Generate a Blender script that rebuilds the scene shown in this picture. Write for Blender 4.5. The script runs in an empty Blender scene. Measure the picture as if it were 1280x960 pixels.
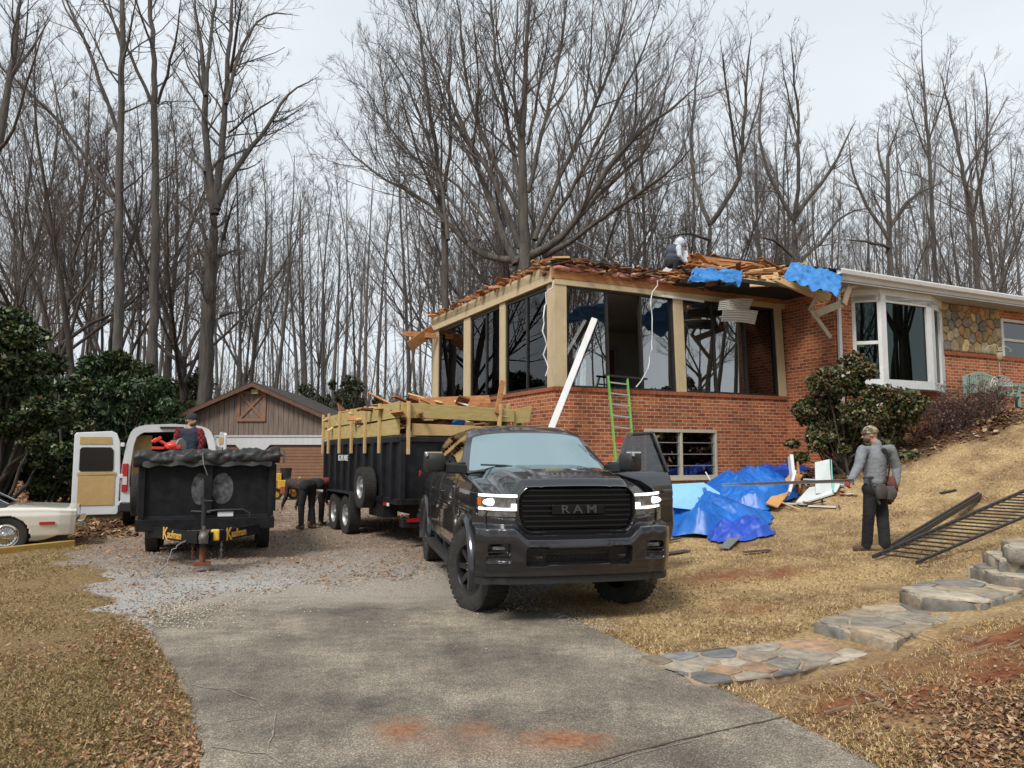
import bpy, bmesh, math, random
import numpy as np
from mathutils import Vector, Matrix, Euler
R = math.radians
random.seed(7); rng = np.random.default_rng(7)
scene = bpy.context.scene
COL = scene.collection
# ---------------------------------------------------------------- camera, world, sun, exposure
CAM_Z = 1.6; FPX = 960.0; PITCH = math.atan(88.0/960.0)
cam_d = bpy.data.cameras.new('camera'); cam = bpy.data.objects.new('camera', cam_d); COL.objects.link(cam)
cam.location = (0, 0, CAM_Z); cam.rotation_euler = (R(90)+PITCH, 0, 0)
cam_d.sensor_width = 36; cam_d.lens = 27.0; cam_d.clip_end = 2000; cam_d.clip_start = 0.05
scene.camera = cam
SUN_EL, SUN_AZ = R(48), R(-150)      # sun behind the camera, to its left, veiled by cloud
w = bpy.data.worlds.new("World"); scene.world = w; w.use_nodes = True
nt = w.node_tree; nt.nodes.clear()
o_ = nt.nodes.new('ShaderNodeOutputWorld'); bg = nt.nodes.new('ShaderNodeBackground'); bg.inputs[1].default_value = 0.1
sky = nt.nodes.new('ShaderNodeTexSky'); sky.sky_type = 'NISHITA'; sky.sun_disc = False
sky.sun_elevation = SUN_EL; sky.sun_rotation = SUN_AZ
tc = nt.nodes.new('ShaderNodeTexCoord'); mp = nt.nodes.new('ShaderNodeMapping'); mp.inputs['Scale'].default_value = (1, 1, 2.5)
ns = nt.nodes.new('ShaderNodeTexNoise'); ns.inputs['Scale'].default_value = 1.6; ns.inputs['Detail'].default_value = 4
cr = nt.nodes.new('ShaderNodeValToRGB')
cr.color_ramp.elements[0].position = .3; cr.color_ramp.elements[0].color = (5.5, 6.05, 6.5, 1)
cr.color_ramp.elements[1].position = .7; cr.color_ramp.elements[1].color = (6.9, 7.35, 7.7, 1)
mx = nt.nodes.new('ShaderNodeMixRGB'); mx.inputs[0].default_value = .93
nt.links.new(tc.outputs['Generated'], mp.inputs[0]); nt.links.new(mp.outputs[0], ns.inputs[0]); nt.links.new(ns.outputs[0], cr.inputs[0])
nt.links.new(sky.outputs[0], mx.inputs[1]); nt.links.new(cr.outputs[0], mx.inputs[2])
nt.links.new(mx.outputs[0], bg.inputs[0]); nt.links.new(bg.outputs[0], o_.inputs[0])
sl = bpy.data.lights.new('sun', 'SUN'); sl.energy = 2.3; sl.angle = R(18); sl.color = (1, .95, .88)
so = bpy.data.objects.new('sun', sl); COL.objects.link(so)
so.rotation_euler = Vector((math.sin(SUN_AZ)*math.cos(SUN_EL), math.cos(SUN_AZ)*math.cos(SUN_EL), math.sin(SUN_EL))).to_track_quat('Z', 'Y').to_euler()
vs = scene.view_settings; vs.view_transform = 'Standard'; vs.look = 'None'; vs.exposure = 0.4; vs.gamma = 1.0; vs.use_curve_mapping = False
scene.cycles.max_bounces = 6; scene.cycles.transparent_max_bounces = 12; scene.cycles.diffuse_bounces = 3; scene.cycles.glossy_bounces = 3
scene.cycles.use_denoising = True; scene.cycles.caustics_reflective = False; scene.cycles.caustics_refractive = False

# ---------------------------------------------------------------- pixel helpers (photo is 1280 x 960)
CAMP = Vector((0, 0, CAM_Z))
def ray(u, v):
    c, s = math.cos(PITCH), math.sin(PITCH); a = u-640; b = 480-v
    return Vector((a, FPX*c - b*s, FPX*s + b*c))
def at(u, v, Y):
    d = ray(u, v); return CAMP + d*(Y/d.y)
def on_plane(u, v, p0, n):
    d = ray(u, v); n = Vector(n); return CAMP + d*((Vector(p0)-CAMP).dot(n)/d.dot(n))
def gz0(u, v, z=0.0):
    d = ray(u, v); return CAMP + d*((z-CAM_Z)/d.z)

# ---------------------------------------------------------------- terrain: thin plate through measured heights
CTRL = np.array([
 (-3,3,0),(0,3,0),(1.9,4,0),(1.36,5.45,0),(.5,7.8,0),(.2,9,0),(0,12,0),(0,14,.05),(-3,8,0),(-6,8,0),(-5,12,0),(-8,12,-.08),(-8.7,13.9,-.1),(-12,14,-.15),
 (-5,18,0),(-9,18,-.03),(-5,25,0),(-9,30,0),(-12,30,0),(0,22,0),(-14,22,.1),(-8,5,-.02),(-12,8,-.1),(-14,3,-.1),(2,2,.05),(0,0,0),(-6,0,0),
 (2.6,5.7,.02),(3.5,6.9,.12),(4.4,7.4,.20),(5,8.2,.28),(5.5,8.7,.40),(3.2,6.3,.12),(3.9,6.3,.24),(3.0,4.5,.22),(2.3,3.3,.12),(4.2,5.2,.26),(5.5,6.5,.46),(4.9,7.2,.26),(5.6,7.9,.30),
 (5.1,10.8,.27),(2,10,.10),(3.0,12.5,.18),(3.0,14.5,.5),(2.2,16.0,.75),(3.9,16.9,.94),(6.4,17.9,1.0),(1.0,15.3,.45),
 (7.6,11.5,.55),(7.6,15,1.41),(10,15,2.15),(7.2,16.9,1.5),(9.5,17.6,2.2),(12.3,18.8,2.65),(14,19,2.8),(10,11,1.3),(13,12,2.2),(9,7,1.4),(14,16,2.75),
 (20,10,3.0),(20,20,3.3),(30,30,3.6),(15,2,2.0),(8,0,1.0),(30,0,3.5),(25,40,3),(5,30,.8),(0,32,.2),(-20,0,-.2),(-20,30,.4),(-30,15,.2),(0,50,1.2),(-20,50,1.6),(20,60,2.5),
 (-60,0,0),(60,0,4),(60,60,4),(-60,60,4),(0,80,5),(0,-30,0),(-30,-30,0),(40,-30,3)], float)
def _U(r2): return np.where(r2 > 1e-12, r2*np.log(np.maximum(r2, 1e-12)), 0)
def _fit(C, lam=.6):
    n = len(C); X = C[:, :2]; d = X[:, None]-X[None]; K = _U((d**2).sum(-1)) + lam*np.eye(n)
    Pm = np.hstack([np.ones((n, 1)), X]); A = np.zeros((n+3, n+3)); A[:n, :n] = K; A[:n, n:] = Pm; A[n:, :n] = Pm.T
    return np.linalg.solve(A, np.concatenate([C[:, 2], [0, 0, 0]]))
_W = _fit(CTRL)
def terr(x, y):
    """ground height, vectorised"""
    x = np.atleast_1d(np.asarray(x, float)); y = np.atleast_1d(np.asarray(y, float)); sh = x.shape
    xr, yr = x.ravel(), y.ravel()
    xc, yc = np.clip(xr, -60, 60), np.clip(yr, -30, 80); out = np.empty(len(xc)); n = len(CTRL)
    for i in range(0, len(xc), 20000):
        q = np.stack([xc[i:i+20000], yc[i:i+20000]], 1); d = q[:, None]-CTRL[None, :, :2]
        out[i:i+20000] = _U((d**2).sum(-1)) @ _W[:n] + _W[n] + q @ _W[n+1:]
    # keep the driveway level
    ex = .5 + (7.8-yr)*.36; ex = np.where(yr > 7.8, .5+(yr-7.8)*.05, ex)      # right edge of the drive
    t = np.clip((xr-ex)/.5, 0, 1); t = t*t*(3-2*t); inside = (yr > -40) & (yr < 15)
    lx = np.clip((-7.0-xr)/2.5, 0, 1); keep = np.where(inside, np.maximum(t, lx), 1)
    ry = np.clip((yr-12)/3, 0, 1); keep = np.maximum(keep, ry)
    return (out*keep).reshape(sh)
def T(x, y): return float(terr(x, y)[0])
def gnd(u, v, lo=2.0, hi=90.0):
    """first hit of the pixel's ray with the terrain"""
    d = ray(u, v); ys = np.concatenate([np.arange(lo, 30, .05), np.arange(30, hi, .5)])
    P = np.array(CAMP)[None] + np.array(d)[None]*(ys/d.y)[:, None]
    h = P[:, 2]-terr(P[:, 0], P[:, 1]); k = np.where(h < 0)[0]
    i = k[0] if len(k) else len(ys)-1
    return Vector((P[i, 0], P[i, 1], P[i, 2]-h[i]))

# ---------------------------------------------------------------- object helpers
def tag(o, label=None, cat=None, group=None, kind=None):
    if label: o['label'] = label
    if cat: o['category'] = cat
    if group: o['group'] = group
    if kind: o['kind'] = kind
    return o
def empty(name, loc=(0, 0, 0), rz=0, label=None, cat=None, group=None):
    o = bpy.data.objects.new(name, None); COL.objects.link(o); o.empty_display_size = .2
    o.location = loc; o.rotation_euler = (0, 0, rz); return tag(o, label, cat, group)
def attach(o, parent, local=False):
    if parent is None: return
    o.parent = parent
    if not local and parent.type == 'EMPTY':
        m = Matrix.LocRotScale(parent.location, parent.rotation_euler, parent.scale)
        o.matrix_parent_inverse = m.inverted()
def mesh_obj(name, verts, faces, mats, parent=None, fm=None, smooth=False, sharp=None, local=False, keep=False, cols=None):
    """link one mesh object; world coordinates unless LOCAL (then in the parent's frame)"""
    me = bpy.data.meshes.new(name)
    verts = np.asarray(verts, float)
    o = None
    off = np.zeros(3)
    if parent is None and not keep and len(verts):
        lo, hi = verts.min(0), verts.max(0); off = np.array([(lo[0]+hi[0])/2, (lo[1]+hi[1])/2, lo[2]])
    vv = verts-off
    if isinstance(faces, np.ndarray):
        n, k = faces.shape
        me.vertices.add(len(vv)); me.vertices.foreach_set('co', vv.astype(np.float32).ravel())
        me.loops.add(n*k); me.loops.foreach_set('vertex_index', faces.astype(np.int32).ravel())
        me.polygons.add(n); me.polygons.foreach_set('loop_start', np.arange(0, n*k, k, dtype=np.int32))
        me.update(calc_edges=True)
    else:
        me.from_pydata([tuple(p) for p in vv], [], [tuple(f) for f in faces])
    if not isinstance(mats, (list, tuple)): mats = [mats]
    for m in mats: me.materials.append(m)
    if fm is not None: me.polygons.foreach_set('material_index', np.asarray(fm, np.int32))
    if smooth:
        me.polygons.foreach_set('use_smooth', np.ones(len(me.polygons), bool))
        if sharp: me.set_sharp_from_angle(angle=R(sharp))
    if cols is not None:      # per-vertex colour
        ca = me.color_attributes.new('col', 'FLOAT_COLOR', 'POINT'); ca.data.foreach_set('color', np.asarray(cols, np.float32).ravel())
    me.update()
    o = bpy.data.objects.new(name, me); COL.objects.link(o); o.location = off
    if parent is not None: attach(o, parent, local)
    return o
class MB:
    """collects shapes that make ONE mesh"""
    def __init__(s): s.v = []; s.f = []; s.m = []
    def add(s, vs, fs, mi=0):
        b = len(s.v); s.v += [tuple(p) for p in vs]; s.f += [tuple(i+b for i in f) for f in fs]; s.m += [mi]*len(fs); return s
    def box(s, c, size, rot=None, mi=0):
        c = Vector(c); hx, hy, hz = [q/2 for q in size]; M = rot if rot is not None else Matrix.Identity(3)
        if isinstance(M, (int, float)): M = Matrix.Rotation(M, 3, 'Z')
        ps = [c+M@Vector((x*hx, y*hy, z*hz)) for z in (-1, 1) for y in (-1, 1) for x in (-1, 1)]
        return s.add(ps, [(0, 2, 3, 1), (4, 5, 7, 6), (0, 1, 5, 4), (2, 6, 7, 3), (0, 4, 6, 2), (1, 3, 7, 5)], mi)
    def bar(s, p, q, w_, h_, up=(0, 0, 1), mi=0):
        p, q = Vector(p), Vector(q); d = (q-p).normalized(); up = Vector(up)
        if abs(d.dot(up)) > .98: up = Vector((0, 1, 0)) if abs(d.y) < .9 else Vector((1, 0, 0))
        a = d.cross(up).normalized(); b = a.cross(d).normalized()
        M = Matrix((a, d, b)).transposed()
        return s.box((p+q)/2, (w_, (q-p).length, h_), M, mi)
    def tube(s, pts, r, n=8, mi=0, cap=True):
        pts = [Vector(p) for p in pts]; k = len(pts); rs = r if isinstance(r, (list, tuple)) else [r]*k
        vs, fs = [], []; prev = None
        for i, p in enumerate(pts):
            t = (pts[min(i+1, k-1)]-pts[max(i-1, 0)]).normalized()
            if prev is None: a = t.orthogonal().normalized()
            else:
                a = prev-t*prev.dot(t); a = a.normalized() if a.length > 1e-6 else t.orthogonal().normalized()
            prev = a; b = t.cross(a)
            for j in range(n):
                g = 2*math.pi*j/n; vs.append(p+(a*math.cos(g)+b*math.sin(g))*rs[i])
        for i in range(k-1):
            for j in range(n):
                fs.append((i*n+j, i*n+(j+1) % n, (i+1)*n+(j+1) % n, (i+1)*n+j))
        if cap: fs += [tuple(range(n))[::-1], tuple((k-1)*n+j for j in range(n))]
        return s.add(vs, fs, mi)
    def lathe(s, prof, c, axis=(0, 1, 0), n=32, mi=0):
        """prof: (radius, along) list; closed loop round the axis"""
        ax = Vector(axis).normalized(); a = ax.orthogonal().normalized(); b = ax.cross(a); c = Vector(c); vs, fs = [], []; k = len(prof)
        for j in range(n):
            g = 2*math.pi*j/n; rd = a*math.cos(g)+b*math.sin(g)
            for r_, h_ in prof: vs.append(c+rd*r_+ax*h_)
        for j in range(n):
            for i in range(k-1): fs.append((j*k+i, j*k+i+1, ((j+1) % n)*k+i+1, ((j+1) % n)*k+i))
        return s.add(vs, fs, mi)
    def prism(s, poly, d, mi=0):
        """polygon (3-D points) extruded by vector d"""
        d = Vector(d); n = len(poly); a = [Vector(p) for p in poly]
        return s.add(a+[p+d for p in a], [tuple(range(n))[::-1], tuple(range(n, 2*n))]+[(i, (i+1) % n, (i+1) % n+n, i+n) for i in range(n)], mi)
    def grid(s, fn, nu, nv, mi=0):
        vs = [fn(i/nu, j/nv) for j in range(nv+1) for i in range(nu+1)]
        return s.add(vs, [(j*(nu+1)+i, j*(nu+1)+i+1, (j+1)*(nu+1)+i+1, (j+1)*(nu+1)+i) for j in range(nv) for i in range(nu)], mi)
    def ball(s, c, r, nu=16, nv=10, mi=0, rot=None):
        c = Vector(c); rr = r if isinstance(r, (tuple, list)) else (r, r, r); M = rot if rot is not None else Matrix.Identity(3)
        return s.grid(lambda a, b: c+M@Vector((rr[0]*math.cos(2*math.pi*a)*math.sin(math.pi*b), rr[1]*math.sin(2*math.pi*a)*math.sin(math.pi*b), -rr[2]*math.cos(math.pi*b))), nu, nv, mi)
    def build(s, name, mats, parent=None, bevel=0, smooth=False, sharp=35, local=False, seg=2):
        o = mesh_obj(name, s.v, s.f, mats, parent, s.m, smooth, sharp if smooth else None, local)
        bm = bmesh.new(); bm.from_mesh(o.data); bmesh.ops.remove_doubles(bm, verts=bm.verts, dist=1e-5)
        bmesh.ops.recalc_face_normals(bm, faces=bm.faces); bm.to_mesh(o.data); bm.free()
        if smooth and sharp: o.data.set_sharp_from_angle(angle=R(sharp))
        if bevel:
            b = o.modifiers.new('bevel', 'BEVEL'); b.width = bevel; b.segments = seg; b.limit_method = 'ANGLE'; b.angle_limit = R(40)
        return o

# ---------------------------------------------------------------- materials
MATS = {}
def N(nt, t, **kw):
    n = nt.nodes.new('ShaderNode'+t)
    for k, v in kw.items():
        if hasattr(n, k): setattr(n, k, v)
        else: n.inputs[k].default_value = v
    return n
def new_mat(name):
    m = bpy.data.materials.new(name); m.use_nodes = True; nt = m.node_tree
    return m, nt, nt.nodes['Principled BSDF']
def ramp(nt, stops):
    r = nt.nodes.new('ShaderNodeValToRGB'); e = r.color_ramp.elements
    while len(e) < len(stops): e.new(.5)
    for x, (p, c) in zip(e, stops): x.position = p; x.color = (*c, 1) if len(c) == 3 else c
    return r
def mat(name, c1, c2=None, scale=8, rough=.6, metal=0, bump=0, bscale=None, coat=0, spec=None, stretch=None, emit=None, es=1, detail=4, contrast=.25, dist=.02, rr=0):
    """base colour varied by noise between c1 and c2 (object space), with optional bump"""
    if name in MATS: return MATS[name]
    m, nt, p = new_mat(name); L = nt.links
    tc = N(nt, 'TexCoord'); src = tc.outputs['Object']
    if stretch:
        mp = N(nt, 'Mapping'); mp.inputs['Scale'].default_value = stretch; L.new(src, mp.inputs[0]); src = mp.outputs[0]
    if c2 is not None:
        n = N(nt, 'TexNoise'); n.inputs['Scale'].default_value = scale; n.inputs['Detail'].default_value = detail; n.inputs['Roughness'].default_value = .6
        L.new(src, n.inputs['Vector']); r = ramp(nt, [(.5-contrast, c1), (.5+contrast, c2)]); L.new(n.outputs[0], r.inputs[0]); L.new(r.outputs[0], p.inputs['Base Color'])
        if rr:
            q = N(nt, 'MapRange'); q.inputs['To Min'].default_value = rough-rr; q.inputs['To Max'].default_value = rough+rr; L.new(n.outputs[0], q.inputs[0]); L.new(q.outputs[0], p.inputs['Roughness'])
    else: p.inputs['Base Color'].default_value = (*c1, 1)
    if not rr: p.inputs['Roughness'].default_value = rough
    p.inputs['Metallic'].default_value = metal; p.inputs['Coat Weight'].default_value = coat; p.inputs['Coat Roughness'].default_value = .05
    if spec is not None: p.inputs['Specular IOR Level'].default_value = spec
    if bump:
        n2 = N(nt, 'TexNoise'); n2.inputs['Scale'].default_value = bscale or scale*3; n2.inputs['Detail'].default_value = 5; L.new(src, n2.inputs['Vector'])
        b = N(nt, 'Bump'); b.inputs['Strength'].default_value = bump; b.inputs['Distance'].default_value = dist; L.new(n2.outputs[0], b.inputs['Height']); L.new(b.outputs[0], p.inputs['Normal'])
    if emit: p.inputs['Emission Color'].default_value = (*emit, 1); p.inputs['Emission Strength'].default_value = es
    MATS[name] = m; return m
def wall_coord(nt):
    """metres along the wall and up, for a vertical wall of any direction"""
    L = nt.links; g = N(nt, 'NewGeometry')
    c = N(nt, 'VectorMath', operation='CROSS_PRODUCT'); c.inputs[0].default_value = (0, 0, 1); L.new(g.outputs['True Normal'], c.inputs[1])
    nm = N(nt, 'VectorMath', operation='NORMALIZE'); L.new(c.outputs[0], nm.inputs[0])
    d = N(nt, 'VectorMath', operation='DOT_PRODUCT'); L.new(g.outputs['Position'], d.inputs[0]); L.new(nm.outputs[0], d.inputs[1])
    sp = N(nt, 'SeparateXYZ'); L.new(g.outputs['Position'], sp.inputs[0])
    cb = N(nt, 'CombineXYZ'); L.new(d.outputs['Value'], cb.inputs[0]); L.new(sp.outputs[2], cb.inputs[1]); return cb.outputs[0]
def brick_mat(name, a, b, mortar):
    m, nt, p = new_mat(name); L = nt.links; v = wall_coord(nt)
    t = N(nt, 'TexBrick'); t.inputs['Scale'].default_value = 1; t.inputs['Brick Width'].default_value = .215; t.inputs['Row Height'].default_value = .0765
    t.inputs['Mortar Size'].default_value = .0075; t.inputs['Mortar Smooth'].default_value = .3; t.inputs['Bias'].default_value = 0
    t.inputs['Color1'].default_value = (*a, 1); t.inputs['Color2'].default_value = (*b, 1); t.inputs['Mortar'].default_value = (*mortar, 1); L.new(v, t.inputs['Vector'])
    n = N(nt, 'TexNoise'); n.inputs['Scale'].default_value = 1.1; n.inputs['Detail'].default_value = 6; g = N(nt, 'NewGeometry'); L.new(g.outputs['Position'], n.inputs['Vector'])
    r = ramp(nt, [(.3, (.72, .7, .68)), (.7, (1.15, 1.1, 1.05))]); L.new(n.outputs[0], r.inputs[0])
    x = N(nt, 'MixRGB', blend_type='MULTIPLY'); x.inputs[0].default_value = 1; L.new(t.outputs[0], x.inputs[1]); L.new(r.outputs[0], x.inputs[2])
    n3 = N(nt, 'TexNoise'); n3.inputs['Scale'].default_value = 30; L.new(g.outputs['Position'], n3.inputs['Vector']); r3 = ramp(nt, [(.3, (.72, .72, .74)), (.7, (1.22, 1.2, 1.18))]); L.new(n3.outputs[0], r3.inputs[0])
    x2 = N(nt, 'MixRGB', blend_type='MULTIPLY'); x2.inputs[0].default_value = 1; L.new(x.outputs[0], x2.inputs[1]); L.new(r3.outputs[0], x2.inputs[2])
    L.new(x2.outputs[0], p.inputs['Base Color']); p.inputs['Roughness'].default_value = .85
    bp = N(nt, 'Bump'); bp.inputs['Strength'].default_value = .6; bp.inputs['Distance'].default_value = .008; bp.invert = True; L.new(t.outputs['Fac'], bp.inputs['Height']); L.new(bp.outputs[0], p.inputs['Normal'])
    MATS[name] = m; return m
def glass_mat(name, tint=(.8, .85, .85), refl=.9, rough=.0, base=.06, blend=.25):
    """thin pane: see-through by the tint, mirror-like by the angle"""
    if name in MATS: return MATS[name]
    m, nt, p = new_mat(name); L = nt.links; nt.nodes.remove(p); out = [n for n in nt.nodes if n.type == 'OUTPUT_MATERIAL'][0]
    tr = N(nt, 'BsdfTransparent'); tr.inputs[0].default_value = (*tint, 1); gl = N(nt, 'BsdfGlossy'); gl.inputs[0].default_value = (*((refl,)*3 if isinstance(refl, (int, float)) else refl), 1); gl.inputs['Roughness'].default_value = rough
    fr = N(nt, 'LayerWeight'); fr.inputs[0].default_value = blend; mr = N(nt, 'MapRange'); mr.inputs['To Min'].default_value = base; mr.inputs['To Max'].default_value = 1; L.new(fr.outputs['Fresnel'], mr.inputs[0])
    mx = N(nt, 'MixShader'); L.new(mr.outputs[0], mx.inputs[0]); L.new(tr.outputs[0], mx.inputs[1]); L.new(gl.outputs[0], mx.inputs[2]); L.new(mx.outputs[0], out.inputs[0])
    MATS[name] = m; return m
def vcol_mat(name, rough=.8, trans=0, mult=1.0, spec=.3):
    """colour from the per-vertex attribute 'col'"""
    if name in MATS: return MATS[name]
    m, nt, p = new_mat(name); L = nt.links; a = N(nt, 'Attribute'); a.attribute_name = 'col'
    L.new(a.outputs['Color'], p.inputs['Base Color']); p.inputs['Roughness'].default_value = rough; p.inputs['Specular IOR Level'].default_value = spec
    MATS[name] = m; return m
def text_part(name, body, size, M4, material, parent=None, depth=.004, local=True, bold=False, shear=0):
    c = bpy.data.curves.new(name, 'FONT'); c.body = body; c.size = size; c.extrude = depth; c.align_x = 'CENTER'; c.align_y = 'CENTER'; c.shear = shear
    if bold: c.offset = size*.02
    tmp = bpy.data.objects.new('tmp', c); COL.objects.link(tmp)
    dg = bpy.context.evaluated_depsgraph_get(); me = bpy.data.meshes.new_from_object(tmp.evaluated_get(dg)); bpy.data.objects.remove(tmp)
    me.transform(M4); me.materials.clear(); me.materials.append(material)
    o = bpy.data.objects.new(name, me); COL.objects.link(o); attach(o, parent, local); return o
# ================================================================ GROUND
from mathutils import noise as mnoise
def poly_mask(x, y, poly):
    """signed-ish distance: positive inside"""
    P = np.asarray(poly, float); n = len(P); ins = np.zeros(x.shape, bool); dm = np.full(x.shape, 1e9)
    for i in range(n):
        x0, y0 = P[i]; x1, y1 = P[(i+1) % n]
        c = ((y0 > y) != (y1 > y)); xx = (x1-x0)*(y-y0)/((y1-y0) if y1 != y0 else 1e-9)+x0; ins ^= (c & (x < xx))
        dx, dy = x1-x0, y1-y0; t = np.clip(((x-x0)*dx+(y-y0)*dy)/(dx*dx+dy*dy+1e-12), 0, 1); dm = np.minimum(dm, np.hypot(x-x0-t*dx, y-y0-t*dy))
    return np.where(ins, dm, -dm)
def fnoise(x, y, s, seed=0):
    """cheap smooth noise by summed sines"""
    r = np.random.default_rng(seed); o = np.zeros(np.shape(x)); amp = 0
    for k in range(9):
        a = r.uniform(0, 2*math.pi); f = s*r.uniform(.5, 2.6); A = 1/(f/s); o = o+A*np.sin(f*(x*math.cos(a)+y*math.sin(a))+r.uniform(0, 6.28)); amp += A*.5
    return o/amp
def pxpoly(pts, z=0): return [tuple(gz0(u, v, z)[:2]) for u, v in pts]
GRAVEL = pxpoly([(190, 800), (150, 745), (110, 712), (100, 690), (120, 672), (175, 655)]) + [(-9.5, 20), (-11, 29.9), (-3, 29.9), (-2.2, 24), (-1.0, 20), (.3, 16), (.6, 12), (.3, 9.0), (-1, 7.6)]
CONC = pxpoly([(262, 975), (246, 905), (236, 870), (216, 835), (196, 806), (190, 790), (197, 772), (262, 748), (400, 733), (500, 724), (560, 715), (600, 712), (650, 742), (700, 768), (880, 852), (960, 890), (1010, 915), (1100, 962)])
CONC[-1:] = [tuple(gz0(1110, 965)[:2]), (2.6, 2.6), (2.6, .8), (-2.4, .8)]
MULCH = [tuple(gnd(u, v)[:2]) for u, v in [(1285, 528), (1230, 548), (1180, 560), (1130, 583), (1060, 604), (985, 612)]] + [(6.2, 18.3), (14.5, 21.8), (15, 16)]
DIRT = [(2.15, 3.0), (2.3, 4.2), (2.7, 4.9), (3.3, 5.6), (4.2, 6.1), (5.6, 7.3), (7.5, 8.3), (8, 5), (6, 3), (3.2, 2.6)]
WOODS = [(-60, 33), (-13, 33), (-12.6, 25), (-11, 20), (-8.6, 18.2), (-7.3, 15.6), (-12, 15.2), (-60, 14.5), (-60, 200), (60, 200), (60, 34), (8, 30), (0, 31)]
CLAY = [gnd(700+0, 0+925), gnd(1005-45, 718), gnd(905, 722), gnd(1235, 835), gnd(1120, 870), gnd(930, 760), gnd(1255, 800)]
def masks(x, y):
    nz = .35*fnoise(x, y, 2.2, 1)+.2*fnoise(x, y, 9, 2)
    sm = lambda d, w: np.clip(d/w+.5, 0, 1)
    g = sm(poly_mask(x, y, GRAVEL)+nz*.8, .5)
    mu = sm(poly_mask(x, y, MULCH)+nz*.5, .4)
    di = sm(poly_mask(x, y, DIRT)+nz*.6, .5)*(.55+.45*np.clip(fnoise(x, y, 3, 5)+.5, 0, 1))
    wd = sm(poly_mask(x, y, WOODS)+nz*1.5, 1.2)
    dark = np.clip(np.maximum.reduce([mu, di, wd]), 0, 1)
    cl = np.zeros(np.shape(x))
    for i, c in enumerate(CLAY):
        s = [.3, .35, .3, .5, .5, .2, .35][i]; cl = np.maximum(cl, np.exp(-(((x-c.x)/(s*1.5))**2+((y-c.y)/s)**2))*(.8+.5*fnoise(x, y, 8, 9)))
    cl = np.maximum(cl, di*np.clip(fnoise(x, y, 2.5, 15)*.4-.12, 0, .12))
    left = np.clip((-1.5-x)/1.0, 0, 1)      # the older, greener grass left of the drive
    return g, dark, np.clip(cl, 0, 1), left
xs = np.unique(np.concatenate([np.linspace(-400, -60, 12), np.linspace(-60, -14, 40), np.arange(-14, 15, .1), np.linspace(15, 60, 40), np.linspace(60, 400, 12)]))
ys = np.unique(np.concatenate([np.linspace(-200, -5, 14), np.arange(-5, 2, .5), np.arange(2, 30, .1), np.linspace(30, 80, 60), np.linspace(80, 500, 14)]))
GX, GY = np.meshgrid(xs, ys); GZ = terr(GX, GY)
near = ((np.abs(GX) < 15) & (GY > 1) & (GY < 31))
GZ = GZ+near*(.012*fnoise(GX, GY, 7, 21)+.02*fnoise(GX, GY, 1.6, 22))*np.where(GX > .8, 1, .6)
g_, d_, c_, l_ = masks(GX, GY)
GZ = np.where(poly_mask(GX, GY, CONC) > -.05, np.minimum(GZ, -.03), GZ)
nx, ny = len(xs), len(ys); ii, jj = np.meshgrid(np.arange(nx-1), np.arange(ny-1)); a = jj*nx+ii
F = np.stack([a, a+1, a+nx+1, a+nx], -1).reshape(-1, 4)
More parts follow.
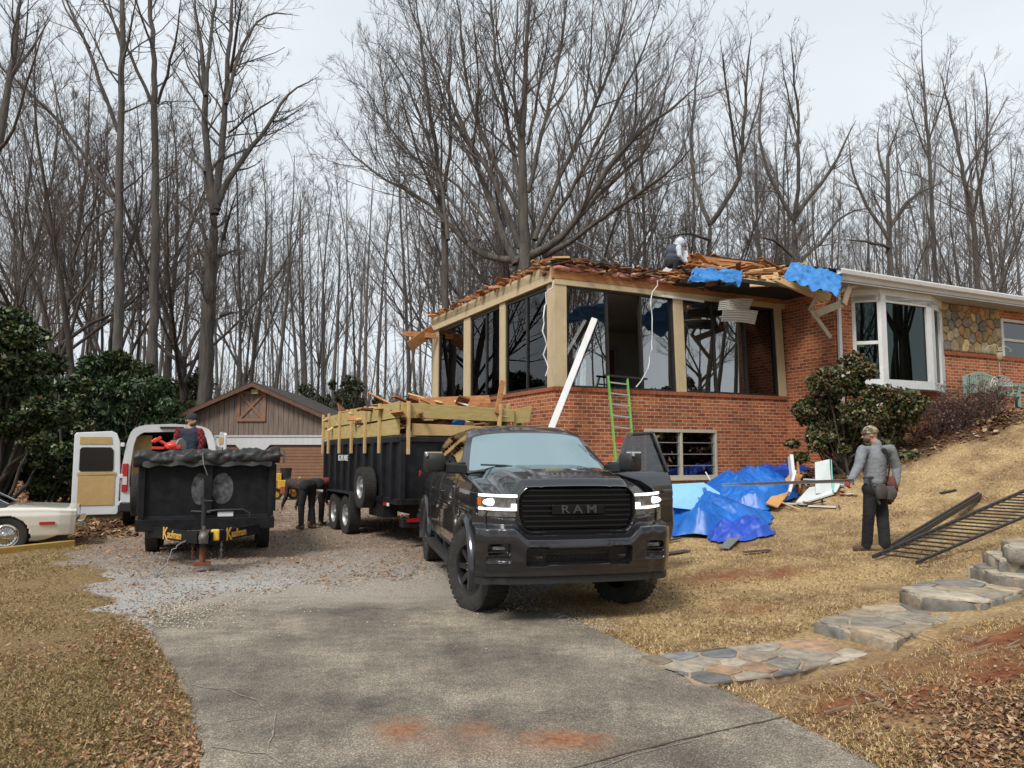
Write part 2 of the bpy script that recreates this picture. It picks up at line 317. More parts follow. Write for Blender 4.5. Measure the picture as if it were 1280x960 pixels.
def ground_mat():
    m, nt, p = new_mat('ground'); L = nt.links; g = N(nt, 'NewGeometry'); P = g.outputs['Position']; at_ = N(nt, 'Attribute'); at_.attribute_name = 'col'
    sp = N(nt, 'SeparateColor'); L.new(at_.outputs['Color'], sp.inputs[0])
    def nz(s, d=5, r=.65):
        n = N(nt, 'TexNoise'); n.inputs['Scale'].default_value = s; n.inputs['Detail'].default_value = d; n.inputs['Roughness'].default_value = r; L.new(P, n.inputs['Vector']); return n.outputs[0]
    def mixc(f, a, b, bt='MIX'):
        x = N(nt, 'MixRGB', blend_type=bt)
        if isinstance(f, float): x.inputs[0].default_value = f
        else: L.new(f, x.inputs[0])
        for i, c in ((1, a), (2, b)):
            if isinstance(c, tuple): x.inputs[i].default_value = (*c, 1)
            else: L.new(c, x.inputs[i])
        return x.outputs[0]
    def rp(src, st): r = ramp(nt, st); L.new(src, r.inputs[0]); return r.outputs[0]
    tan_ = rp(nz(28), [(.3, (.22, .145, .068)), (.5, (.50, .35, .175)), (.7, (.70, .53, .30))])
    tan_ = mixc(rp(nz(1.3), [(.42, (0, 0, 0)), (.62, (1, 1, 1))]), tan_, rp(nz(22), [(.3, (.14, .085, .045)), (.7, (.40, .27, .145))]))
    old = rp(nz(30), [(.3, (.09, .058, .028)), (.55, (.30, .205, .10)), (.75, (.48, .35, .18))])
    old = mixc(rp(nz(1.7), [(.55, (0, 0, 0)), (.70, (.5, .5, .5))]), old, rp(nz(25), [(.3, (.035, .04, .012)), (.7, (.12, .13, .04))]))
    c = mixc(at_.outputs['Alpha'], tan_, old)
    litter = rp(nz(24, 6, .7), [(.3, (.03, .018, .012)), (.5, (.10, .055, .032)), (.68, (.22, .125, .07)), (.8, (.33, .23, .15))])
    c = mixc(sp.outputs[1], c, litter)
    vo = N(nt, 'TexVoronoi'); vo.inputs['Scale'].default_value = 42; L.new(P, vo.inputs['Vector'])
    gr = mixc(.75, mixc(.5, (.36, .30, .23), vo.outputs['Color'], 'MULTIPLY'), rp(nz(60), [(.3, (.13, .105, .08)), (.65, (.55, .475, .38))]))
    ysp = N(nt, 'SeparateXYZ'); L.new(P, ysp.inputs[0]); ymr = N(nt, 'MapRange'); ymr.inputs['From Min'].default_value = 8.5; ymr.inputs['From Max'].default_value = 16; L.new(ysp.outputs[1], ymr.inputs[0]); yfar = ymr.outputs[0]
    hs = N(nt, 'HueSaturation'); hs.inputs['Saturation'].default_value = .25; hs.inputs['Value'].default_value = 1.25; L.new(gr, hs.inputs['Color'])
    gr = mixc(rp(mixc(.45, nz(.55, 4), yfar), [(.30, (0, 0, 0)), (.55, (.8, .8, .8))]), hs.outputs[0], rp(nz(20), [(.3, (.13, .08, .05)), (.7, (.38, .26, .17))]))
    c = mixc(rp(mixc(.25, sp.outputs[0], nz(14)), [(.42, (0, 0, 0)), (.52, (1, 1, 1))]), c, gr)
    c = mixc(sp.outputs[2], c, rp(nz(14), [(.3, (.15, .045, .02)), (.7, (.34, .13, .06))]))
    L.new(c, p.inputs['Base Color']); p.inputs['Roughness'].default_value = .95; p.inputs['Specular IOR Level'].default_value = .15
    b = N(nt, 'Bump'); b.inputs['Strength'].default_value = .9; b.inputs['Distance'].default_value = .03; L.new(nz(35, 6, .75), b.inputs['Height']); L.new(b.outputs[0], p.inputs['Normal'])
    return m
gobj = mesh_obj('ground', np.stack([GX, GY, GZ], -1).reshape(-1, 3), F, ground_mat(), smooth=True, keep=True, cols=np.stack([g_, d_, c_, l_], -1).reshape(-1, 4))
tag(gobj, kind='structure')
# ---- concrete drive
def concrete_mat():
    m, nt, p = new_mat('concrete'); L = nt.links; g = N(nt, 'NewGeometry'); P = g.outputs['Position']
    def nz(s, d=5, r=.6, sc=None):
        n = N(nt, 'TexNoise'); n.inputs['Scale'].default_value = s; n.inputs['Detail'].default_value = d; n.inputs['Roughness'].default_value = r
        if sc: mp = N(nt, 'Mapping'); mp.inputs['Scale'].default_value = sc; L.new(P, mp.inputs[0]); L.new(mp.outputs[0], n.inputs['Vector'])
        else: L.new(P, n.inputs['Vector'])
        return n.outputs[0]
    def rp(src, st): r = ramp(nt, st); L.new(src, r.inputs[0]); return r.outputs[0]
    def mixc(f, a, b, bt='MIX'):
        x = N(nt, 'MixRGB', blend_type=bt)
        if isinstance(f, float): x.inputs[0].default_value = f
        else: L.new(f, x.inputs[0])
        for i, c in ((1, a), (2, b)):
            if isinstance(c, tuple): x.inputs[i].default_value = (*c, 1)
            else: L.new(c, x.inputs[i])
        return x.outputs[0]
    c = rp(nz(.9, 6, .62), [(.34, (.105, .090, .072)), (.5, (.20, .172, .136)), (.66, (.33, .285, .225))])
    spk = rp(nz(110, 2, .5), [(.38, (.45, .45, .45)), (.55, (1, 1, 1)), (.68, (2.1, 2.05, 1.95))])
    c = mixc(.85, c, spk, 'MULTIPLY')
    c = mixc(.7, c, rp(nz(7, 6, .7), [(.35, (.7, .7, .7)), (.65, (1.25, 1.22, 1.18))]), 'MULTIPLY')
    # rust-red clay stains, each at its own spot
    n2 = nz(9, 5)
    for (u, v, rx, ry, amt) in [(503, 915, .22, .24, .85), (592, 914, .18, .19, .55), (706, 927, .27, .19, 1.0), (715, 930, .10, .07, .8), (640, 935, .8, .3, .3), (985, 880, .5, .14, .3)]:
        q = gz0(u, v); s = N(nt, 'VectorMath', operation='SUBTRACT'); L.new(P, s.inputs[0]); s.inputs[1].default_value = (q.x, q.y, 0)
        mu = N(nt, 'VectorMath', operation='MULTIPLY'); L.new(s.outputs[0], mu.inputs[0]); mu.inputs[1].default_value = (1/rx, 1/ry, 0)
        ln = N(nt, 'VectorMath', operation='LENGTH'); L.new(mu.outputs[0], ln.inputs[0])
        ad = N(nt, 'Math', operation='MULTIPLY_ADD'); L.new(n2, ad.inputs[0]); ad.inputs[1].default_value = 1.3; L.new(ln.outputs['Value'], ad.inputs[2])
        f = rp(ad.outputs[0], [(.72, (amt, amt, amt)), (1.0, (amt*.4,)*3)]); 
        r_ = N(nt, 'MapRange'); r_.inputs['From Min'].default_value = .85; r_.inputs['From Max'].default_value = 1.75; r_.inputs['To Min'].default_value = amt; r_.inputs['To Max'].default_value = 0; L.new(ad.outputs[0], r_.inputs[0])
        c = mixc(r_.outputs[0], c, rp(nz(30), [(.3, (.13, .045, .02)), (.7, (.36, .17, .08))]))
    # gravel dust drifting over the far edge
    sp = N(nt, 'SeparateXYZ'); L.new(P, sp.inputs[0]); mr = N(nt, 'MapRange'); mr.inputs['From Min'].default_value = 7.7; mr.inputs['From Max'].default_value = 10.2; L.new(sp.outputs[1], mr.inputs[0])
    ad = N(nt, 'Math', operation='ADD'); L.new(mr.outputs[0], ad.inputs[0]); L.new(nz(2.2, 6, .7, (1, 2, 1)), ad.inputs[1])
    c = mixc(rp(ad.outputs[0], [(.62, (0, 0, 0)), (.95, (.9, .9, .9))]), c, rp(nz(55), [(.3, (.13, .11, .09)), (.65, (.46, .41, .34))]))
    L.new(c, p.inputs['Base Color']); p.inputs['Roughness'].default_value = .88
    b = N(nt, 'Bump'); b.inputs['Strength'].default_value = .5; b.inputs['Distance'].default_value = .006; L.new(nz(90, 4, .7), b.inputs['Height']); L.new(b.outputs[0], p.inputs['Normal'])
    return m
def rough_poly(poly, step=.06, amp=.03, seed=3, skip=(), wild=()):
    out = []; r = random.Random(seed); n = len(poly)
    for i in range(n):
        a, b = Vector(poly[i]), Vector(poly[(i+1) % n]); L_ = (b-a).length; k = max(1, int(L_/step)); nrm = Vector((-(b-a).y, (b-a).x)).normalized()
        for j in range(k):
            p = a+(b-a)*(j/k); am = amp*7 if i in wild else (amp if i not in skip else .004)
            q = mnoise.noise(Vector((p.x*3, p.y*3, seed)))*am*2.2+r.uniform(-am, am)*(.4 if i not in wild else .12)
            out.append((p.x+nrm.x*q, p.y+nrm.y*q))
    return out
cp = rough_poly(CONC, skip=(12, 13, 14, 15, 16, 17), wild=(7, 8, 9, 10))
mb = MB(); mb.prism([(x, y, -.06) for x, y in cp], (0, 0, .075)); tag(mb.build('driveway', concrete_mat()), kind='structure')
# cracks and the joint in the concrete
def ribbon(name, pts, wdt, z, material, jit=.02, seed=1):
    P = [gz0(u, v) for u, v in pts]; vs, fs = [], []; r = random.Random(seed); q = []
    for i in range(len(P)-1):
        k = max(2, int((P[i+1]-P[i]).length/.035))
        for j in range(k):
            p = P[i].lerp(P[i+1], j/k); q.append(p+Vector((mnoise.noise(p*6+Vector((seed, 0, 0))), mnoise.noise(p*6+Vector((0, seed, 3))), 0))*jit)
    for i, p in enumerate(q):
        d = (q[min(i+1, len(q)-1)]-q[max(i-1, 0)]); d.z = 0; d.normalize(); n = Vector((-d.y, d.x, 0)); ww = wdt*(.4+1.1*r.random())
        vs += [(p+n*ww).xy[:]+(z,), (p-n*ww).xy[:]+(z,)]
    for i in range(len(q)-1): fs.append((2*i, 2*i+1, 2*i+3, 2*i+2))
    return tag(mesh_obj(name, vs, fs, material), kind='structure')
chalk = mat('crack_edge', (.36, .33, .28), (.12, .10, .08), 30, .95)
dark_joint = mat('joint_dirt', (.05, .04, .03), (.11, .08, .05), 20, .95)
ribbon('driveway_crack', [(228, 860), (262, 863), (300, 871), (325, 880), (342, 896), (345, 915), (338, 935), (330, 944)], .005, .0195, chalk, .05, 1)
ribbon('driveway_crack', [(250, 910), (280, 906), (310, 900), (335, 897)], .003, .0195, chalk, .04, 2)
ribbon('driveway_crack', [(268, 938), (300, 944), (328, 945), (350, 962)], .008, .0195, chalk, .04, 3)
ribbon('driveway_joint', [(715, 965), (790, 944), (880, 922), (965, 903), (1005, 893)], .006, .0195, dark_joint, .01, 4)
ribbon('driveway_joint', [(722, 975), (790, 949), (880, 926)], .003, .0198, chalk, .01, 5)
# ---- scatter: grass blades, leaves, stones
def sample_view(n, ymin, ymax, spread=.72, power=1.6):
    """positions denser near the camera, inside the view wedge"""
    t = rng.random(n); y = (ymin**(1-power)+t*(ymax**(1-power)-ymin**(1-power)))**(1/(1-power)); x = rng.uniform(-spread, spread, n)*y
    return x, y
HOUSE_FOOT = [(.86, 15.6), (6.6, 18.4), (7.25, 17.08), (18, 22.3), (14, 32), (-2.4, 22)]
def scatter(n, ymin, ymax, keepfn, power=1.6, spread=.92):
    x, y = sample_view(n, ymin, ymax, spread, power); k = keepfn(x, y) & (poly_mask(x, y, HOUSE_FOOT) < 0); x, y = x[k], y[k]
    z = terr(x, y); inc = (np.abs(x) < 15)
    z = z+inc*(.012*fnoise(x, y, 7, 21)+.02*fnoise(x, y, 1.6, 22))*np.where(x > .8, 1, .6); return x, y, z
def blades(name, n, ymin, ymax, keepfn, L0, L1, wd, pal, flat=.5, power=1.6):
    x, y, z = scatter(n, ymin, ymax, keepfn, power); n = len(x); az = rng.uniform(0, 2*math.pi, n); el = rng.uniform(.1, 1.3, n)*(1-flat)+rng.uniform(0, .25, n)
    Lr = rng.uniform(L0, L1, n); sc = np.maximum(1, y/9); w2 = wd*sc*rng.uniform(.6, 1.2, n)
    dx, dy, dz = np.cos(az)*np.cos(el), np.sin(az)*np.cos(el), np.sin(el); px_, py_ = -np.sin(az), np.cos(az)
    b = np.stack([x, y, z], 1); tip = b+np.stack([dx, dy, dz], 1)*Lr[:, None]*np.minimum(sc, 1.6)[:, None]; tip[:, 2] += .004
    mid = (b+tip)/2; mid[:, 2] += Lr*.12; s = np.stack([px_, py_, np.zeros(n)], 1)*w2[:, None]
    V = np.stack([b-s, b+s, mid+s*.8, tip, mid-s*.8], 1).reshape(-1, 3); idx = np.arange(n)*5
    Fq = np.stack([idx, idx+1, idx+2, idx+3, idx+4], 1)
    pal = np.asarray(pal); ci = pal[rng.integers(0, len(pal), n)]*rng.uniform(.7, 1.25, (n, 1)); c4 = np.concatenate([ci, np.ones((n, 1))], 1)
    return mesh_obj(name, V, Fq, vcol_mat('blade', .8), keep=True, cols=np.repeat(c4, 5, 0))
def lawn_r(x, y):
    g, d, c, l = masks(x, y); return (x > -.2) & (rng.random(len(x)) < .7+.6*fnoise(x, y, 4, 62)) & (g < .4) & (d < .5+rng.random(len(x))*.3) & (c < rng.random(len(x))*.9) & (poly_mask(x, y, CONC) < .03) & (poly_mask(x, y, PATHS) < 0)
def lawn_l(x, y):
    g, d, c, l = masks(x, y); return (x < -.6) & (g < .35) & (d < .6) & (rng.random(len(x)) < .55+.6*fnoise(x, y, 3.5, 61)) & (poly_mask(x, y, CONC) < .0)
PATHS = [tuple(gz0(800, 822)[:2]), tuple(gz0(880, 852)[:2]), (2.0, 5.5), (2.9, 5.95), (3.4, 6.25), (4.0, 6.6), (5.0, 7.4), (6.3, 8.4), (5.6, 9.1), (4.6, 8.4), (3.3, 7.6), (2.5, 6.9)]
straw = [(.78, .58, .30), (.68, .49, .24), (.56, .39, .19), (.84, .67, .38), (.36, .23, .11)]
old_g = [(.58, .43, .21), (.42, .30, .14), (.70, .54, .29), (.34, .23, .11), (.62, .46, .24), (.46, .33, .16), (.20, .20, .06)]
tag(blades('lawn_grass', 470000, 3.2, 20, lawn_r, .018, .045, .0016, straw, .5), 'short dormant straw coloured grass on the slope', 'grass', kind='stuff')
tag(blades('verge_grass', 480000, 3.0, 16, lawn_l, .02, .05, .0017, old_g, .5), 'brown and green winter grass left of the drive', 'grass', kind='stuff')
def leaves(name, n, ymin, ymax, keepfn, s0, s1, pal, power=1.6):
    x, y, z = scatter(n, ymin, ymax, keepfn, power); n = len(x); az = rng.uniform(0, 2*math.pi, n); s = rng.uniform(s0, s1, n)*np.maximum(1, y/14)
    tilt = rng.normal(0, .35, (n, 2)); A = np.stack([np.cos(az), np.sin(az), tilt[:, 0]], 1); B = np.stack([-np.sin(az), np.cos(az), tilt[:, 1]], 1)
    c = np.stack([x, y, z+.012], 1); A = A*s[:, None]; B = B*s[:, None]*rng.uniform(.35, .6, (n, 1)); up = np.array([0, 0, 1.0])*s[:, None]*rng.uniform(.05, .4, (n, 1))
    V = np.stack([c-A, c-B*.9+up, c+A*.4-B*.6, c+A+up*.6, c+A*.3+B*.7, c+B+up], 1).reshape(-1, 3); i = np.arange(n)*6
    Fq = np.stack([i, i+1, i+2, i+3, i+4, i+5], 1)
    pal = np.asarray(pal); ci = pal[rng.integers(0, len(pal), n)]*rng.uniform(.6, 1.3, (n, 1)); c4 = np.concatenate([ci, np.ones((n, 1))], 1)
    return mesh_obj(name, V, Fq, vcol_mat('leaf_litter', .75), keep=True, cols=np.repeat(c4, 6, 0))
lp = [(.30, .16, .08), (.22, .11, .05), (.36, .22, .12), (.42, .29, .18), (.14, .07, .04), (.30, .13, .05)]
def lk(x, y):
    g, d, c, l = masks(x, y); pc = poly_mask(x, y, CONC); edge = (pc > -.45) & (pc < -.01) & (x < 0)
    p = .06+.85*d+.30*l*np.clip(fnoise(x, y, 1.3, 31)-.15, 0, 1)+.5*edge+.05*g-.1*(x > 1); 
    drift = np.clip(fnoise(x, y, 1.6, 33)-.1, 0, 1)*.75
    return (rng.random(len(x)) < p+drift) & (pc < .0) & ((poly_mask(x, y, PATHS) < 0) | (rng.random(len(x)) < .06))
tag(leaves('fallen_leaves', 105000, 3.0, 24, lk, .010, .027, lp), 'dead brown leaves scattered over lawn, beds and drive edge', 'leaves', kind='stuff')
tag(leaves('woods_leaf_litter', 30000, 14, 45, lambda x, y: masks(x, y)[1] > .4, .05, .09, lp, 1.2), 'leaf litter on the floor of the woods', 'leaves', kind='stuff')
def stones(name, n, ymin, ymax, keepfn, s0, s1, pal, power=1.6):
    x, y, z = scatter(n, ymin, ymax, keepfn, power); n = len(x); s = rng.uniform(s0, s1, n)*np.maximum(1, y/10)
    base = np.array([(1, 0, 0), (0, 1, 0), (-1, 0, 0), (0, -1, 0), (0, 0, .8), (0, 0, -.6)]); fc = np.array([(0, 1, 4), (1, 2, 4), (2, 3, 4), (3, 0, 4), (1, 0, 5), (2, 1, 5), (3, 2, 5), (0, 3, 5)])
    V = base[None]*rng.uniform(.6, 1.2, (n, 6, 1)); az = rng.uniform(0, 6.28, n); ca, sa = np.cos(az)[:, None], np.sin(az)[:, None]
    V = np.stack([V[..., 0]*ca-V[..., 1]*sa, V[..., 0]*sa+V[..., 1]*ca, V[..., 2]*.7], -1)*s[:, None, None]+np.stack([x, y, z+s*.3+np.where(poly_mask(x, y, CONC) > 0, .015, 0)], 1)[:, None]
    Fq = (fc[None]+(np.arange(n)*6)[:, None, None]).reshape(-1, 3)
    pal = np.asarray(pal); ci = pal[rng.integers(0, len(pal), n)]*rng.uniform(.7, 1.2, (n, 1)); c4 = np.concatenate([ci, np.ones((n, 1))], 1)
    return mesh_obj(name, V.reshape(-1, 3), Fq, vcol_mat('stone', .9), keep=True, cols=np.repeat(c4, 6, 0))
def gk(x, y):
    g = masks(x, y)[0]; pc = poly_mask(x, y, CONC); far = np.clip((y-7.2)/2.0, 0, 1)*(pc > 0)*np.clip(fnoise(x, y, 2, 41)+.4, 0, 1)
    return (rng.random(len(x)) < np.where(pc > 0, far*.8+.004, g))
tag(stones('gravel', 60000, 6.4, 26, gk, .007, .017, [(.44, .38, .30), (.32, .27, .22), (.58, .51, .41), (.21, .17, .13), (.40, .27, .16)]), 'crushed grey gravel of the upper drive', 'gravel', kind='stuff')
def ek(x, y):
    pc = poly_mask(x, y, CONC); return (pc > -.3) & (x < 1) & (rng.random(len(x)) < np.clip(1-(pc+.2*fnoise(x, y, 3, 71))/1.3, 0, 1)**2) & (y > 7.2)
tag(stones('loose_gravel', 90000, 7.2, 11, ek, .005, .012, [(.56, .49, .39), (.42, .36, .29), (.70, .63, .52), (.27, .22, .17)], 1.2), 'loose gravel strewn over the far edge of the concrete', 'gravel', kind='stuff')
tag(leaves('wood_chips', 16000, 7.5, 22, lambda x, y: (masks(x, y)[0] > .5) & (poly_mask(x, y, CONC) < 0) & (rng.random(len(x)) < np.clip((y-8)/6, .05, .8)*np.clip(.5+fnoise(x, y, 1.2, 51)*.6, 0, 1)), .02, .045, [(.42, .24, .12), (.34, .19, .09), (.25, .13, .07)]), 'torn wood chips and leaves on the gravel', 'debris', kind='stuff')
# ================================================================ TREES
def nrm(a): return a/np.maximum(np.linalg.norm(a, axis=-1, keepdims=True), 1e-9)
def grow(st, dr, ln, r0, nseg, wander, up, tip=.3, r=rng):
    n = len(st); pts = np.zeros((n, nseg+1, 3)); pts[:, 0] = st; d = dr.copy(); step = (ln/nseg)[:, None]
    for i in range(nseg):
        d = nrm(d+r.normal(0, wander, (n, 3))+np.array([0, 0, up])); pts[:, i+1] = pts[:, i]+d*step
    t = np.linspace(0, 1, nseg+1)[None]; rad = r0[:, None]*(1-(1-tip)*t); return pts, rad
def spawn(pts, rad, ln, m, tmin, tmax, ang, ratio, rratio, r=rng, shrink=.55):
    n, k, _ = pts.shape; t = r.uniform(tmin, tmax, (n, m)); f = t*(k-1); i = np.minimum(f.astype(int), k-2); fr = (f-i)[..., None]
    a = np.arange(n)[:, None]; st = pts[a, i]*(1-fr)+pts[a, i+1]*fr; d = nrm(pts[a, i+1]-pts[a, i]); rr = rad[a, i]*(1-fr[..., 0])+rad[a, i+1]*fr[..., 0]
    q = r.normal(0, 1, (n, m, 3)); q = nrm(q-d*(q*d).sum(-1, keepdims=True)); an = r.uniform(ang[0], ang[1], (n, m, 1)); nd = d*np.cos(an)+q*np.sin(an)
    L_ = ln[:, None]*ratio*(1-shrink*t)*r.uniform(.6, 1.25, (n, m))
    return st.reshape(-1, 3), nd.reshape(-1, 3), L_.ravel(), (rr*rratio*r.uniform(.7, 1.1, (n, m))).ravel()
def tubes(pts, rad, sides):
    n, k, _ = pts.shape; t = np.zeros_like(pts); t[:, 1:-1] = pts[:, 2:]-pts[:, :-2]; t[:, 0] = pts[:, 1]-pts[:, 0]; t[:, -1] = pts[:, -1]-pts[:, -2]; t = nrm(t)
    ref = np.where(np.abs(t[:, :1, 2:3]) > .8, np.array([1., .1, 0]), np.array([0, .1, 1.])); ref = np.broadcast_to(ref, t.shape)
    a = nrm(np.cross(t, ref)); b = np.cross(t, a); g = np.arange(sides)*2*math.pi/sides
    V = pts[:, :, None]+(a[:, :, None]*np.cos(g)[None, None, :, None]+b[:, :, None]*np.sin(g)[None, None, :, None])*rad[:, :, None, None]
    base = (np.arange(n)*k*sides)[:, None, None]; i = np.arange(k-1)[None, :, None]; j = np.arange(sides)[None, None]; j2 = (j+1) % sides
    F_ = np.stack(np.broadcast_arrays(base+i*sides+j, base+i*sides+j2, base+(i+1)*sides+j2, base+(i+1)*sides+j), -1).reshape(-1, 4)
    return V.reshape(-1, 3), F_
def join(parts):
    V, F_, o = [], [], 0
    for v, f in parts: V.append(v); F_.append(f+o); o += len(v)
    return np.concatenate(V), np.concatenate(F_)
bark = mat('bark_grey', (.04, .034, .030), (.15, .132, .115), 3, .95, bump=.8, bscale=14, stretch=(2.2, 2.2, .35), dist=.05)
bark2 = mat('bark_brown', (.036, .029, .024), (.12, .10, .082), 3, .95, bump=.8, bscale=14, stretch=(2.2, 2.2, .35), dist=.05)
twigm = mat('twig_grey', (.085, .072, .066), (.16, .14, .13), 1.5, .95)
twigm2 = mat('twig_brown', (.08, .062, .054), (.15, .12, .105), 1.5, .95)
def densify(P, Rr, step=.7):
    P = np.asarray(P, float); Rr = np.asarray(Rr, float); s = np.concatenate([[0], np.cumsum(np.linalg.norm(np.diff(P, axis=0), axis=1))]); n = max(2, int(s[-1]/step))
    q = np.linspace(0, s[-1], n+1); out = np.stack([np.interp(q, s, P[:, i]) for i in range(3)], 1)
    for _ in range(2): out[1:-1] = .25*out[:-2]+.5*out[1:-1]+.25*out[2:]
    out[1:-1] += rng.normal(0, .025, out[1:-1].shape)
    return out, np.interp(q, s, Rr), s[-1]
def twigs_from(limbs, dens=1.0, m=(7, 6, 5), up=.06, l1=.42, minr=.006, seed=1):
    """limbs: list of (pts, rad, length); grows three finer generations"""
    r = np.random.default_rng(seed); parts = []
    S, D, L_, Q = [], [], [], []
    for P, Rr, ln in limbs:
        k = max(2, int(m[0]*dens*ln/6)); s, d, l, q = spawn(P[None], Rr[None], np.array([ln]), k, .18, .99, (.35, .95), l1, .42, r); S.append(s); D.append(d); L_.append(np.clip(l, .6, 5.5)); Q.append(np.clip(q, .012, .07))
    if not S: return parts
    S, D, L_, Q = map(np.concatenate, (S, D, L_, Q)); p1, r1 = grow(S, D, L_, Q, 6, .13, up, .3, r); parts.append(tubes(p1, r1, 4))
    s, d, l, q = spawn(p1, r1, L_, m[1], .15, 1, (.35, .9), .5, .55, r); q = np.maximum(q, minr*1.3); p2, r2 = grow(s, d, l, q, 4, .15, up, .4, r); parts.append(tubes(p2, r2, 3))
    s, d, l, q = spawn(p2, r2, l, m[2], .15, 1, (.3, .8), .5, .6, r); l = np.maximum(l, .25); q = np.clip(q, minr*.75, minr*1.6); p3, r3 = grow(s, d, l, q, 2, .13, up, .5, r); parts.append(tubes(p3, r3, 3))
    return parts
def tree_mesh(kind, seed):
    """trunk and branch meshes about the origin"""
    r = np.random.default_rng(seed); T_, B_ = [], []
    H = {'tall': 21, 'slim': 17, 'vase': 19, 'broad': 16, 'whip': 11}[kind]*r.uniform(.93, 1.07)
    rb = {'tall': .17, 'slim': .095, 'vase': .19, 'broad': .19, 'whip': .05}[kind]
    limbs = []
    if kind in ('tall', 'slim', 'whip'):
        p, q = grow(np.zeros((1, 3)), np.array([[r.normal(0, .03), r.normal(0, .03), 1.]]), np.array([H]), np.array([rb]), 16, .035, .05, .12, r); T_.append(tubes(p, q, 8)); limbs.append((p[0, 9:], q[0, 9:], H*.35))
        m = {'tall': 17, 'slim': 14, 'whip': 9}[kind]
        s, d, l, w_ = spawn(p, q, np.array([H]), m, .32, .97, (.35, .8) if kind != 'whip' else (.5, 1.1), .36, .5, r)
        p, q = grow(s, d, l, w_, 8, .09, .09, .2, r); B_.append(tubes(p, q, 5)); limbs += [(p[i], q[i], l[i]) for i in range(len(p))]
    else:
        hb = H*(.22 if kind == 'vase' else .3); p, q = grow(np.zeros((1, 3)), np.array([[0, 0, 1.]]), np.array([hb]), np.array([rb]), 6, .03, .05, .8, r); T_.append(tubes(p, q, 9))
        top, rt = p[0, -1], q[0, -1]; k = 5 if kind == 'vase' else 7; az = np.arange(k)*2*math.pi/k+r.uniform(-.4, .4, k); el = r.uniform(.95, 1.35, k) if kind == 'vase' else r.uniform(.45, 1.2, k)
        st = np.tile(top, (k, 1))-np.stack([0*az, 0*az, r.uniform(0, hb*.3, k)], 1); d = np.stack([np.cos(az)*np.cos(el), np.sin(az)*np.cos(el), np.sin(el)], 1); l = (H-hb)*r.uniform(.8, 1.05, k)
        p, q = grow(st, d, l, rt*r.uniform(.45, .7, k), 12, .07, .06, .15, r); T_.append(tubes(p, q, 7)); limbs += [(p[i], q[i], l[i]) for i in range(k)]
        s, d, l2, w_ = spawn(p, q, l, 5, .15, .8, (.35, .75), .55, .55, r); p, q = grow(s, d, l2, w_, 8, .1, .07, .2, r); B_.append(tubes(p, q, 5)); limbs += [(p[i], q[i], l2[i]) for i in range(len(p))]
    mm = {'tall': (7, 5, 5), 'slim': (6, 5, 4), 'vase': (7, 5, 5), 'broad': (7, 6, 5), 'whip': (6, 4, 3)}[kind]
    B_ += twigs_from(limbs, 1.0, mm, .07 if kind != 'broad' else .03, seed=seed)
    return join(T_), join(B_)
def put_mesh(me_name, V, F_, m, smooth=True):
    o = mesh_obj(me_name, V, F_, m, keep=True, smooth=smooth); COL.objects.unlink(o); me = o.data; bpy.data.objects.remove(o); return me
PROTO = {}
for i, k in enumerate(['tall', 'tall', 'tall', 'slim', 'slim', 'vase', 'vase', 'broad', 'broad', 'whip', 'whip']):
    (tv, tf), (bv, bf) = tree_mesh(k, 100+i)
    PROTO.setdefault(k, []).append((put_mesh('trunk', tv, tf, bark if i % 2 else bark2), put_mesh('branches', bv, bf, twigm if i % 2 else twigm2)))
def place_tree(kind, idx, x, y, sc, rz, label, group, lean=(0, 0), name='bare_tree'):
    tm, bm_ = PROTO[kind][idx % len(PROTO[kind])]; e = empty(name, (x, y, T(x, y)-.15), rz, label, 'tree', group); e.scale = (sc, sc, sc); e.rotation_euler = (lean[0], lean[1], rz)
    for nm, me in (('trunk', tm), ('branches', bm_)):
        o = bpy.data.objects.new(nm, me); COL.objects.link(o); o.parent = e
    return e
# hero trees: limbs laid out by hand, as (u, v, radius px) at a depth
def hero(label, Y, limbs, dens=1, m=(8, 6, 5), spreadY=.0, up=.06, cat='tree', mats=(bark, twigm), seed=1, l1=.42, name='bare_tree', wk=.68):
    r = random.Random(seed); base = None; parts, lim = [], []; k = FPX/Y
    for li, L_ in enumerate(limbs):
        dy = 0 if li == 0 else r.uniform(-1, 1)*spreadY; P, Q = [], []; n = len(L_)
        for i, (u, v, w_) in enumerate(L_):
            p = at(u, v, Y+dy*(i/(n-1))**1.0); P.append(p); Q.append(wk*w_/k)
        Q[-1] *= .3
        if li == 0:
            g = T(P[0].x, Y); P.insert(0, Vector((P[0].x, Y, g-.3))); Q.insert(0, Q[0]*1.25); base = (P[0].x, Y, g)
        p, q, ln = densify(P, Q); parts.append(tubes(p[None], q[None], 9 if li < 3 else 6)); lim.append((p, q, ln) if li else (p[len(p)//2:], q[len(p)//2:], ln/2))
    e = empty(name, base, 0, label, cat); V, F_ = join(parts); mesh_obj('trunk', V, F_, mats[0], e, smooth=True)
    V, F_ = join(twigs_from(lim, dens, m, up, l1, seed=seed)); mesh_obj('branches', V, F_, mats[1], e, smooth=True); return e
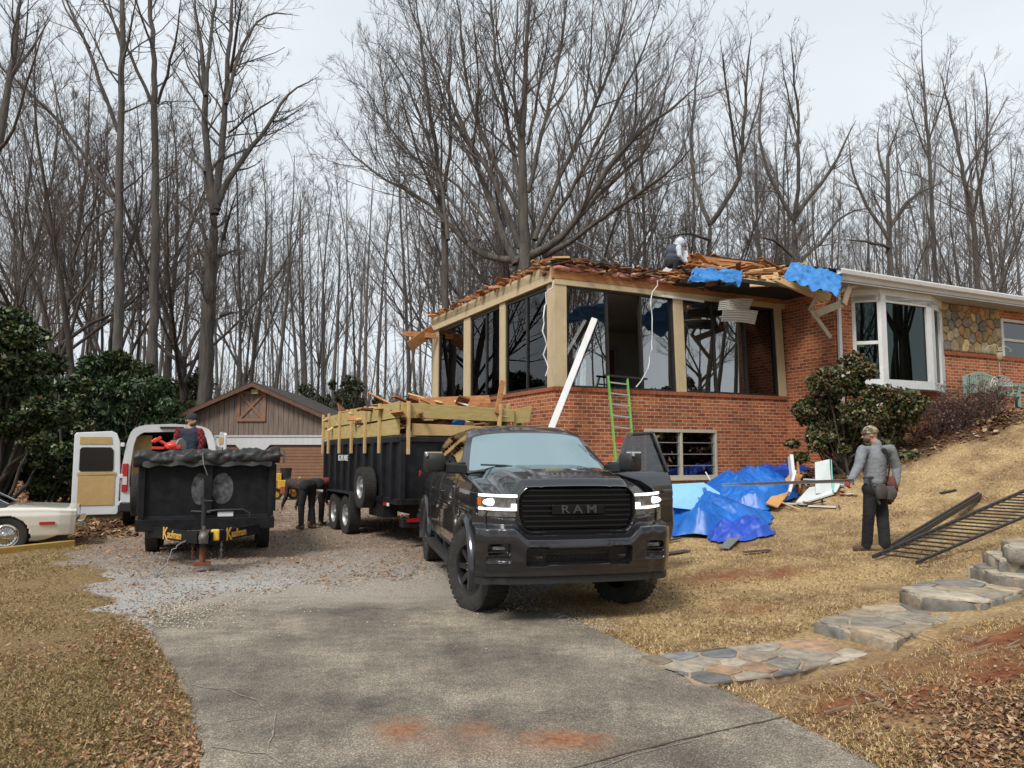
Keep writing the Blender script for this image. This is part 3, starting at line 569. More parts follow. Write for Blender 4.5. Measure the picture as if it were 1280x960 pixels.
hero('tall straight trunk with a limb sweeping left, nearest the top left', 31, [
 [(148, 430, 9), (149, 300, 8), (150, 200, 6.5), (152, 100, 5.5), (152, 0, 4.5), (155, -150, 2)],
 [(143, 245, 4), (100, 190, 3.2), (75, 148, 3), (30, 110, 2.4), (0, 85, 1.5), (-40, 40, 1)],
 [(144, 250, 3), (110, 215, 2.5), (85, 190, 2), (72, 130, 1.5), (60, 70, 1)],
 [(148, 165, 4), (128, 110, 3.5), (110, 55, 3), (85, 10, 2), (70, -60, 1.5)],
 [(112, 60, 2.5), (85, 20, 2), (70, -20, 1.4)], [(152, 60, 3), (140, 20, 2.2), (125, -40, 1.5)],
 [(152, 240, 2), (175, 225, 1.5), (195, 195, 1)], [(155, 140, 1.8), (175, 130, 1.5), (190, 130, 1)],
 [(148, 260, 2), (115, 270, 2), (95, 300, 2.2), (85, 350, 1.6)], [(152, 80, 2.5), (165, 40, 2), (172, -20, 1.4)]], 1.0, (7, 6, 5), 3, seed=3)
hero('slender straight trunk just left of the thick forked tree', 34, [
 [(190, 460, 9), (194, 330, 8), (194, 230, 6.5), (193, 140, 6), (192, 60, 4.5), (187, 0, 4), (180, -120, 2)],
 [(190, 130, 3.5), (170, 85, 3), (150, 40, 2.4), (125, 0, 1.8), (110, -60, 1)],
 [(197, 130, 3), (210, 90, 2.5), (220, 50, 2), (228, -10, 1.5)], [(214, 82, 1.5), (230, 60, 1.2), (245, 45, .8)],
 [(191, 60, 2.5), (178, 25, 2), (160, -30, 1.2)], [(196, 230, 1.6), (215, 215, 1.2), (230, 205, .8)]], .9, (7, 6, 5), 3, seed=4)
hero('thick trunk forking into four tall stems behind the garage', 38, [
 [(256, 500, 13), (259, 400, 12.5), (264, 320, 12), (268, 262, 11)],
 [(268, 268, 9), (262, 215, 6.5), (255, 160, 6), (257, 100, 5), (250, 50, 3.5), (240, -20, 2.5)],
 [(270, 262, 8), (275, 200, 6.5), (281, 150, 5.5), (285, 80, 4.5), (290, 10, 3.2), (292, -60, 2)],
 [(272, 255, 7), (290, 215, 5), (315, 182, 4.5), (340, 155, 3.4), (352, 120, 2.5), (375, 108, 1.5), (400, 95, 1)],
 [(342, 152, 2.5), (360, 148, 1.8), (385, 128, 1)], [(257, 120, 4), (262, 60, 3.4), (270, 0, 2.4), (272, -60, 1.4)],
 [(283, 130, 4), (300, 60, 3), (320, 25, 2.2), (345, 12, 1.5), (375, 20, 1)],
 [(286, 166, 2.4), (310, 145, 2), (335, 128, 1.6), (352, 118, 1)], [(258, 300, 4), (250, 275, 3), (232, 255, 2.2), (205, 240, 1.2)],
 [(256, 215, 2.4), (240, 195, 2), (225, 190, 1.2), (232, 165, .8)], [(268, 268, 4), (255, 235, 3), (258, 190, 2)],
 [(274, 320, 3.4), (285, 315, 3), (300, 312, 2)], [(288, 90, 3), (296, 40, 2.4), (305, -20, 1.5)], [(275, 395, 3), (290, 380, 2), (305, 392, 1.4)],
 [(279, 300, 3), (285, 270, 2.2), (296, 240, 1.5)]], 1.1, (8, 6, 6), 4, seed=5)
hero('huge many-stemmed tree rising behind the sunroom', 28, [
 [(655, 345, 15), (655, 300, 13.5), (654, 250, 11.5), (652, 200, 9), (655, 120, 6), (660, 30, 4), (662, -60, 2.4)],
 [(650, 325, 10), (610, 325, 7), (585, 310, 6), (560, 275, 5), (525, 245, 4), (480, 225, 3), (445, 200, 2.2), (420, 165, 1.5)],
 [(645, 330, 9), (620, 270, 7), (600, 220, 6), (590, 180, 4.5), (560, 150, 3.5), (545, 90, 2.8), (530, 20, 2)],
 [(650, 310, 8), (630, 250, 6.5), (605, 200, 5), (575, 160, 4), (560, 100, 3), (520, 40, 2), (505, -20, 1.3)],
 [(662, 320, 10), (690, 310, 8), (720, 280, 7), (745, 235, 6), (770, 190, 5), (800, 165, 4), (850, 130, 2.5), (880, 100, 1.5)],
 [(680, 320, 8), (720, 300, 5), (760, 265, 4), (800, 240, 3.4), (840, 215, 2.5), (868, 180, 1.6)],
 [(668, 300, 7), (690, 240, 6), (720, 180, 5), (750, 120, 4), (775, 50, 3), (790, -30, 2)],
 [(660, 240, 6), (675, 180, 5), (690, 110, 4), (705, 40, 3), (712, -40, 2)],
 [(650, 230, 6), (635, 160, 5), (622, 90, 4), (615, 20, 3), (610, -50, 2)],
 [(648, 260, 5.5), (610, 190, 4.5), (585, 120, 3.6), (575, 50, 2.8), (570, -30, 2)],
 [(560, 300, 5), (555, 240, 4), (540, 190, 3.5), (520, 130, 2.8), (495, 80, 2), (470, 50, 1.4)],
 [(670, 310, 6), (700, 260, 4.6), (730, 210, 4), (765, 140, 3.2), (800, 80, 2.4), (820, 10, 1.5)],
 [(600, 300, 4), (560, 245, 3.4), (520, 200, 3), (480, 150, 2.2), (450, 100, 1.6)],
 [(610, 280, 4), (585, 240, 3), (545, 210, 2.4), (500, 190, 1.8), (465, 130, 1.2)],
 [(700, 300, 5), (760, 230, 4), (810, 195, 3), (830, 130, 2.2), (845, 60, 1.4)],
 [(655, 200, 4), (640, 120, 3.4), (645, 40, 2.4), (648, -30, 1.6)], [(660, 180, 4), (678, 90, 3), (690, 10, 2)],
 [(590, 190, 3), (600, 120, 2.4), (595, 50, 1.6), (590, -20, 1)], [(720, 190, 3), (735, 110, 2.4), (740, 30, 1.6), (742, -30, 1)],
 [(500, 215, 2.5), (485, 170, 2), (480, 110, 1.4), (470, 60, 1)], [(790, 175, 3), (800, 110, 2.2), (790, 50, 1.5)]],
 1.5, (11, 6, 6), 5, up=.12, seed=6, l1=.5, wk=.58)
hero('dark single trunk beside the left end of the sunroom', 30, [
 [(557, 420, 7), (556, 300, 6.5), (552, 250, 5.5), (545, 200, 4.5), (535, 120, 3.5), (525, 40, 2.2), (518, -20, 1.4)],
 [(556, 240, 4), (565, 180, 3), (560, 110, 2.4), (565, 30, 1.6)], [(552, 260, 3), (530, 220, 2.4), (510, 150, 1.6), (495, 90, 1)]], .9, (7, 6, 5), 3, seed=7)
hero('forked tree on the ridge above the roof left of the sky gap', 40, [
 [(886, 330, 6), (888, 275, 5.5)], [(888, 280, 5), (905, 255, 4.5), (925, 225, 4), (930, 150, 3), (935, 80, 2), (940, 40, 1.2)],
 [(887, 280, 4), (870, 240, 3.5), (862, 180, 3), (870, 110, 2.2), (878, 50, 1.3)], [(925, 225, 3), (915, 160, 2.4), (905, 90, 1.6), (900, 50, 1)],
 [(930, 190, 2.4), (950, 130, 1.8), (958, 70, 1)], [(888, 300, 3), (860, 290, 2.4), (820, 300, 1.5)]], 1.2, (8, 6, 5), 4, seed=8)
hero('vase-shaped tree above the blue roof tarp', 38, [
 [(995, 345, 6), (993, 300, 5.5), (992, 272, 5)], [(992, 275, 4.5), (970, 240, 3.6), (952, 200, 3), (948, 150, 2), (955, 100, 1.3)],
 [(994, 272, 4.5), (1015, 240, 3.6), (1040, 215, 3), (1055, 180, 2), (1070, 150, 1.3)], [(993, 272, 4), (1000, 220, 3.4), (998, 150, 2.4), (992, 80, 1.6), (988, 50, 1)],
 [(996, 330, 3.4), (1030, 300, 2.8), (1055, 265, 2.4), (1090, 260, 1.6)], [(990, 320, 3), (965, 295, 2.4), (930, 300, 1.6)], [(1000, 180, 2.2), (985, 120, 1.6), (975, 60, 1)]], 1.2, (8, 6, 5), 4, seed=9)
hero('round-headed tree standing right of the vase-shaped one', 40, [
 [(1112, 345, 5.5), (1112, 290, 5), (1110, 240, 4), (1108, 200, 3), (1125, 150, 1.6)], [(1111, 300, 3.6), (1085, 260, 3), (1065, 220, 2.2), (1060, 170, 1.4)],
 [(1112, 285, 3.6), (1135, 245, 3), (1160, 235, 2), (1185, 225, 1.3)], [(1110, 230, 2.5), (1095, 190, 2), (1100, 150, 1.2)], [(1112, 310, 3), (1080, 300, 2), (1050, 300, 1.3)]], 1.3, (9, 6, 5), 4, up=.03, seed=10)
hero('tallest straight poplar right of the sky gap', 42, [
 [(1170, 360, 4), (1165, 260, 3.8), (1160, 180, 3), (1155, 110, 2), (1150, 30, .8)], [(1162, 200, 2), (1140, 150, 1.4), (1130, 90, .8)], [(1160, 180, 1.8), (1180, 120, 1.4), (1190, 60, .8)], [(1157, 120, 1.2), (1140, 70, .8)]], 1.5, (8, 5, 4), 2, up=.09, seed=12)
hero('leaning pole-like tree right of the tallest poplar', 43, [
 [(1222, 370, 5), (1218, 290, 4.4), (1205, 220, 3.6), (1190, 150, 2.8), (1175, 90, 1.6)], [(1216, 270, 3), (1232, 200, 2.4), (1235, 130, 1.6), (1228, 80, 1)], [(1205, 220, 2.5), (1240, 160, 1.8), (1260, 120, 1)]], 1.4, (8, 6, 5), 4, seed=13)
hero('large bare trunk cut by the left edge of the picture', 24, [
 [(-40, 430, 10), (-20, 300, 9), (-5, 190, 8), (10, 110, 6), (22, 40, 4.5), (30, -40, 3)], [(-5, 190, 4), (20, 175, 2.6), (35, 90, 2), (60, 20, 1.2)], [(12, 100, 3.4), (40, 60, 2.4), (65, 20, 1.5)]], 1, (8, 6, 5), 3, seed=14)
# the wood behind: individual copies
def top_limit(u):
    """photo's tree-top line (v) by column"""
    return np.interp(u, [0, 280, 330, 380, 440, 520, 880, 940, 1000, 1080, 1130, 1200, 1280], [-60, -60, 150, 190, 190, 120, 80, 95, 140, 175, 90, 85, 110])
HT = {'tall': 21, 'slim': 17, 'vase': 19, 'broad': 16, 'whip': 11}
TR = random.Random(11); woods = []; n_t = 0; tries = 0
while n_t < 74 and tries < 4000:
    tries += 1; Y = TR.uniform(36, 72) if n_t > 40 else TR.uniform(34, 48); u = TR.uniform(-40, 1320); X = (u-640)/960*Y
    if any((X-a)**2+(Y-b)**2 < 3.0 for a, b in woods): continue
    k = TR.choice(['tall', 'tall', 'tall', 'slim', 'slim', 'slim', 'vase', 'broad', 'whip', 'whip']); lim = top_limit(u)+TR.uniform(-15, 60)
    hmax = (568-lim)/960*Y+1.6-T(X, Y); sc = min(1.25, max(.45, hmax/HT[k]*TR.uniform(.85, 1)))
    if 200 < u < 420 and Y < 41: continue
    grp = 'bare trees of the wood behind the garage' if u < 560 else 'bare trees of the wood behind the house'
    place_tree(k, TR.randrange(3), X, Y, sc, TR.uniform(0, 6.28), 'bare winter tree standing in the wood behind the '+('garage' if u < 560 else 'house'), grp, (TR.gauss(0, .03), TR.gauss(0, .03))); woods.append((X, Y)); n_t += 1
for i, (x, y, k, s_) in enumerate([(TR.uniform(24, 55), TR.uniform(-28, 14), TR.choice(['tall', 'vase', 'broad', 'slim']), TR.uniform(.9, 1.2)) for _ in range(20)]+[(TR.uniform(27, 50), TR.uniform(3, 12), 'tall', 1.0) for _ in range(12)]+[(TR.uniform(-30, 22), TR.uniform(-45, -22), 'tall', 1.1) for _ in range(12)]+[(-14, -16, 'vase', 1), (-7, -20, 'tall', 1), (2, -22, 'broad', 1.1), (9, -18, 'vase', 1), (18, -15, 'tall', 1), (26, -6, 'broad', 1), (-24, -8, 'tall', 1), (-30, 4, 'broad', 1.1), (5, -30, 'tall', 1.2), (-16, -30, 'tall', 1.2), (-20, 10, 'vase', .9), (30, 4, 'tall', 1)]):
    place_tree(k, i, x, y, s_, i*1.3, 'bare tree standing outside the picture, across the lawn', 'bare trees across the lawn')
# far wood as one mass
def far_wood():
    r = np.random.default_rng(77); parts = []; n = 260; Y = r.uniform(62, 125, n); u = r.uniform(-120, 1400, n); X = (u-640)/960*Y; Z = terr(X, Y)-.3
    lim = np.array([top_limit(a) for a in u])+r.uniform(20, 120, n); H = np.clip((568-lim)/960*Y, 8, 30)
    p, q = grow(np.stack([X, Y, Z], 1), nrm(np.stack([r.normal(0, .03, n), r.normal(0, .03, n), np.ones(n)], 1)), H, r.uniform(.08, .24, n), 8, .03, .04, .15, r); parts.append(tubes(p, q, 5))
    s, d, l, w_ = spawn(p, q, H, 12, .25, .98, (.35, .8), .34, .5, r); w_ = np.maximum(w_, .02); p1, r1 = grow(s, d, l, w_, 4, .1, .08, .3, r); parts.append(tubes(p1, r1, 3))
    s, d, l, w_ = spawn(p1, r1, l, 6, .2, 1, (.3, .8), .5, .5, r); w_ = np.maximum(w_, .013); p2, r2 = grow(s, d, l, w_, 2, .1, .07, .4, r); parts.append(tubes(p2, r2, 3))
    s, d, l, w_ = spawn(p2, r2, l, 3, .2, 1, (.3, .8), .5, .5, r); w_ = np.maximum(w_, .009); p2, r2 = grow(s, d, l, w_, 1, .1, .07, .4, r); parts.append(tubes(p2, r2, 3))
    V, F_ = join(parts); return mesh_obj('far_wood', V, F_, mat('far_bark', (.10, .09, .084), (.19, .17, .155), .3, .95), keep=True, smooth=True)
tag(far_wood(), 'mass of bare grey trees deep in the wood', 'woods', kind='stuff')
def brush():
    """thin undergrowth stems"""
    r = np.random.default_rng(78); n = 4200; Y = r.uniform(36, 85, n); u = r.uniform(-60, 1340, n); X = (u-640)/960*Y; k = ~((u > 205) & (u < 430) & (Y < 40)); X, Y, u = X[k], Y[k], u[k]; n = len(X)
    p, q = grow(np.stack([X, Y, terr(X, Y)-.1], 1), nrm(np.stack([r.normal(0, .3, n), r.normal(0, .3, n), np.ones(n)], 1)), r.uniform(2, 7.5, n)*np.clip(Y/60, .6, 1.2), r.uniform(.012, .035, n)*np.clip(Y/50, .8, 1.5), 5, .1, .04, .3, r); parts = [tubes(p, q, 3)]
    s, d, l, w_ = spawn(p, q, r.uniform(2, 5, n), 7, .2, 1, (.3, .9), .4, .5, r); w_ = np.maximum(w_, .007); p, q = grow(s, d, l, w_, 2, .15, .04, .4, r); parts.append(tubes(p, q, 3))
    s, d, l, w_ = spawn(p, q, l, 4, .2, 1, (.3, .9), .5, .5, r); w_ = np.maximum(w_, .006); p, q = grow(s, d, l, w_, 1, .15, .04, .4, r); parts.append(tubes(p, q, 3))
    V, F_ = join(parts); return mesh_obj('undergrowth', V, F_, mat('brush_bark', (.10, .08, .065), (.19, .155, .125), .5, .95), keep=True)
tag(brush(), 'thin leafless undergrowth between the trunks', 'undergrowth', kind='stuff')
# ---- evergreen foliage
def leaf_cloud(centres, radii, n, size, pal, seed=1, droop=.3, hollow=.55, asp=.38):
    """leaves through clumps: each a folded four-corner blade"""
    r = np.random.default_rng(seed); C = np.asarray(centres, float); Q = np.asarray(radii, float); wt = (Q.prod(1))**.6; i = r.choice(len(C), n, p=wt/wt.sum())
    d = nrm(r.normal(0, 1, (n, 3))); rad = r.uniform(hollow**3, 1, n)**(1/3); rad *= 1+.18*np.sin(d[:, 0]*7+i)*np.cos(d[:, 2]*6+i*2.)
    P = C[i]+d*Q[i]*rad[:, None]; ax = nrm(d+r.normal(0, .7, (n, 3))+np.array([0, 0, -droop])); side = nrm(np.cross(ax, nrm(r.normal(0, 1, (n, 3))+np.array([0, 0, 1.5])))); up = np.cross(side, ax)
    s = size*r.uniform(.6, 1.25, n)[:, None]; V = np.stack([P-ax*s*.5, P-side*s*asp+up*s*.1, P+ax*s*.5, P+side*s*asp+up*s*.1], 1).reshape(-1, 3); F_ = np.arange(n*4).reshape(-1, 4)
    pal = np.asarray(pal); c = pal[r.integers(0, len(pal), n)]*r.uniform(.6, 1.35, (n, 1)); c4 = np.concatenate([c, np.ones((n, 1))], 1)
    return V, F_, np.repeat(c4, 4, 0)
def leafm(name, rough=.35):
    return vcol_mat(name, rough, spec=.5)
dk = [(.09, .12, .045), (.028, .055, .018), (.045, .080, .028), (.07, .11, .038), (.022, .036, .014), (.10, .13, .05), (.10, .075, .03)]
def shrub(name, label, base, clumps, n, size, pal, seed=1, stems=6, rough=.35, hollow=.4, asp=.38, cat='shrub', group=None, stem_r=.03, trunk='stems'):
    """clumps: (dx, dy, z, rx, ry, rz) about the base"""
    bx_, by_ = base; bz = T(bx_, by_); e = empty(name, (bx_, by_, bz), 0, label, cat, group); r = np.random.default_rng(seed)
    sub, rr = [], []
    for dx, dy, dz, a, b, c in clumps:
        k = max(6, int(14*(a*b*c)**.4))
        for _ in range(k):
            d = nrm(r.normal(0, 1, (1, 3)))[0]*r.uniform(.35, 1.18); sub.append((bx_+dx+d[0]*a*.85, by_+dy+d[1]*b*.85, bz+dz+d[2]*c*.85)); f = r.uniform(.15, .40); rr.append((a*f, b*f, c*f))
    V, F_, c4 = leaf_cloud(sub, rr, n, size, pal, seed, hollow=hollow, asp=asp); mesh_obj('leaves', V, F_, leafm('evergreen_leaf', rough), e, cols=c4)
    k = stems; idx = r.integers(0, len(sub), k*5); parts = []
    for q in idx:
        t = np.array(sub[q]); p0 = np.array([bx_+r.normal(0, .12), by_+r.normal(0, .12), bz-.1]); mid = p0*.5+t*.5+r.normal(0, .15, 3); P, Q, _ = densify([p0, mid, t], [stem_r, stem_r*.7, stem_r*.25], .3); parts.append(tubes(P[None], Q[None], 5))
    V, F_ = join(parts); mesh_obj(trunk, V, F_, bark2, e, smooth=True); return e
shrub('evergreen_tree', 'dark evergreen hanging over the white car at the left edge', (-12.8, 18.8), [(0, 0, 3.6, 2.0, 1.6, 1.3), (1.1, -.6, 2.5, 1.3, 1.2, .7), (1.9, -.8, 1.7, .8, .9, .45), (-1.2, -.4, 2.2, 1.6, 1.4, 1.0), (-.5, 0, 4.9, 1.5, 1.2, .8), (1.9, 0, 3.1, .8, .8, .4)], 60000, .13, dk, 31, 8, stem_r=.07, cat='tree', trunk='trunk')
shrub('evergreen_shrub', 'glossy broad-leaved evergreen behind the open van door', (-10.9, 21.8), [(0, 0, 1.6, 1.3, 1.1, 1.4), (.4, .2, 3.0, 1.2, 1.1, 1.0), (1.0, .4, 2.3, 1.0, 1, .9), (-1.0, 0, 3.4, 1.0, 1, .9), (-1.0, 0, 1.2, 1.0, 1, 1)], 60000, .17, [(.035, .065, .024), (.06, .10, .04), (.09, .14, .06), (.14, .19, .10), (.022, .036, .014)], 32, 7, asp=.2, rough=.3)
shrub('evergreen_shrub', 'tall evergreen shrub against the left slope of the garage roof', (-14.4, 29), [(0, 0, 2.6, 1.8, 1.5, 2.0), (1.0, .3, 2.2, 1.3, 1.2, 1.7), (-.6, 0, 4.8, 1.3, 1.2, 1.3)], 45000, .19, dk, 33, 7, asp=.22)
shrub('evergreen_shrub', 'low dark evergreen between car and van at the wood edge', (-11.6, 19.6), [(0, 0, .9, 1.1, .8, .8), (1.0, .6, .8, .7, .7, .7), (-1.4, .4, .9, 1.2, 1, .8), (.3, .8, 1.6, .7, .7, .5)], 26000, .12, dk, 34, 6)
for i, (u, Y, h, w_) in enumerate([(425, 46, 5.5, 2.2), (385, 52, 5, 2.4), (520, 44, 4.5, 1.8), (470, 50, 4.2, 2.2), (560, 50, 4, 2), (230, 44, 6, 2.4), (100, 38, 5.5, 2.6), (20, 36, 6, 2.5), (160, 50, 6, 3)]):
    X = (u-640)/960*Y; shrub('evergreen_shrub', 'dim holly growing under the bare trees behind the garage', (X, Y), [(0, 0, h*.35, w_*.9, w_*.8, h*.33), (.4, .2, h*.7, w_*.6, w_*.6, h*.28)], 9000, .24, dk, 40+i, 4, group='hollies under the bare trees', asp=.3)
# ================================================================ HOUSE
HA = R(26); E1 = Vector((math.cos(HA), math.sin(HA), 0)); E2 = Vector((-math.sin(HA), math.cos(HA), 0)); P0 = Vector((.86, 15.6, 0))
def H(s, d, z): return P0+E1*s+E2*d+Vector((0, 0, z))
def S_(u, v, d=0):
    p = on_plane(u, v, P0+E2*d, E2)-P0; return p.dot(E1), p.z
def L_(u, v, s=0):
    p = on_plane(u, v, P0+E1*s, E1)-P0; return p.dot(E2), p.z
ROTH = Matrix.Rotation(HA, 3, 'Z')
def hbox(mb, s0, s1, d0, d1, z0, z1, mi=0):
    return mb.box(H((s0+s1)/2, (d0+d1)/2, (z0+z1)/2), (abs(s1-s0), abs(d1-d0), abs(z1-z0)), ROTH, mi)
brick = brick_mat('brick', (.56, .175, .062), (.27, .070, .030), (.58, .47, .34))
beige = mat('beige_paint', (.50, .40, .235), (.58, .47, .30), 6, .7, bump=.15, bscale=40)
blackf = mat('black_frame', (.012, .011, .011), (.03, .027, .025), 12, .45)
white = mat('white_paint', (.62, .63, .63), (.76, .77, .78), 4, .5)
rawwood = mat('raw_wood', (.28, .105, .035), (.50, .24, .09), 5, .85, bump=.4, stretch=(1, 1, 4))
rawlight = mat('fresh_wood', (.52, .33, .15), (.66, .46, .24), 5, .8, bump=.3)
rotwood = mat('old_wood', (.13, .045, .018), (.30, .12, .05), 7, .9, bump=.6)
osb = mat('osb', (.46, .30, .13), (.68, .49, .25), 45, .85, contrast=.12)
tarpm = mat('blue_tarp', (.005, .095, .42), (.012, .17, .60), 2, .38, bump=.15, bscale=12)
tarpl = mat('faded_blue_tarp', (.022, .16, .46), (.05, .26, .62), 3, .5, bump=.2, bscale=14)
shing = mat('shingle', (.03, .024, .021), (.085, .068, .06), 14, .95, bump=.6, bscale=40)
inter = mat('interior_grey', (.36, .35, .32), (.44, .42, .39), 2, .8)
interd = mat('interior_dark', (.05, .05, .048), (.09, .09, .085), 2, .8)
pink = mat('pink_insulation', (.48, .18, .15), (.62, .30, .25), 14, .98, bump=.9)
glass_clear = glass_mat('window_glass', (.90, .93, .93), .8, 0, .04)
glass_front = glass_mat('tinted_glass', (.66, .70, .69), .8, 0, .30)
glass_dark = glass_mat('dark_glass', (.10, .11, .11), .9, 0, .10)
SILL = 2.98; TOPW = 5.10; SW = 6.39; SD = 7.0
def lean(s, z): return -(z-SILL)/(TOPW-SILL)*(.03+.07*max(0, s)/SW) if z > SILL else 0
house = empty('brick_house', H(7.2, .5, 1.0), 0, 'red brick house with a half demolished roof and a glazed corner sunroom', 'house')
# --- sunroom brick base with a window opening in front
wa, wt = S_(806, 537); wb, wb_z = S_(896, 597); WZ0, WZ1 = wb_z+.02, wt-.02; WS0, WS1 = wa, wb
m_ = MB()
for s0, s1, z0, z1 in [(0, WS0, -.5, SILL-.08), (WS1, SW, -.5, SILL-.08), (WS0, WS1, -.5, WZ0), (WS0, WS1, WZ1, SILL-.08)]: hbox(m_, s0, s1, 0, .25, z0, z1)
hbox(m_, 0, .25, .25, SD, -.5, SILL-.08); hbox(m_, .25, SW, SD-.25, SD, -.5, SILL-.08)
m_.build('sunroom_brick_wall', brick, house)
# soldier course of bricks under the sill
sold = mat('soldier_brick', (.26, .075, .035), (.40, .125, .055), 9, .85, bump=.4)
m_ = MB(); n = 58
for i in range(n):
    w_ = SW/n; hbox(m_, i*w_+.006, (i+1)*w_-.006, -.03, .18, SILL-.08, SILL)
n = 64
for i in range(n):
    w_ = SD/n; hbox(m_, -.03, .2, i*w_+.006+.0, (i+1)*w_-.006, SILL-.083, SILL-.003)
hbox(m_, -.015, SW, -.015, .17, SILL-.079, SILL-.006); hbox(m_, -.015, .16, 0, SD, SILL-.079, SILL-.008)
m_.build('brick_sill', sold, house)
# floor, ceiling, far walls of the room
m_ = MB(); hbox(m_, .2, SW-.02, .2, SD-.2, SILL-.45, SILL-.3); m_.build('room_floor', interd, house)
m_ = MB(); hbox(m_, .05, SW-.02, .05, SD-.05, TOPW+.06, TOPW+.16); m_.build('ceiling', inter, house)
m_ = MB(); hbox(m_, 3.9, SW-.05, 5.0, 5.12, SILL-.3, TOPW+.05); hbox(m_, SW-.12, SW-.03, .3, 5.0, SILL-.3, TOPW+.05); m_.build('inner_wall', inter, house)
m_ = MB(); hbox(m_, 3.95, 4.05, 4.9, 4.98, SILL-.3, 4.6); hbox(m_, 4.75, 4.85, 4.9, 4.98, SILL-.3, 4.6); hbox(m_, 3.95, 4.85, 4.9, 4.99, 4.6, 4.75); m_.build('door_frame', mat('trim_grey', (.3, .29, .26), (.36, .35, .32), 3, .6), house, bevel=.004)
m_ = MB(); hbox(m_, 4.06, 4.74, 4.93, 4.97, SILL-.3, 4.59); m_.build('inner_door', mat('door_red', (.16, .05, .03), (.22, .075, .045), 3, .6), house)
# --- posts and headers
def post(name, s0, s1, d0, d1, z0, z1, material, bev=.006):
    m_ = MB(); c = [H(s+lean(s, z) if d0 < .5 and s0 > .1 else s, d, z) for z in (z0, z1) for d in (d0, d1) for s in (s0, s1)]
    m_.add(c, [(0, 2, 3, 1), (4, 5, 7, 6), (0, 1, 5, 4), (2, 6, 7, 3), (0, 4, 6, 2), (1, 3, 7, 5)]); return m_.build(name, material, house, bevel=bev)
def ss(u): return S_(u, 487)[0]
def dd(u): return L_(u, 470)[0]
c1 = ss(708.5); post('corner_post', -.0, c1, -.02, .30, SILL, TOPW+.14, beige)
pa, pb = ss(846), ss(858); post('post', pa, pb, -.02, .16, SILL, TOPW+.02, beige)
pc, pd = ss(974), ss(986); pd = min(pd, SW-.01); post('post', pc, pd, -.02, .16, SILL, TOPW+.02, beige)
lp_ = [(dd(548), dd(541)), (dd(588), dd(580)), (dd(632), dd(625))]; SDL = lp_[0][1]
for i, (a, b) in enumerate(lp_): post('post', -.02, .14, a, b, SILL-(.02 if i else 1.2), TOPW+.04, beige)
m_ = MB(); hbox(m_, -.05, .16, .0, SDL+.02, TOPW+.04, TOPW+.42); hbox(m_, -.07, -.05, 0, SDL, TOPW+.04, TOPW+.07); m_.build('side_beam', beige, house, bevel=.008)
m_ = MB(); hbox(m_, .0, SW, -.04, .14, TOPW+.0, TOPW+.12); m_.build('header_board', beige, house, bevel=.005)
# --- glazing: frames and panes
def win_front(s0, s1, splits, panes, z0=SILL+.0, z1=TOPW-.0, open_=()):
    m_ = MB(); F_ = .045; es = [s0]+splits+[s1]
    for s in es: 
        w_ = F_ if s in (s0, s1) else .05
        c = [H(a+lean(a, z), d, z) for z in (z0, z1) for d in (.015, .11) for a in (s-w_/2, s+w_/2)]; m_.add(c, [(0, 2, 3, 1), (4, 5, 7, 6), (0, 1, 5, 4), (2, 6, 7, 3), (0, 4, 6, 2), (1, 3, 7, 5)])
    for z in (z0, z1-F_): hbox(m_, s0+(lean(s0, z1) if z > 4 else 0), s1+(lean(s1, z1) if z > 4 else 0), .02, .10, z, z+F_)
    fr = m_.build('window', blackf, house)
    for i in range(len(es)-1):
        if i in open_: continue
        a, b = es[i]+.02, es[i+1]-.02; q = [(a, z0+.04), (b, z0+.04), (b+lean(b, z1), z1-.04), (a+lean(a, z1), z1-.04)]; dz = .05+.012*i
        m2 = MB(); m2.prism([H(s, dz, z) for s, z in q], E2*.006); m2.build('pane', panes[i], fr)
    return fr
win_front(c1+.02, pa-.02, [ss(762), ss(805)], [glass_front, glass_front, glass_front], open_=(1,))
win_front(pb+.02, pc-.02, [ss(897), ss(936)], [glass_front, glass_front, glass_dark])
def win_side(d0, d1, splits, z0=SILL, z1=TOPW):
    m_ = MB(); es = [d0]+splits+[d1]
    for s in es: hbox(m_, .01, .10, s-.028, s+.028, z0, z1)
    for z in (z0, z1-.05): hbox(m_, .015, .095, d0, d1, z, z+.05)
    fr = m_.build('window', blackf, house)
    for i in range(len(es)-1): m2 = MB(); hbox(m2, .04, .046, es[i]+.02, es[i+1]-.02, z0+.04, z1-.04); m2.build('pane', glass_clear, fr)
win_side(.34, lp_[2][0]-.03, [dd(658)]); win_side(lp_[2][1]+.03, lp_[1][0]-.03, [dd(607)]); win_side(lp_[1][1]+.03, lp_[0][0]-.03, [])
for k in range(3):      # windows of the back wall
    a, b = .3+k*1.25, 1.45+k*1.25; m_ = MB()
    for s in (a, b): hbox(m_, s-.05, s+.05, SDL-.12, SDL, SILL-.1, TOPW+.05)
    hbox(m_, a, b, SDL-.11, SDL-.02, TOPW-.25, TOPW+.05); m_.build('back_window', blackf, house)
m_ = MB(); hbox(m_, .15, SW, SDL-.02, SDL+.1, SILL-.3, SILL-.02); m_.build('back_wall', beige, house)
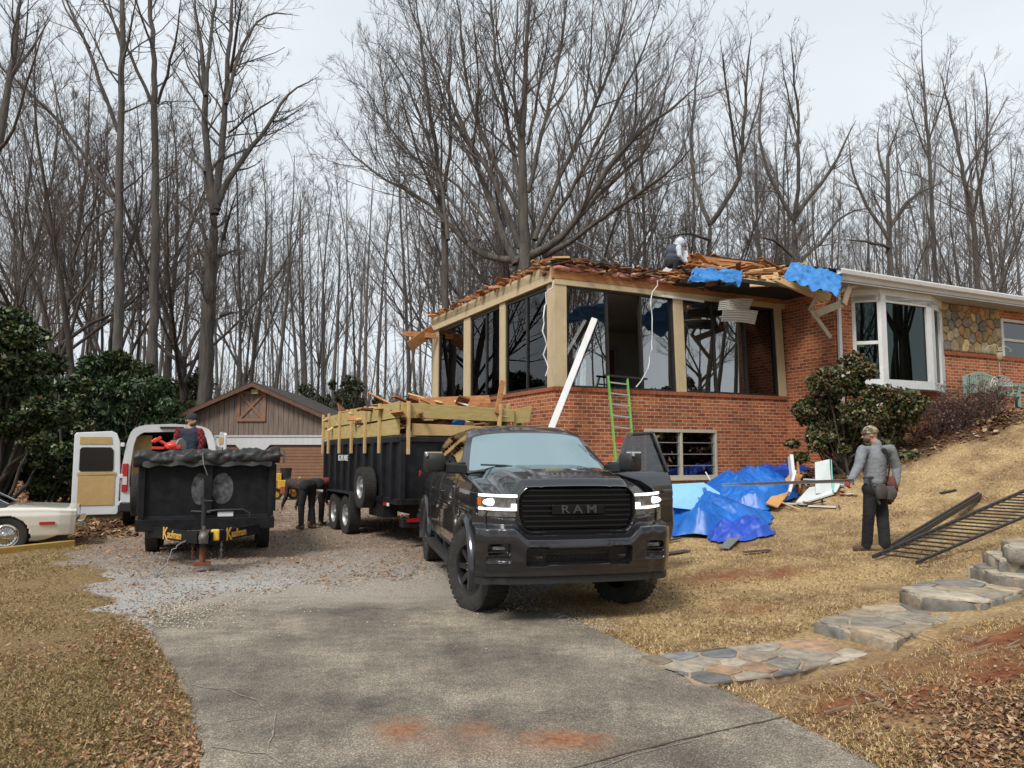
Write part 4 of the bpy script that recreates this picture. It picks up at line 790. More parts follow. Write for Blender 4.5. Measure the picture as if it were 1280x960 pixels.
# --- basement window
m_ = MB(); fw = .05
for s in (WS0, (WS0+WS1)/2, WS1): hbox(m_, s-fw/2, s+fw/2, -.015, .1, WZ0, WZ1)
for z in (WZ0, WZ1): hbox(m_, WS0-.02, WS1+.02, -.02, .11, z-.03, z+.04)
hbox(m_, WS0-.04, WS1+.04, -.06, .0, WZ0-.07, WZ0-.03)
bw = m_.build('basement_window', mat('cream_paint', (.46, .42, .32), (.55, .50, .40), 5, .6), house, bevel=.004)
m_ = MB()
for s0 in (WS0+.03, (WS0+WS1)/2+.03):
    s1 = s0+(WS1-WS0)/2-.06; 
    for k in range(1, 4): z = WZ0+(WZ1-WZ0)*k/4; hbox(m_, s0, s1, .02, .05, z-.008, z+.008)
    hbox(m_, s0, s0+.025, .02, .05, WZ0+.03, WZ1-.02); hbox(m_, s1-.025, s1, .02, .05, WZ0+.03, WZ1-.02)
m_.build('sash_bars', mat('grey_metal', (.25, .26, .26), (.33, .34, .34), 6, .5), bw)
m_ = MB(); hbox(m_, WS0+.02, WS1-.02, .055, .06, WZ0, WZ1); m_.build('pane', glass_mat('basement_glass', (.16, .17, .18), .8, .02, .38), bw)
m_ = MB(); hbox(m_, WS0+.03, WS1-.03, .2, .23, WZ0+.02, WZ1-.3); m_.build('blind', inter, bw)
# --- main block
MD = -1.47; MZ = 5.35; S1 = 17.0
b0 = ss(1064)+.0; 
def mm(u, v): return S_(u, v, MD)
bs0 = mm(1066, 430)[0]; bs1 = mm(1176, 430)[0]; st0 = bs1; st1 = mm(1256, 430)[0]; stz0 = mm(1177, 443)[1]; 
wr0 = mm(1252, 430)[0]; wrz0 = mm(1262, 449)[1]; wrz1 = mm(1262, 401)[1]; BZ0 = mm(1145, 486)[1]-.05
m_ = MB()
for s0, s1, z0, z1 in [(SW, bs0, .3, MZ), (bs0, bs1, .3, BZ0), (bs1, S1, .3, stz0), (bs1, S1, wrz1, MZ) , (wr0+1.5, S1, stz0, wrz1)]:
    hbox(m_, s0, s1, MD, MD+.25, z0, z1)
hbox(m_, SW, SW+.25, MD+.25, 8.5, .3, MZ); hbox(m_, SW, S1, 8.25, 8.5, .3, MZ); hbox(m_, S1-.25, S1, MD+.25, 8.25, .3, MZ); m_.build('main_brick_wall', brick, house)
m_ = MB(); n = int((S1-bs1)/.11)
for i in range(n): hbox(m_, bs1+i*.11+.006, bs1+(i+1)*.11-.006, MD-.035, MD+.1, stz0, stz0+.095)
hbox(m_, bs1, S1, MD-.02, MD+.09, stz0+.002, stz0+.088); m_.build('brick_ledge', sold, house)
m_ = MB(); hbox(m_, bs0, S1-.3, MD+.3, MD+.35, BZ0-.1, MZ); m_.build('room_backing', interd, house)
# flagstone veneer, individually shaped stones
stone_pal = [(.42, .30, .14), (.36, .28, .17), (.50, .38, .20), (.24, .21, .17), (.33, .22, .11), (.46, .38, .27), (.20, .18, .15), (.38, .20, .09)]
def voronoi_stones(x0, x1, y0, y1, n, seed, gap, relax=3):
    r = np.random.default_rng(seed); P = np.stack([r.uniform(x0, x1, n), r.uniform(y0, y1, n)], 1); cells = []
    for it in range(relax+1):
        cells = []
        for i in range(n):
            poly = [(x0, y0), (x1, y0), (x1, y1), (x0, y1)]
            for j in range(n):
                if j == i: continue
                mx_, my_ = (P[i]+P[j])/2; dx, dy = P[j]-P[i]; L2 = math.hypot(dx, dy)
                if L2 > 3*max(x1-x0, y1-y0)/math.sqrt(n)+.6: continue
                out = []; f = lambda p: (p[0]-mx_)*dx+(p[1]-my_)*dy + gap*L2*.5
                for k in range(len(poly)):
                    a, b = poly[k], poly[(k+1) % len(poly)]; fa, fb = f(a), f(b)
                    if fa <= 0: out.append(a)
                    if fa*fb < 0: t = fa/(fa-fb); out.append((a[0]+(b[0]-a[0])*t, a[1]+(b[1]-a[1])*t))
                poly = out
                if len(poly) < 3: break
            cells.append(poly)
            if len(poly) >= 3 and it < relax: P[i] = np.mean(poly, 0)
    return [c for c in cells if len(c) >= 3]
def chaikin(poly, k=2, jit=0, r=random):
    for _ in range(k):
        q = []
        for i in range(len(poly)):
            a, b = poly[i], poly[(i+1) % len(poly)]; q += [(a[0]*.86+b[0]*.14, a[1]*.86+b[1]*.14), (a[0]*.14+b[0]*.86, a[1]*.14+b[1]*.86)]
        poly = q
    return [(x+r.uniform(-jit, jit), y+r.uniform(-jit, jit)) for x, y in poly]
def stone_mesh(name, cells, fn, pal, mname, parent, rise=.04, seed=1, kind=None, jit=.006, extra=None):
    r = random.Random(seed); V, F_, Cc = [], [], []
    for c in cells:
        p = chaikin(c, 2, jit, r); n = len(p); cx = sum(q[0] for q in p)/n; cy = sum(q[1] for q in p)/n; fa_ = r.uniform(.75, 1.25); col = [min(1, q*fa_) for q in r.choice(pal)]; h = rise*r.uniform(.6, 1.2); b = len(V)
        for k, (sc, hh) in enumerate(((1, 0), (.985, h*.75), (.9, h), (.45, h*1.02))):
            for x, y in p: V.append(fn(cx+(x-cx)*sc, cy+(y-cy)*sc, hh)); Cc.append((*col, 1))
        for k in range(3):
            for i in range(n): F_.append((b+k*n+i, b+k*n+(i+1) % n, b+(k+1)*n+(i+1) % n, b+(k+1)*n+i))
        F_.append(tuple(b+3*n+i for i in range(n)))
    return mesh_obj(name, V, F_, MATS[mname], parent, smooth=True, sharp=50, cols=Cc)
def stone_mat(name, rough=.85):
    m, nt, p = new_mat(name); L = nt.links; a = N(nt, 'Attribute'); a.attribute_name = 'col'; g = N(nt, 'NewGeometry')
    n = N(nt, 'TexNoise'); n.inputs['Scale'].default_value = 9; n.inputs['Detail'].default_value = 7; n.inputs['Roughness'].default_value = .7; L.new(g.outputs['Position'], n.inputs['Vector'])
    r = ramp(nt, [(.3, (.5, .5, .5)), (.5, (1, 1, 1)), (.7, (1.5, 1.45, 1.35))]); L.new(n.outputs[0], r.inputs[0]); x = N(nt, 'MixRGB', blend_type='MULTIPLY'); x.inputs[0].default_value = 1; L.new(a.outputs[0], x.inputs[1]); L.new(r.outputs[0], x.inputs[2]); L.new(x.outputs[0], p.inputs['Base Color'])
    p.inputs['Roughness'].default_value = rough; b = N(nt, 'Bump'); b.inputs['Strength'].default_value = .7; b.inputs['Distance'].default_value = .012; L.new(n.outputs[0], b.inputs['Height']); L.new(b.outputs[0], p.inputs['Normal']); MATS[name] = m; return m
stone_mat('flagstone')
m_ = MB(); hbox(m_, st0, wr0, MD+.02, MD+.2, stz0+.09, MZ); m_.build('veneer_mortar', mat('mortar', (.22, .20, .16), (.34, .31, .26), 20, .95, bump=.5), house)
cells = voronoi_stones(st0+.01, wr0-.02, stz0+.11, MZ-.02, 48, 5, .02)
stone_mesh('stone_veneer', cells, lambda x, y, h: H(x, MD+.015-h, y), stone_pal, 'flagstone', house, .045, 3)
# right-hand window
m_ = MB(); a, b = wr0, wr0+1.5
for s in (a+.03, b-.03): hbox(m_, s-.05, s+.05, MD-.03, MD+.1, wrz0-.02, wrz1+.02)
for z in (wrz0, (wrz0+wrz1)/2, wrz1): hbox(m_, a, b, MD-.025+(.03 if wrz0 < z < wrz1 else 0), MD+.09, z-.035, z+.035)
rw = m_.build('window', white, house, bevel=.005); m_ = MB(); hbox(m_, a, b, MD+.06, MD+.066, wrz0, wrz1); m_.build('pane', glass_dark, rw)
m_ = MB(); hbox(m_, a, b, MD+.02, MD+.2, stz0+.09, wrz0-.04); m_.build('window_apron', brick, house)
# bay window: angled flank left, big fixed pane, thin flank right
bd = .42; bz0, bz1 = BZ0, mm(1120, 377)[1]; A_ = (bs0, MD); 
fs0 = S_(1103, 430, MD-bd)[0]; fs1 = S_(1166, 430, MD-bd)[0]; B_ = (fs0, MD-bd); C_ = (fs1, MD-bd); D_ = (bs1+.12, MD)
def facet(mb, p, q, z0, z1, t, off=0, mi=0):
    a, b = H(p[0], p[1], 0), H(q[0], q[1], 0); d = (b-a).normalized(); n = Vector((d.y, -d.x, 0)); a = a+n*off; b = b+n*off
    return mb.prism([a+Vector((0, 0, z0)), b+Vector((0, 0, z0)), b+Vector((0, 0, z1)), a+Vector((0, 0, z1))], -n*t, mi)
def lerp2(p, q, t): return (p[0]+(q[0]-p[0])*t, p[1]+(q[1]-p[1])*t)
m_ = MB()
for p, q, ea, eb in ((A_, B_, .13, .13), (B_, C_, .10, .10), (C_, D_, .25, .3)):
    facet(m_, p, lerp2(p, q, ea), bz0+.18, bz1, .1); facet(m_, lerp2(p, q, 1-eb), q, bz0+.18, bz1, .1); facet(m_, lerp2(p, q, ea), lerp2(p, q, 1-eb), bz1-.13, bz1, .1); facet(m_, p, q, bz0, bz0+.18, .1)
facet(m_, lerp2(A_, B_, .13), lerp2(A_, B_, .87), (bz0+bz1)/2-.08, (bz0+bz1)/2-.0, .08, -.01)
m_.prism([H(*A_, bz0-.02), H(*B_, bz0-.02), H(*C_, bz0-.02), H(*D_, bz0-.02)], (0, 0, .03))
bay = m_.build('bay_window', white, house, bevel=.006)
teal = glass_mat('bay_glass', (.12, .20, .185), (.62, .75, .72), 0, .06)
for p, q in ((A_, B_), (B_, C_), (C_, D_)): m_ = MB(); facet(m_, lerp2(p, q, .1), lerp2(p, q, .9), bz0+.15, bz1-.1, .006, -.05); m_.build('pane', teal, bay)
lampm = mat('lamp_glow', (.9, .6, .2), emit=(1, .62, .22), es=4)
m_ = MB(); m_.ball(H(bs0+.55, MD+.22, bz0+1.05), (.10, .10, .06)); m_.build('ceiling_lamp', lampm, house)
m_ = MB(); m_.prism([H(*p, MZ-.3) for p in (A_, B_, C_, D_)], (0, 0, .35)); m_.build('bay_head', white, house)
# downspout at the corner, soffit, gutter
ds = mm(1047, 420)[0]; m_ = MB(); m_.box(H(ds+.0, MD-.06, 3.2), (.085, .065, 4.2), ROTH)
m_.tube([H(ds, MD-.06, 5.25), H(ds+.1, MD-.18, 5.32), H(ds+.35, MD-.38, 5.42), H(ds+.42, MD-.42, 5.62)], .055, 10); m_.build('downspout', white, house, bevel=.008, smooth=True)
EO = .58; ED = MD-EO; GZ0 = 5.47
ge0 = S_(1047, 352, ED)[0]
m_ = MB(); hbox(m_, ge0, S1+.4, ED, MD+.02, GZ0-.12, GZ0-.09); m_.build('soffit', mat('soffit_white', (.40, .40, .38), (.5, .5, .48), 4, .7), house)
prof = [(-.0, .0), (-.11, .02), (-.13, .10), (-.12, .125), (-.105, .12), (-.10, .04), (-.02, .02), (-.01, .12), (.02, .12), (.02, 0)]
def sweep(mb, pr, s0, s1, d0, z0, n=1, sag=0):
    vs = []; k = len(pr)
    for i in range(n+1):
        t = i/n; s = s0+(s1-s0)*t; zz = z0+sag*math.sin(t*math.pi); vs += [H(s, d0+a, zz+b) for a, b in pr]
    fs = [(i*k+j, i*k+(j+1) % k, (i+1)*k+(j+1) % k, (i+1)*k+j) for i in range(n) for j in range(k)]+[tuple(range(k)), tuple(n*k+j for j in range(k))[::-1]]
    return mb.add(vs, fs)
m_ = MB(); sweep(m_, prof, ge0, S1+.4, ED, GZ0, 24, -.03); hbox(m_, ge0, S1+.4, ED-.0, ED+.02, GZ0-.14, GZ0+.06); m_.build('gutter', white, house)
# main roof
RD = 2.3; RZ = 6.9; RS0 = S_(860, 314, RD)[0]; rise = (RZ-(GZ0+.12))/(RD-ED)
def roofz(d): return GZ0+.12+(d-ED)*rise if d < RD else RZ-(d-RD)*rise
rs = S_(1048, 345, RD)[0]-.15
def slab(mb, s0, s1, d0, d1, t=.03, up=0.0, e0=None):
    s0b = s0 if e0 is None else e0; return mb.prism([H(s0, d0, roofz(d0)+up), H(s1, d0, roofz(d0)+up), H(s1, d1, roofz(d1)+up), H(s0b, d1, roofz(d1)+up)], (0, 0, -t))
m_ = MB()
rows = 22
for i in range(rows):
    d0 = ED-.03+(RD-ED)*i/rows; d1 = ED+(RD-ED)*(i+1)/rows+.02; m_.prism([H(ge0-.05+random.uniform(-.05, .05), d0, roofz(d0)+.022), H(S1+.5, d0, roofz(d0)+.022), H(S1+.5, d1, roofz(d1)+.006), H(ge0+(rs-ge0)*i/rows, d1, roofz(d1)+.006)], (0, 0, -.02))
slab(m_, RS0+.1, S1+.5, RD, 6.6, .03, .01); hbox(m_, rs, S1+.5, RD-.12, RD+.12, RZ-.0, RZ+.035); m_.build('shingle_roof', shing, house)
m_ = MB(); m_.bar(H(RS0-.02, RD, RZ+.02), H(RS0-.02, 6.7, roofz(6.7)+.02), .03, .2); m_.bar(H(RS0-.05, RD, RZ-.05), H(RS0-.05, 6.7, roofz(6.7)-.05), .02, .1); m_.build('rake_board', white, house, bevel=.004)
m_ = MB(); m_.prism([H(RS0+.3, RD, RZ-.05), H(RS0+.3, 6.5, roofz(6.5)-.05), H(RS0+.3, 6.5, 5.2), H(RS0+.3, RD, 5.2)], E1*.04); m_.build('gable_sheathing', mat('gable_brown', (.17, .11, .08), (.24, .17, .13), 4, .8), house)
# torn front slope: ridge beam, rafters, sheets
m_ = MB(); hbox(m_, RS0, rs+.6, RD-.06, RD+.06, RZ-.2, RZ+.01)
for k in range(9):
    s = RS0+.12+k*(rs-RS0)/8.5; d0 = -.3+.5*random.random(); m_.bar(H(s, d0, roofz(d0)-.12), H(s, RD, RZ-.1), .05, .16)
m_.build('rafters', rawwood, house, bevel=.004)
m_ = MB(); m_.prism([H(RS0, RD-.35, roofz(RD-.35)), H(rs+.5, RD-.35, roofz(RD-.35)), H(rs+.5, RD, RZ+.03), H(RS0, RD, RZ+.03)], (0, 0, -.03))
for k in range(26):
    s = RS0+random.uniform(0, rs-RS0); m_.box(H(s, RD-.3*random.random(), RZ+.02+.03*random.random()), (random.uniform(.15, .5), random.uniform(.06, .15), .03), Euler((random.uniform(-.2, .2), random.uniform(-.15, .15), HA+random.uniform(-.4, .4))).to_matrix())
m_.build('ridge_decking', rotwood, house)
m_ = MB()
for k in range(16):     # exposed white metal panels seen between the rafters
    s = RS0+.25+k*.11; m_.prism([H(s, .5, roofz(.5)-.15), H(s+.06, .5, roofz(.5)-.15), H(s+.06, RD-.4, roofz(RD-.4)-.14), H(s, RD-.4, roofz(RD-.4)-.14)], (0, 0, -.012))
m_.build('metal_panel', white, house)
def sheet(name, px, d, material, parent=house, t=.02, up=.03, steep=.9):
    """board lying on the roof slope: photo corners dropped on the slope plane"""
    nn = E1.cross((E2+Vector((0, 0, steep))).normalized())
    q = [on_plane(u, v, H(0, d, roofz(d)+up), nn) for u, v in px]; m_ = MB(); m_.prism(q, nn*-t); return m_.build(name, material, parent)
sheet('osb_sheet', [(934, 342), (972, 340), (978, 357), (938, 358)], 0, osb, up=.08)
sheet('osb_sheet', [(975, 343), (1003, 338), (1012, 352), (985, 359)], 0, osb, up=.10)
sheet('osb_sheet', [(905, 331), (950, 337), (945, 345), (900, 340)], 1.2, rawwood, up=.02)
sheet('osb_sheet', [(940, 330), (1000, 340), (985, 347), (925, 339)], 1.0, rotwood, up=.0)
def tarp(name, px, d, material, label, cat='tarp', amp=.05, up=.08, n=34, seed=1, freq=5, steep=.8):
    """crumpled sheet over the slope: bilinear between the photo's corners"""
    nn = E1.cross((E2+Vector((0, 0, steep))).normalized()).normalized()
    if nn.z < 0: nn = -nn
    q = [on_plane(u, v, H(0, d, roofz(d)+up), nn) for u, v in px]
    def f(a, b):
        e = .10*mnoise.noise(Vector((a*4, b*4, seed))); a2 = a+e*(1-abs(2*b-1))*.5; p = (q[0]*(1-a2)+q[1]*a2)*(1-b)+(q[3]*(1-a2)+q[2]*a2)*b
        h = amp*((1-abs(mnoise.noise(Vector((a*freq*.7+b*2, b*freq*.9+a*2, seed*3.1))))*2.2)+.25*mnoise.noise(Vector((a*freq*3, b*freq*3, seed))))
        return p+nn*h+E1*.07*mnoise.noise(Vector((b*4, seed, a*2)))+E2*.05*mnoise.noise(Vector((a*4, seed, 1)))
    m_ = MB(); m_.grid(f, n, n); o = m_.build(name, material, None, smooth=True, sharp=None); md = o.modifiers.new('thick', 'SOLIDIFY'); md.thickness = .004; return tag(o, label, cat)
tarp('roof_tarp', [(860, 353), (925, 357), (926, 343), (868, 337)], -.5, tarpl, 'small crumpled blue tarp lying left of the pale plywood on the torn roof', amp=.10, seed=2, up=.30)
tarp('roof_tarp', [(976, 352), (1047, 372), (1052, 345), (988, 331)], -1.0, tarpl, 'larger faded blue tarp on the roof just left of the white gutter end', amp=.10, seed=5, up=.30, freq=7)
# broken eave below the large tarp
m_ = MB()
def pbar(mb, a, b, d, w_, h_, db=None, mi=0):
    p = on_plane(*a, H(0, d, 0), E2); q = on_plane(*b, H(0, d if db is None else db, 0), E2); return mb.bar(p, q, w_, h_, mi=mi)
pbar(m_, (975, 352), (1038, 372), -1.5, .04, .16, -2.0); pbar(m_, (968, 350), (1030, 377), -1.5, .10, .05, -1.95)
m_.build('broken_fascia', rawlight, house, bevel=.003)
m_ = MB(); pbar(m_, (1018, 393), (1058, 377), -1.9, .03, .16); pbar(m_, (1012, 385), (1038, 422), -1.9, .03, .10); pbar(m_, (1012, 388), (1020, 372), -1.9, .03, .08); pbar(m_, (1055, 380), (1062, 358), -1.95, .03, .14)
m_.build('hanging_trim', mat('weathered_cream', (.36, .30, .20), (.46, .40, .29), 8, .8), house, bevel=.003)
m_ = MB(); m_.prism([H(SW-.7, MD-.45, 5.15), H(ge0+.1, MD-.5, 5.2), H(ge0+.1, MD-.3, 5.5), H(SW-.9, MD-.2, 5.5)], E2*.5); hbox(m_, 4.0, SW+.5, -1.1, -.1, 5.32, 5.4); hbox(m_, 3.0, SW, -.35, 0, 5.36, 5.44); m_.build('torn_eave_underside', mat('tar_paper', (.012, .012, .012), (.04, .035, .03), 9, .9, bump=.5), house)
# sunroom roof edge
m_ = MB(); hbox(m_, -.06, 4.3, -.05, .0, TOPW+.12, TOPW+.33); hbox(m_, 4.3, SW, -.055, .0, TOPW+.12, TOPW+.26)
m_.build('rim_board', rawwood, house, bevel=.004)
m_ = MB(); hbox(m_, -.05, SW, 0, SDL, TOPW+.2, TOPW+.36); m_.build('roof_deck', rotwood, house)
redfelt = mat('felt_brown', (.06, .03, .022), (.15, .08, .055), 10, .95, bump=.6)
def debris(name, n, s0, s1, d0, d1, z0, z1, mats, seed, L0=.2, L1=.8, parent=house, tilt=.25, w0=.05, w1=.14, t0=.015, t1=.04):
    r = random.Random(seed); m_ = MB()
    for i in range(n):
        a = r.gauss(0, .35) if r.random() < .75 else r.uniform(0, 3.1)
        m_.box(H(r.uniform(s0, s1), r.uniform(d0, d1), r.uniform(z0, z1)), (r.uniform(L0, L1), r.uniform(w0, w1), r.uniform(t0, t1)), Euler((r.gauss(0, tilt*1.4), r.gauss(0, tilt*.5), HA+a)).to_matrix(), r.randrange(len(mats)))
    return m_.build(name, mats, parent)
debris('torn_decking', 420, -.05, 5.2, -.14, .5, TOPW+.30, TOPW+.58, [rotwood, rawwood, rotwood, shing, redfelt, rawlight], 4, .12, .6)
debris('splintered_edge', 170, -.1, .35, 0, SDL, TOPW+.42, TOPW+.56, [rawwood, rotwood, rawwood], 5, .1, .45, tilt=.4)
debris('splinters', 150, 2.9, SW, -.75, .5, TOPW+.30, TOPW+.48, [rotwood, rawlight, shing, rawwood, shing], 6, .2, 1.1, tilt=.3)
debris('splinters', 34, 4.4, SW+.1, -1.0, -.2, 5.42, 5.62, [rawlight, shing, rawlight, rotwood], 8, .3, 1.1, tilt=.2)
debris('roof_heap', 230, 3.9, 6.2, -.6, 1.3, 5.44, 6.0, [rawwood, rotwood, rawlight, rawwood], 18, .3, 1.3, tilt=.35)
m_ = MB(); r = random.Random(5)
for k in range(46):
    s = r.uniform(.1, 4.4); c = H(s, -.07+r.uniform(-.03, .05), TOPW+.32+r.uniform(-.03, .06)); a, b, c_ = r.uniform(.08, .22), r.uniform(.04, .08), r.uniform(.025, .05); sd = r.random()*9
    M = Matrix.Rotation(HA, 3, 'Z'); m_.grid(lambda x, y: c+M@(Vector((a*math.cos(2*math.pi*x)*math.sin(math.pi*y), b*math.sin(2*math.pi*x)*math.sin(math.pi*y), -c_*math.cos(math.pi*y)))*(1+.5*mnoise.noise(Vector((x*5, y*5, sd))))), 12, 7)
for k in range(14):
    s = r.uniform(0, 1.2); c = H(r.uniform(-.05, .3), r.uniform(.1, 3.5), TOPW+.5); a = r.uniform(.08, .2); m_.ball(c, (a, a*.6, .06), 10, 6)
m_.build('insulation', pink, house, smooth=True, sharp=None)
# ends of boards sticking out at the far left corner
m_ = MB(); pL = lambda u, v, s=-.1: on_plane(u, v, P0+E1*s, E1)
pe = at(541, 408, 21.6); m_.bar(at(503, 417, 21.6), at(545, 420, 21.6), .1, .14); m_.bar(at(512, 433, 21.2), at(541, 412, 21.8), .05, .3)
m_.build('overhanging_joist', rawwood, house, bevel=.004)
# corrugated soffit hanging in front of the window
corr = mat('corrugated_white', (.50, .50, .47), (.60, .60, .57), 4, .5)
def corr_sheet(name, px, d, lip=.02, n=40, db=None):
    q = [on_plane(u, v, H(0, (d if i < 2 else (db or d)), 0), E2) for i, (u, v) in enumerate(px)]
    m_ = MB(); m_.grid(lambda a, b: (q[0]*(1-a)+q[1]*a)*(1-b)+(q[3]*(1-a)+q[2]*a)*b-E2*lip*abs(((b*5) % 1)-.5)*2+Vector((0, 0, .03*math.sin(a*3))), 6, n); o = m_.build(name, corr, house); o.modifiers.new('thick', 'SOLIDIFY').thickness = .004
corr_sheet('hanging_soffit', [(899, 376), (941, 374), (935, 389), (897, 388)], -.5); corr_sheet('hanging_soffit', [(903, 388), (947, 389), (943, 406), (901, 402)], -.62, db=-.5)
m_ = MB(); m_.bar(at(700, 352, 15.8), at(880, 377, 17.2), .02, .05); m_.build('metal_edge', white, house)
# cables hanging from the roof
def cable(label, pts, Ys, r_, material, name='cable', cat='cable'):
    P = [at(u, v, y) for (u, v), y in zip(pts, Ys)]; q, _, _ = densify([tuple(p) for p in P], [r_]*len(P), .15); m_ = MB(); m_.tube([tuple(x) for x in q], r_, 6); return tag(m_.build(name, material, None, smooth=True), label, cat)
cable('thin white cable hanging from the torn roof over the right glass pane', [(822, 350), (812, 378), (817, 410), (814, 440), (808, 468), (795, 484)], [16.0]*6, .012, white)
cable('thin white cord dangling over the corner post', [(692, 350), (682, 375), (680, 400), (682, 470)], [15.35]*4, .014, white)
# ladder leaning on the sill
lad = empty('ladder', H(S_(770, 470)[0], -1.0, T(2.2, 15)), 0, 'green fibreglass ladder leaning on the sunroom sill', 'ladder')
green = mat('ladder_green', (.13, .38, .06), (.19, .46, .10), 5, .5); alu = mat('aluminium', (.55, .56, .57), (.66, .67, .68), 8, .35, .8)
lt0, lt1 = on_plane(760, 470, H(0, -.12, 0), E2), on_plane(784, 473, H(0, -.12, 0), E2); lb0, lb1 = on_plane(770, 578, H(0, -.75, 0), E2), on_plane(793, 580, H(0, -.75, 0), E2)
e0 = (lb0-lt0)*1.25; lb0 = lt0+e0; lb1 = lt1+(lb1-lt1)*1.25
for a, b in ((lt0, lb0), (lt1, lb1)): m_ = MB(); m_.bar(a, b, .03, .055, up=E2); m_.build('rail', green, lad, bevel=.005)
for k in range(9):
    t = .06+k*.105; m_ = MB(); m_.bar(lt0.lerp(lb0, t), lt1.lerp(lb1, t), .035, .03); m_.build('rung', alu, lad, bevel=.004)
m_ = MB(); m_.bar(lt0+Vector((-.1, 0, .02)), lt1+Vector((.45, .15, .0)), .04, .04); m_.build('stand_off', blackf, lad)
m_ = MB(); m_.bar(lt0.lerp(lb0, .6)-E2*.05, lt1.lerp(lb1, .6)-E2*.05, .02, .09); m_.build('warning_label', mat('label_red', (.5, .03, .02), (.6, .05, .03), 9, .5), lad)
# long white gutter length leaning in front of the glass
m_ = MB(); a = on_plane(743, 399, H(0, -.10, 0), E2); b = at(690, 533, a.y-.9); b = b+(b-a)*.75; m_.bar(a, b, .13, .09, up=(0, -1, .2)); tag(m_.build('gutter_length', white, None, bevel=.006), 'long white gutter length leaning against the sunroom corner', 'gutter')
# ================================================================ VEHICLES
def sst(a, b, x): t = min(1, max(0, (x-a)/(b-a))); return t*t*(3-2*t)
def interp(x, P):
    if x <= P[0][0]: return P[0][1]
    for (x0, y0), (x1, y1) in zip(P, P[1:]):
        if x <= x1: t = (x-x0)/(x1-x0); return y0+(y1-y0)*t
    return P[-1][1]
def sinterp(x, P):
    if x <= P[0][0]: return P[0][1]
    for (x0, y0), (x1, y1) in zip(P, P[1:]):
        if x <= x1: t = (x-x0)/(x1-x0); t = t*t*(3-2*t); return y0+(y1-y0)*t
    return P[-1][1]
paint = mat('granite_paint', (.030, .030, .035), (.038, .038, .044), 60, .32, .65, coat=1.0)
paint.node_tree.nodes['Principled BSDF'].inputs['Coat Roughness'].default_value = .03
plastic = mat('black_plastic', (.012, .012, .013), (.024, .024, .025), 30, .55)
gloss = mat('gloss_black', (.006, .006, .007), None, rough=.4, spec=.25)
rubber = mat('tyre_rubber', (.014, .014, .014), (.04, .036, .032), 14, .85, bump=.3, bscale=60)
rimblk = mat('rim_black', (.010, .010, .011), (.018, .018, .019), 20, .35)
ledw = mat('led_white', (1, 1, 1), emit=(.93, 1, .92), es=1.6)
lens_d = mat('lamp_inside', (.10, .10, .10), (.3, .3, .3), 20, .2, .5)
amber = mat('amber_lens', (.55, .12, .01), rough=.2, coat=.5)
redl = mat('red_lens', (.40, .012, .012), rough=.25, coat=.5)
wshield = glass_mat('windshield_glass', (.30, .38, .38), (.44, .55, .57), .02, .22)
sglass = glass_mat('cab_side_glass', (.10, .10, .10), .9, .0, .2)
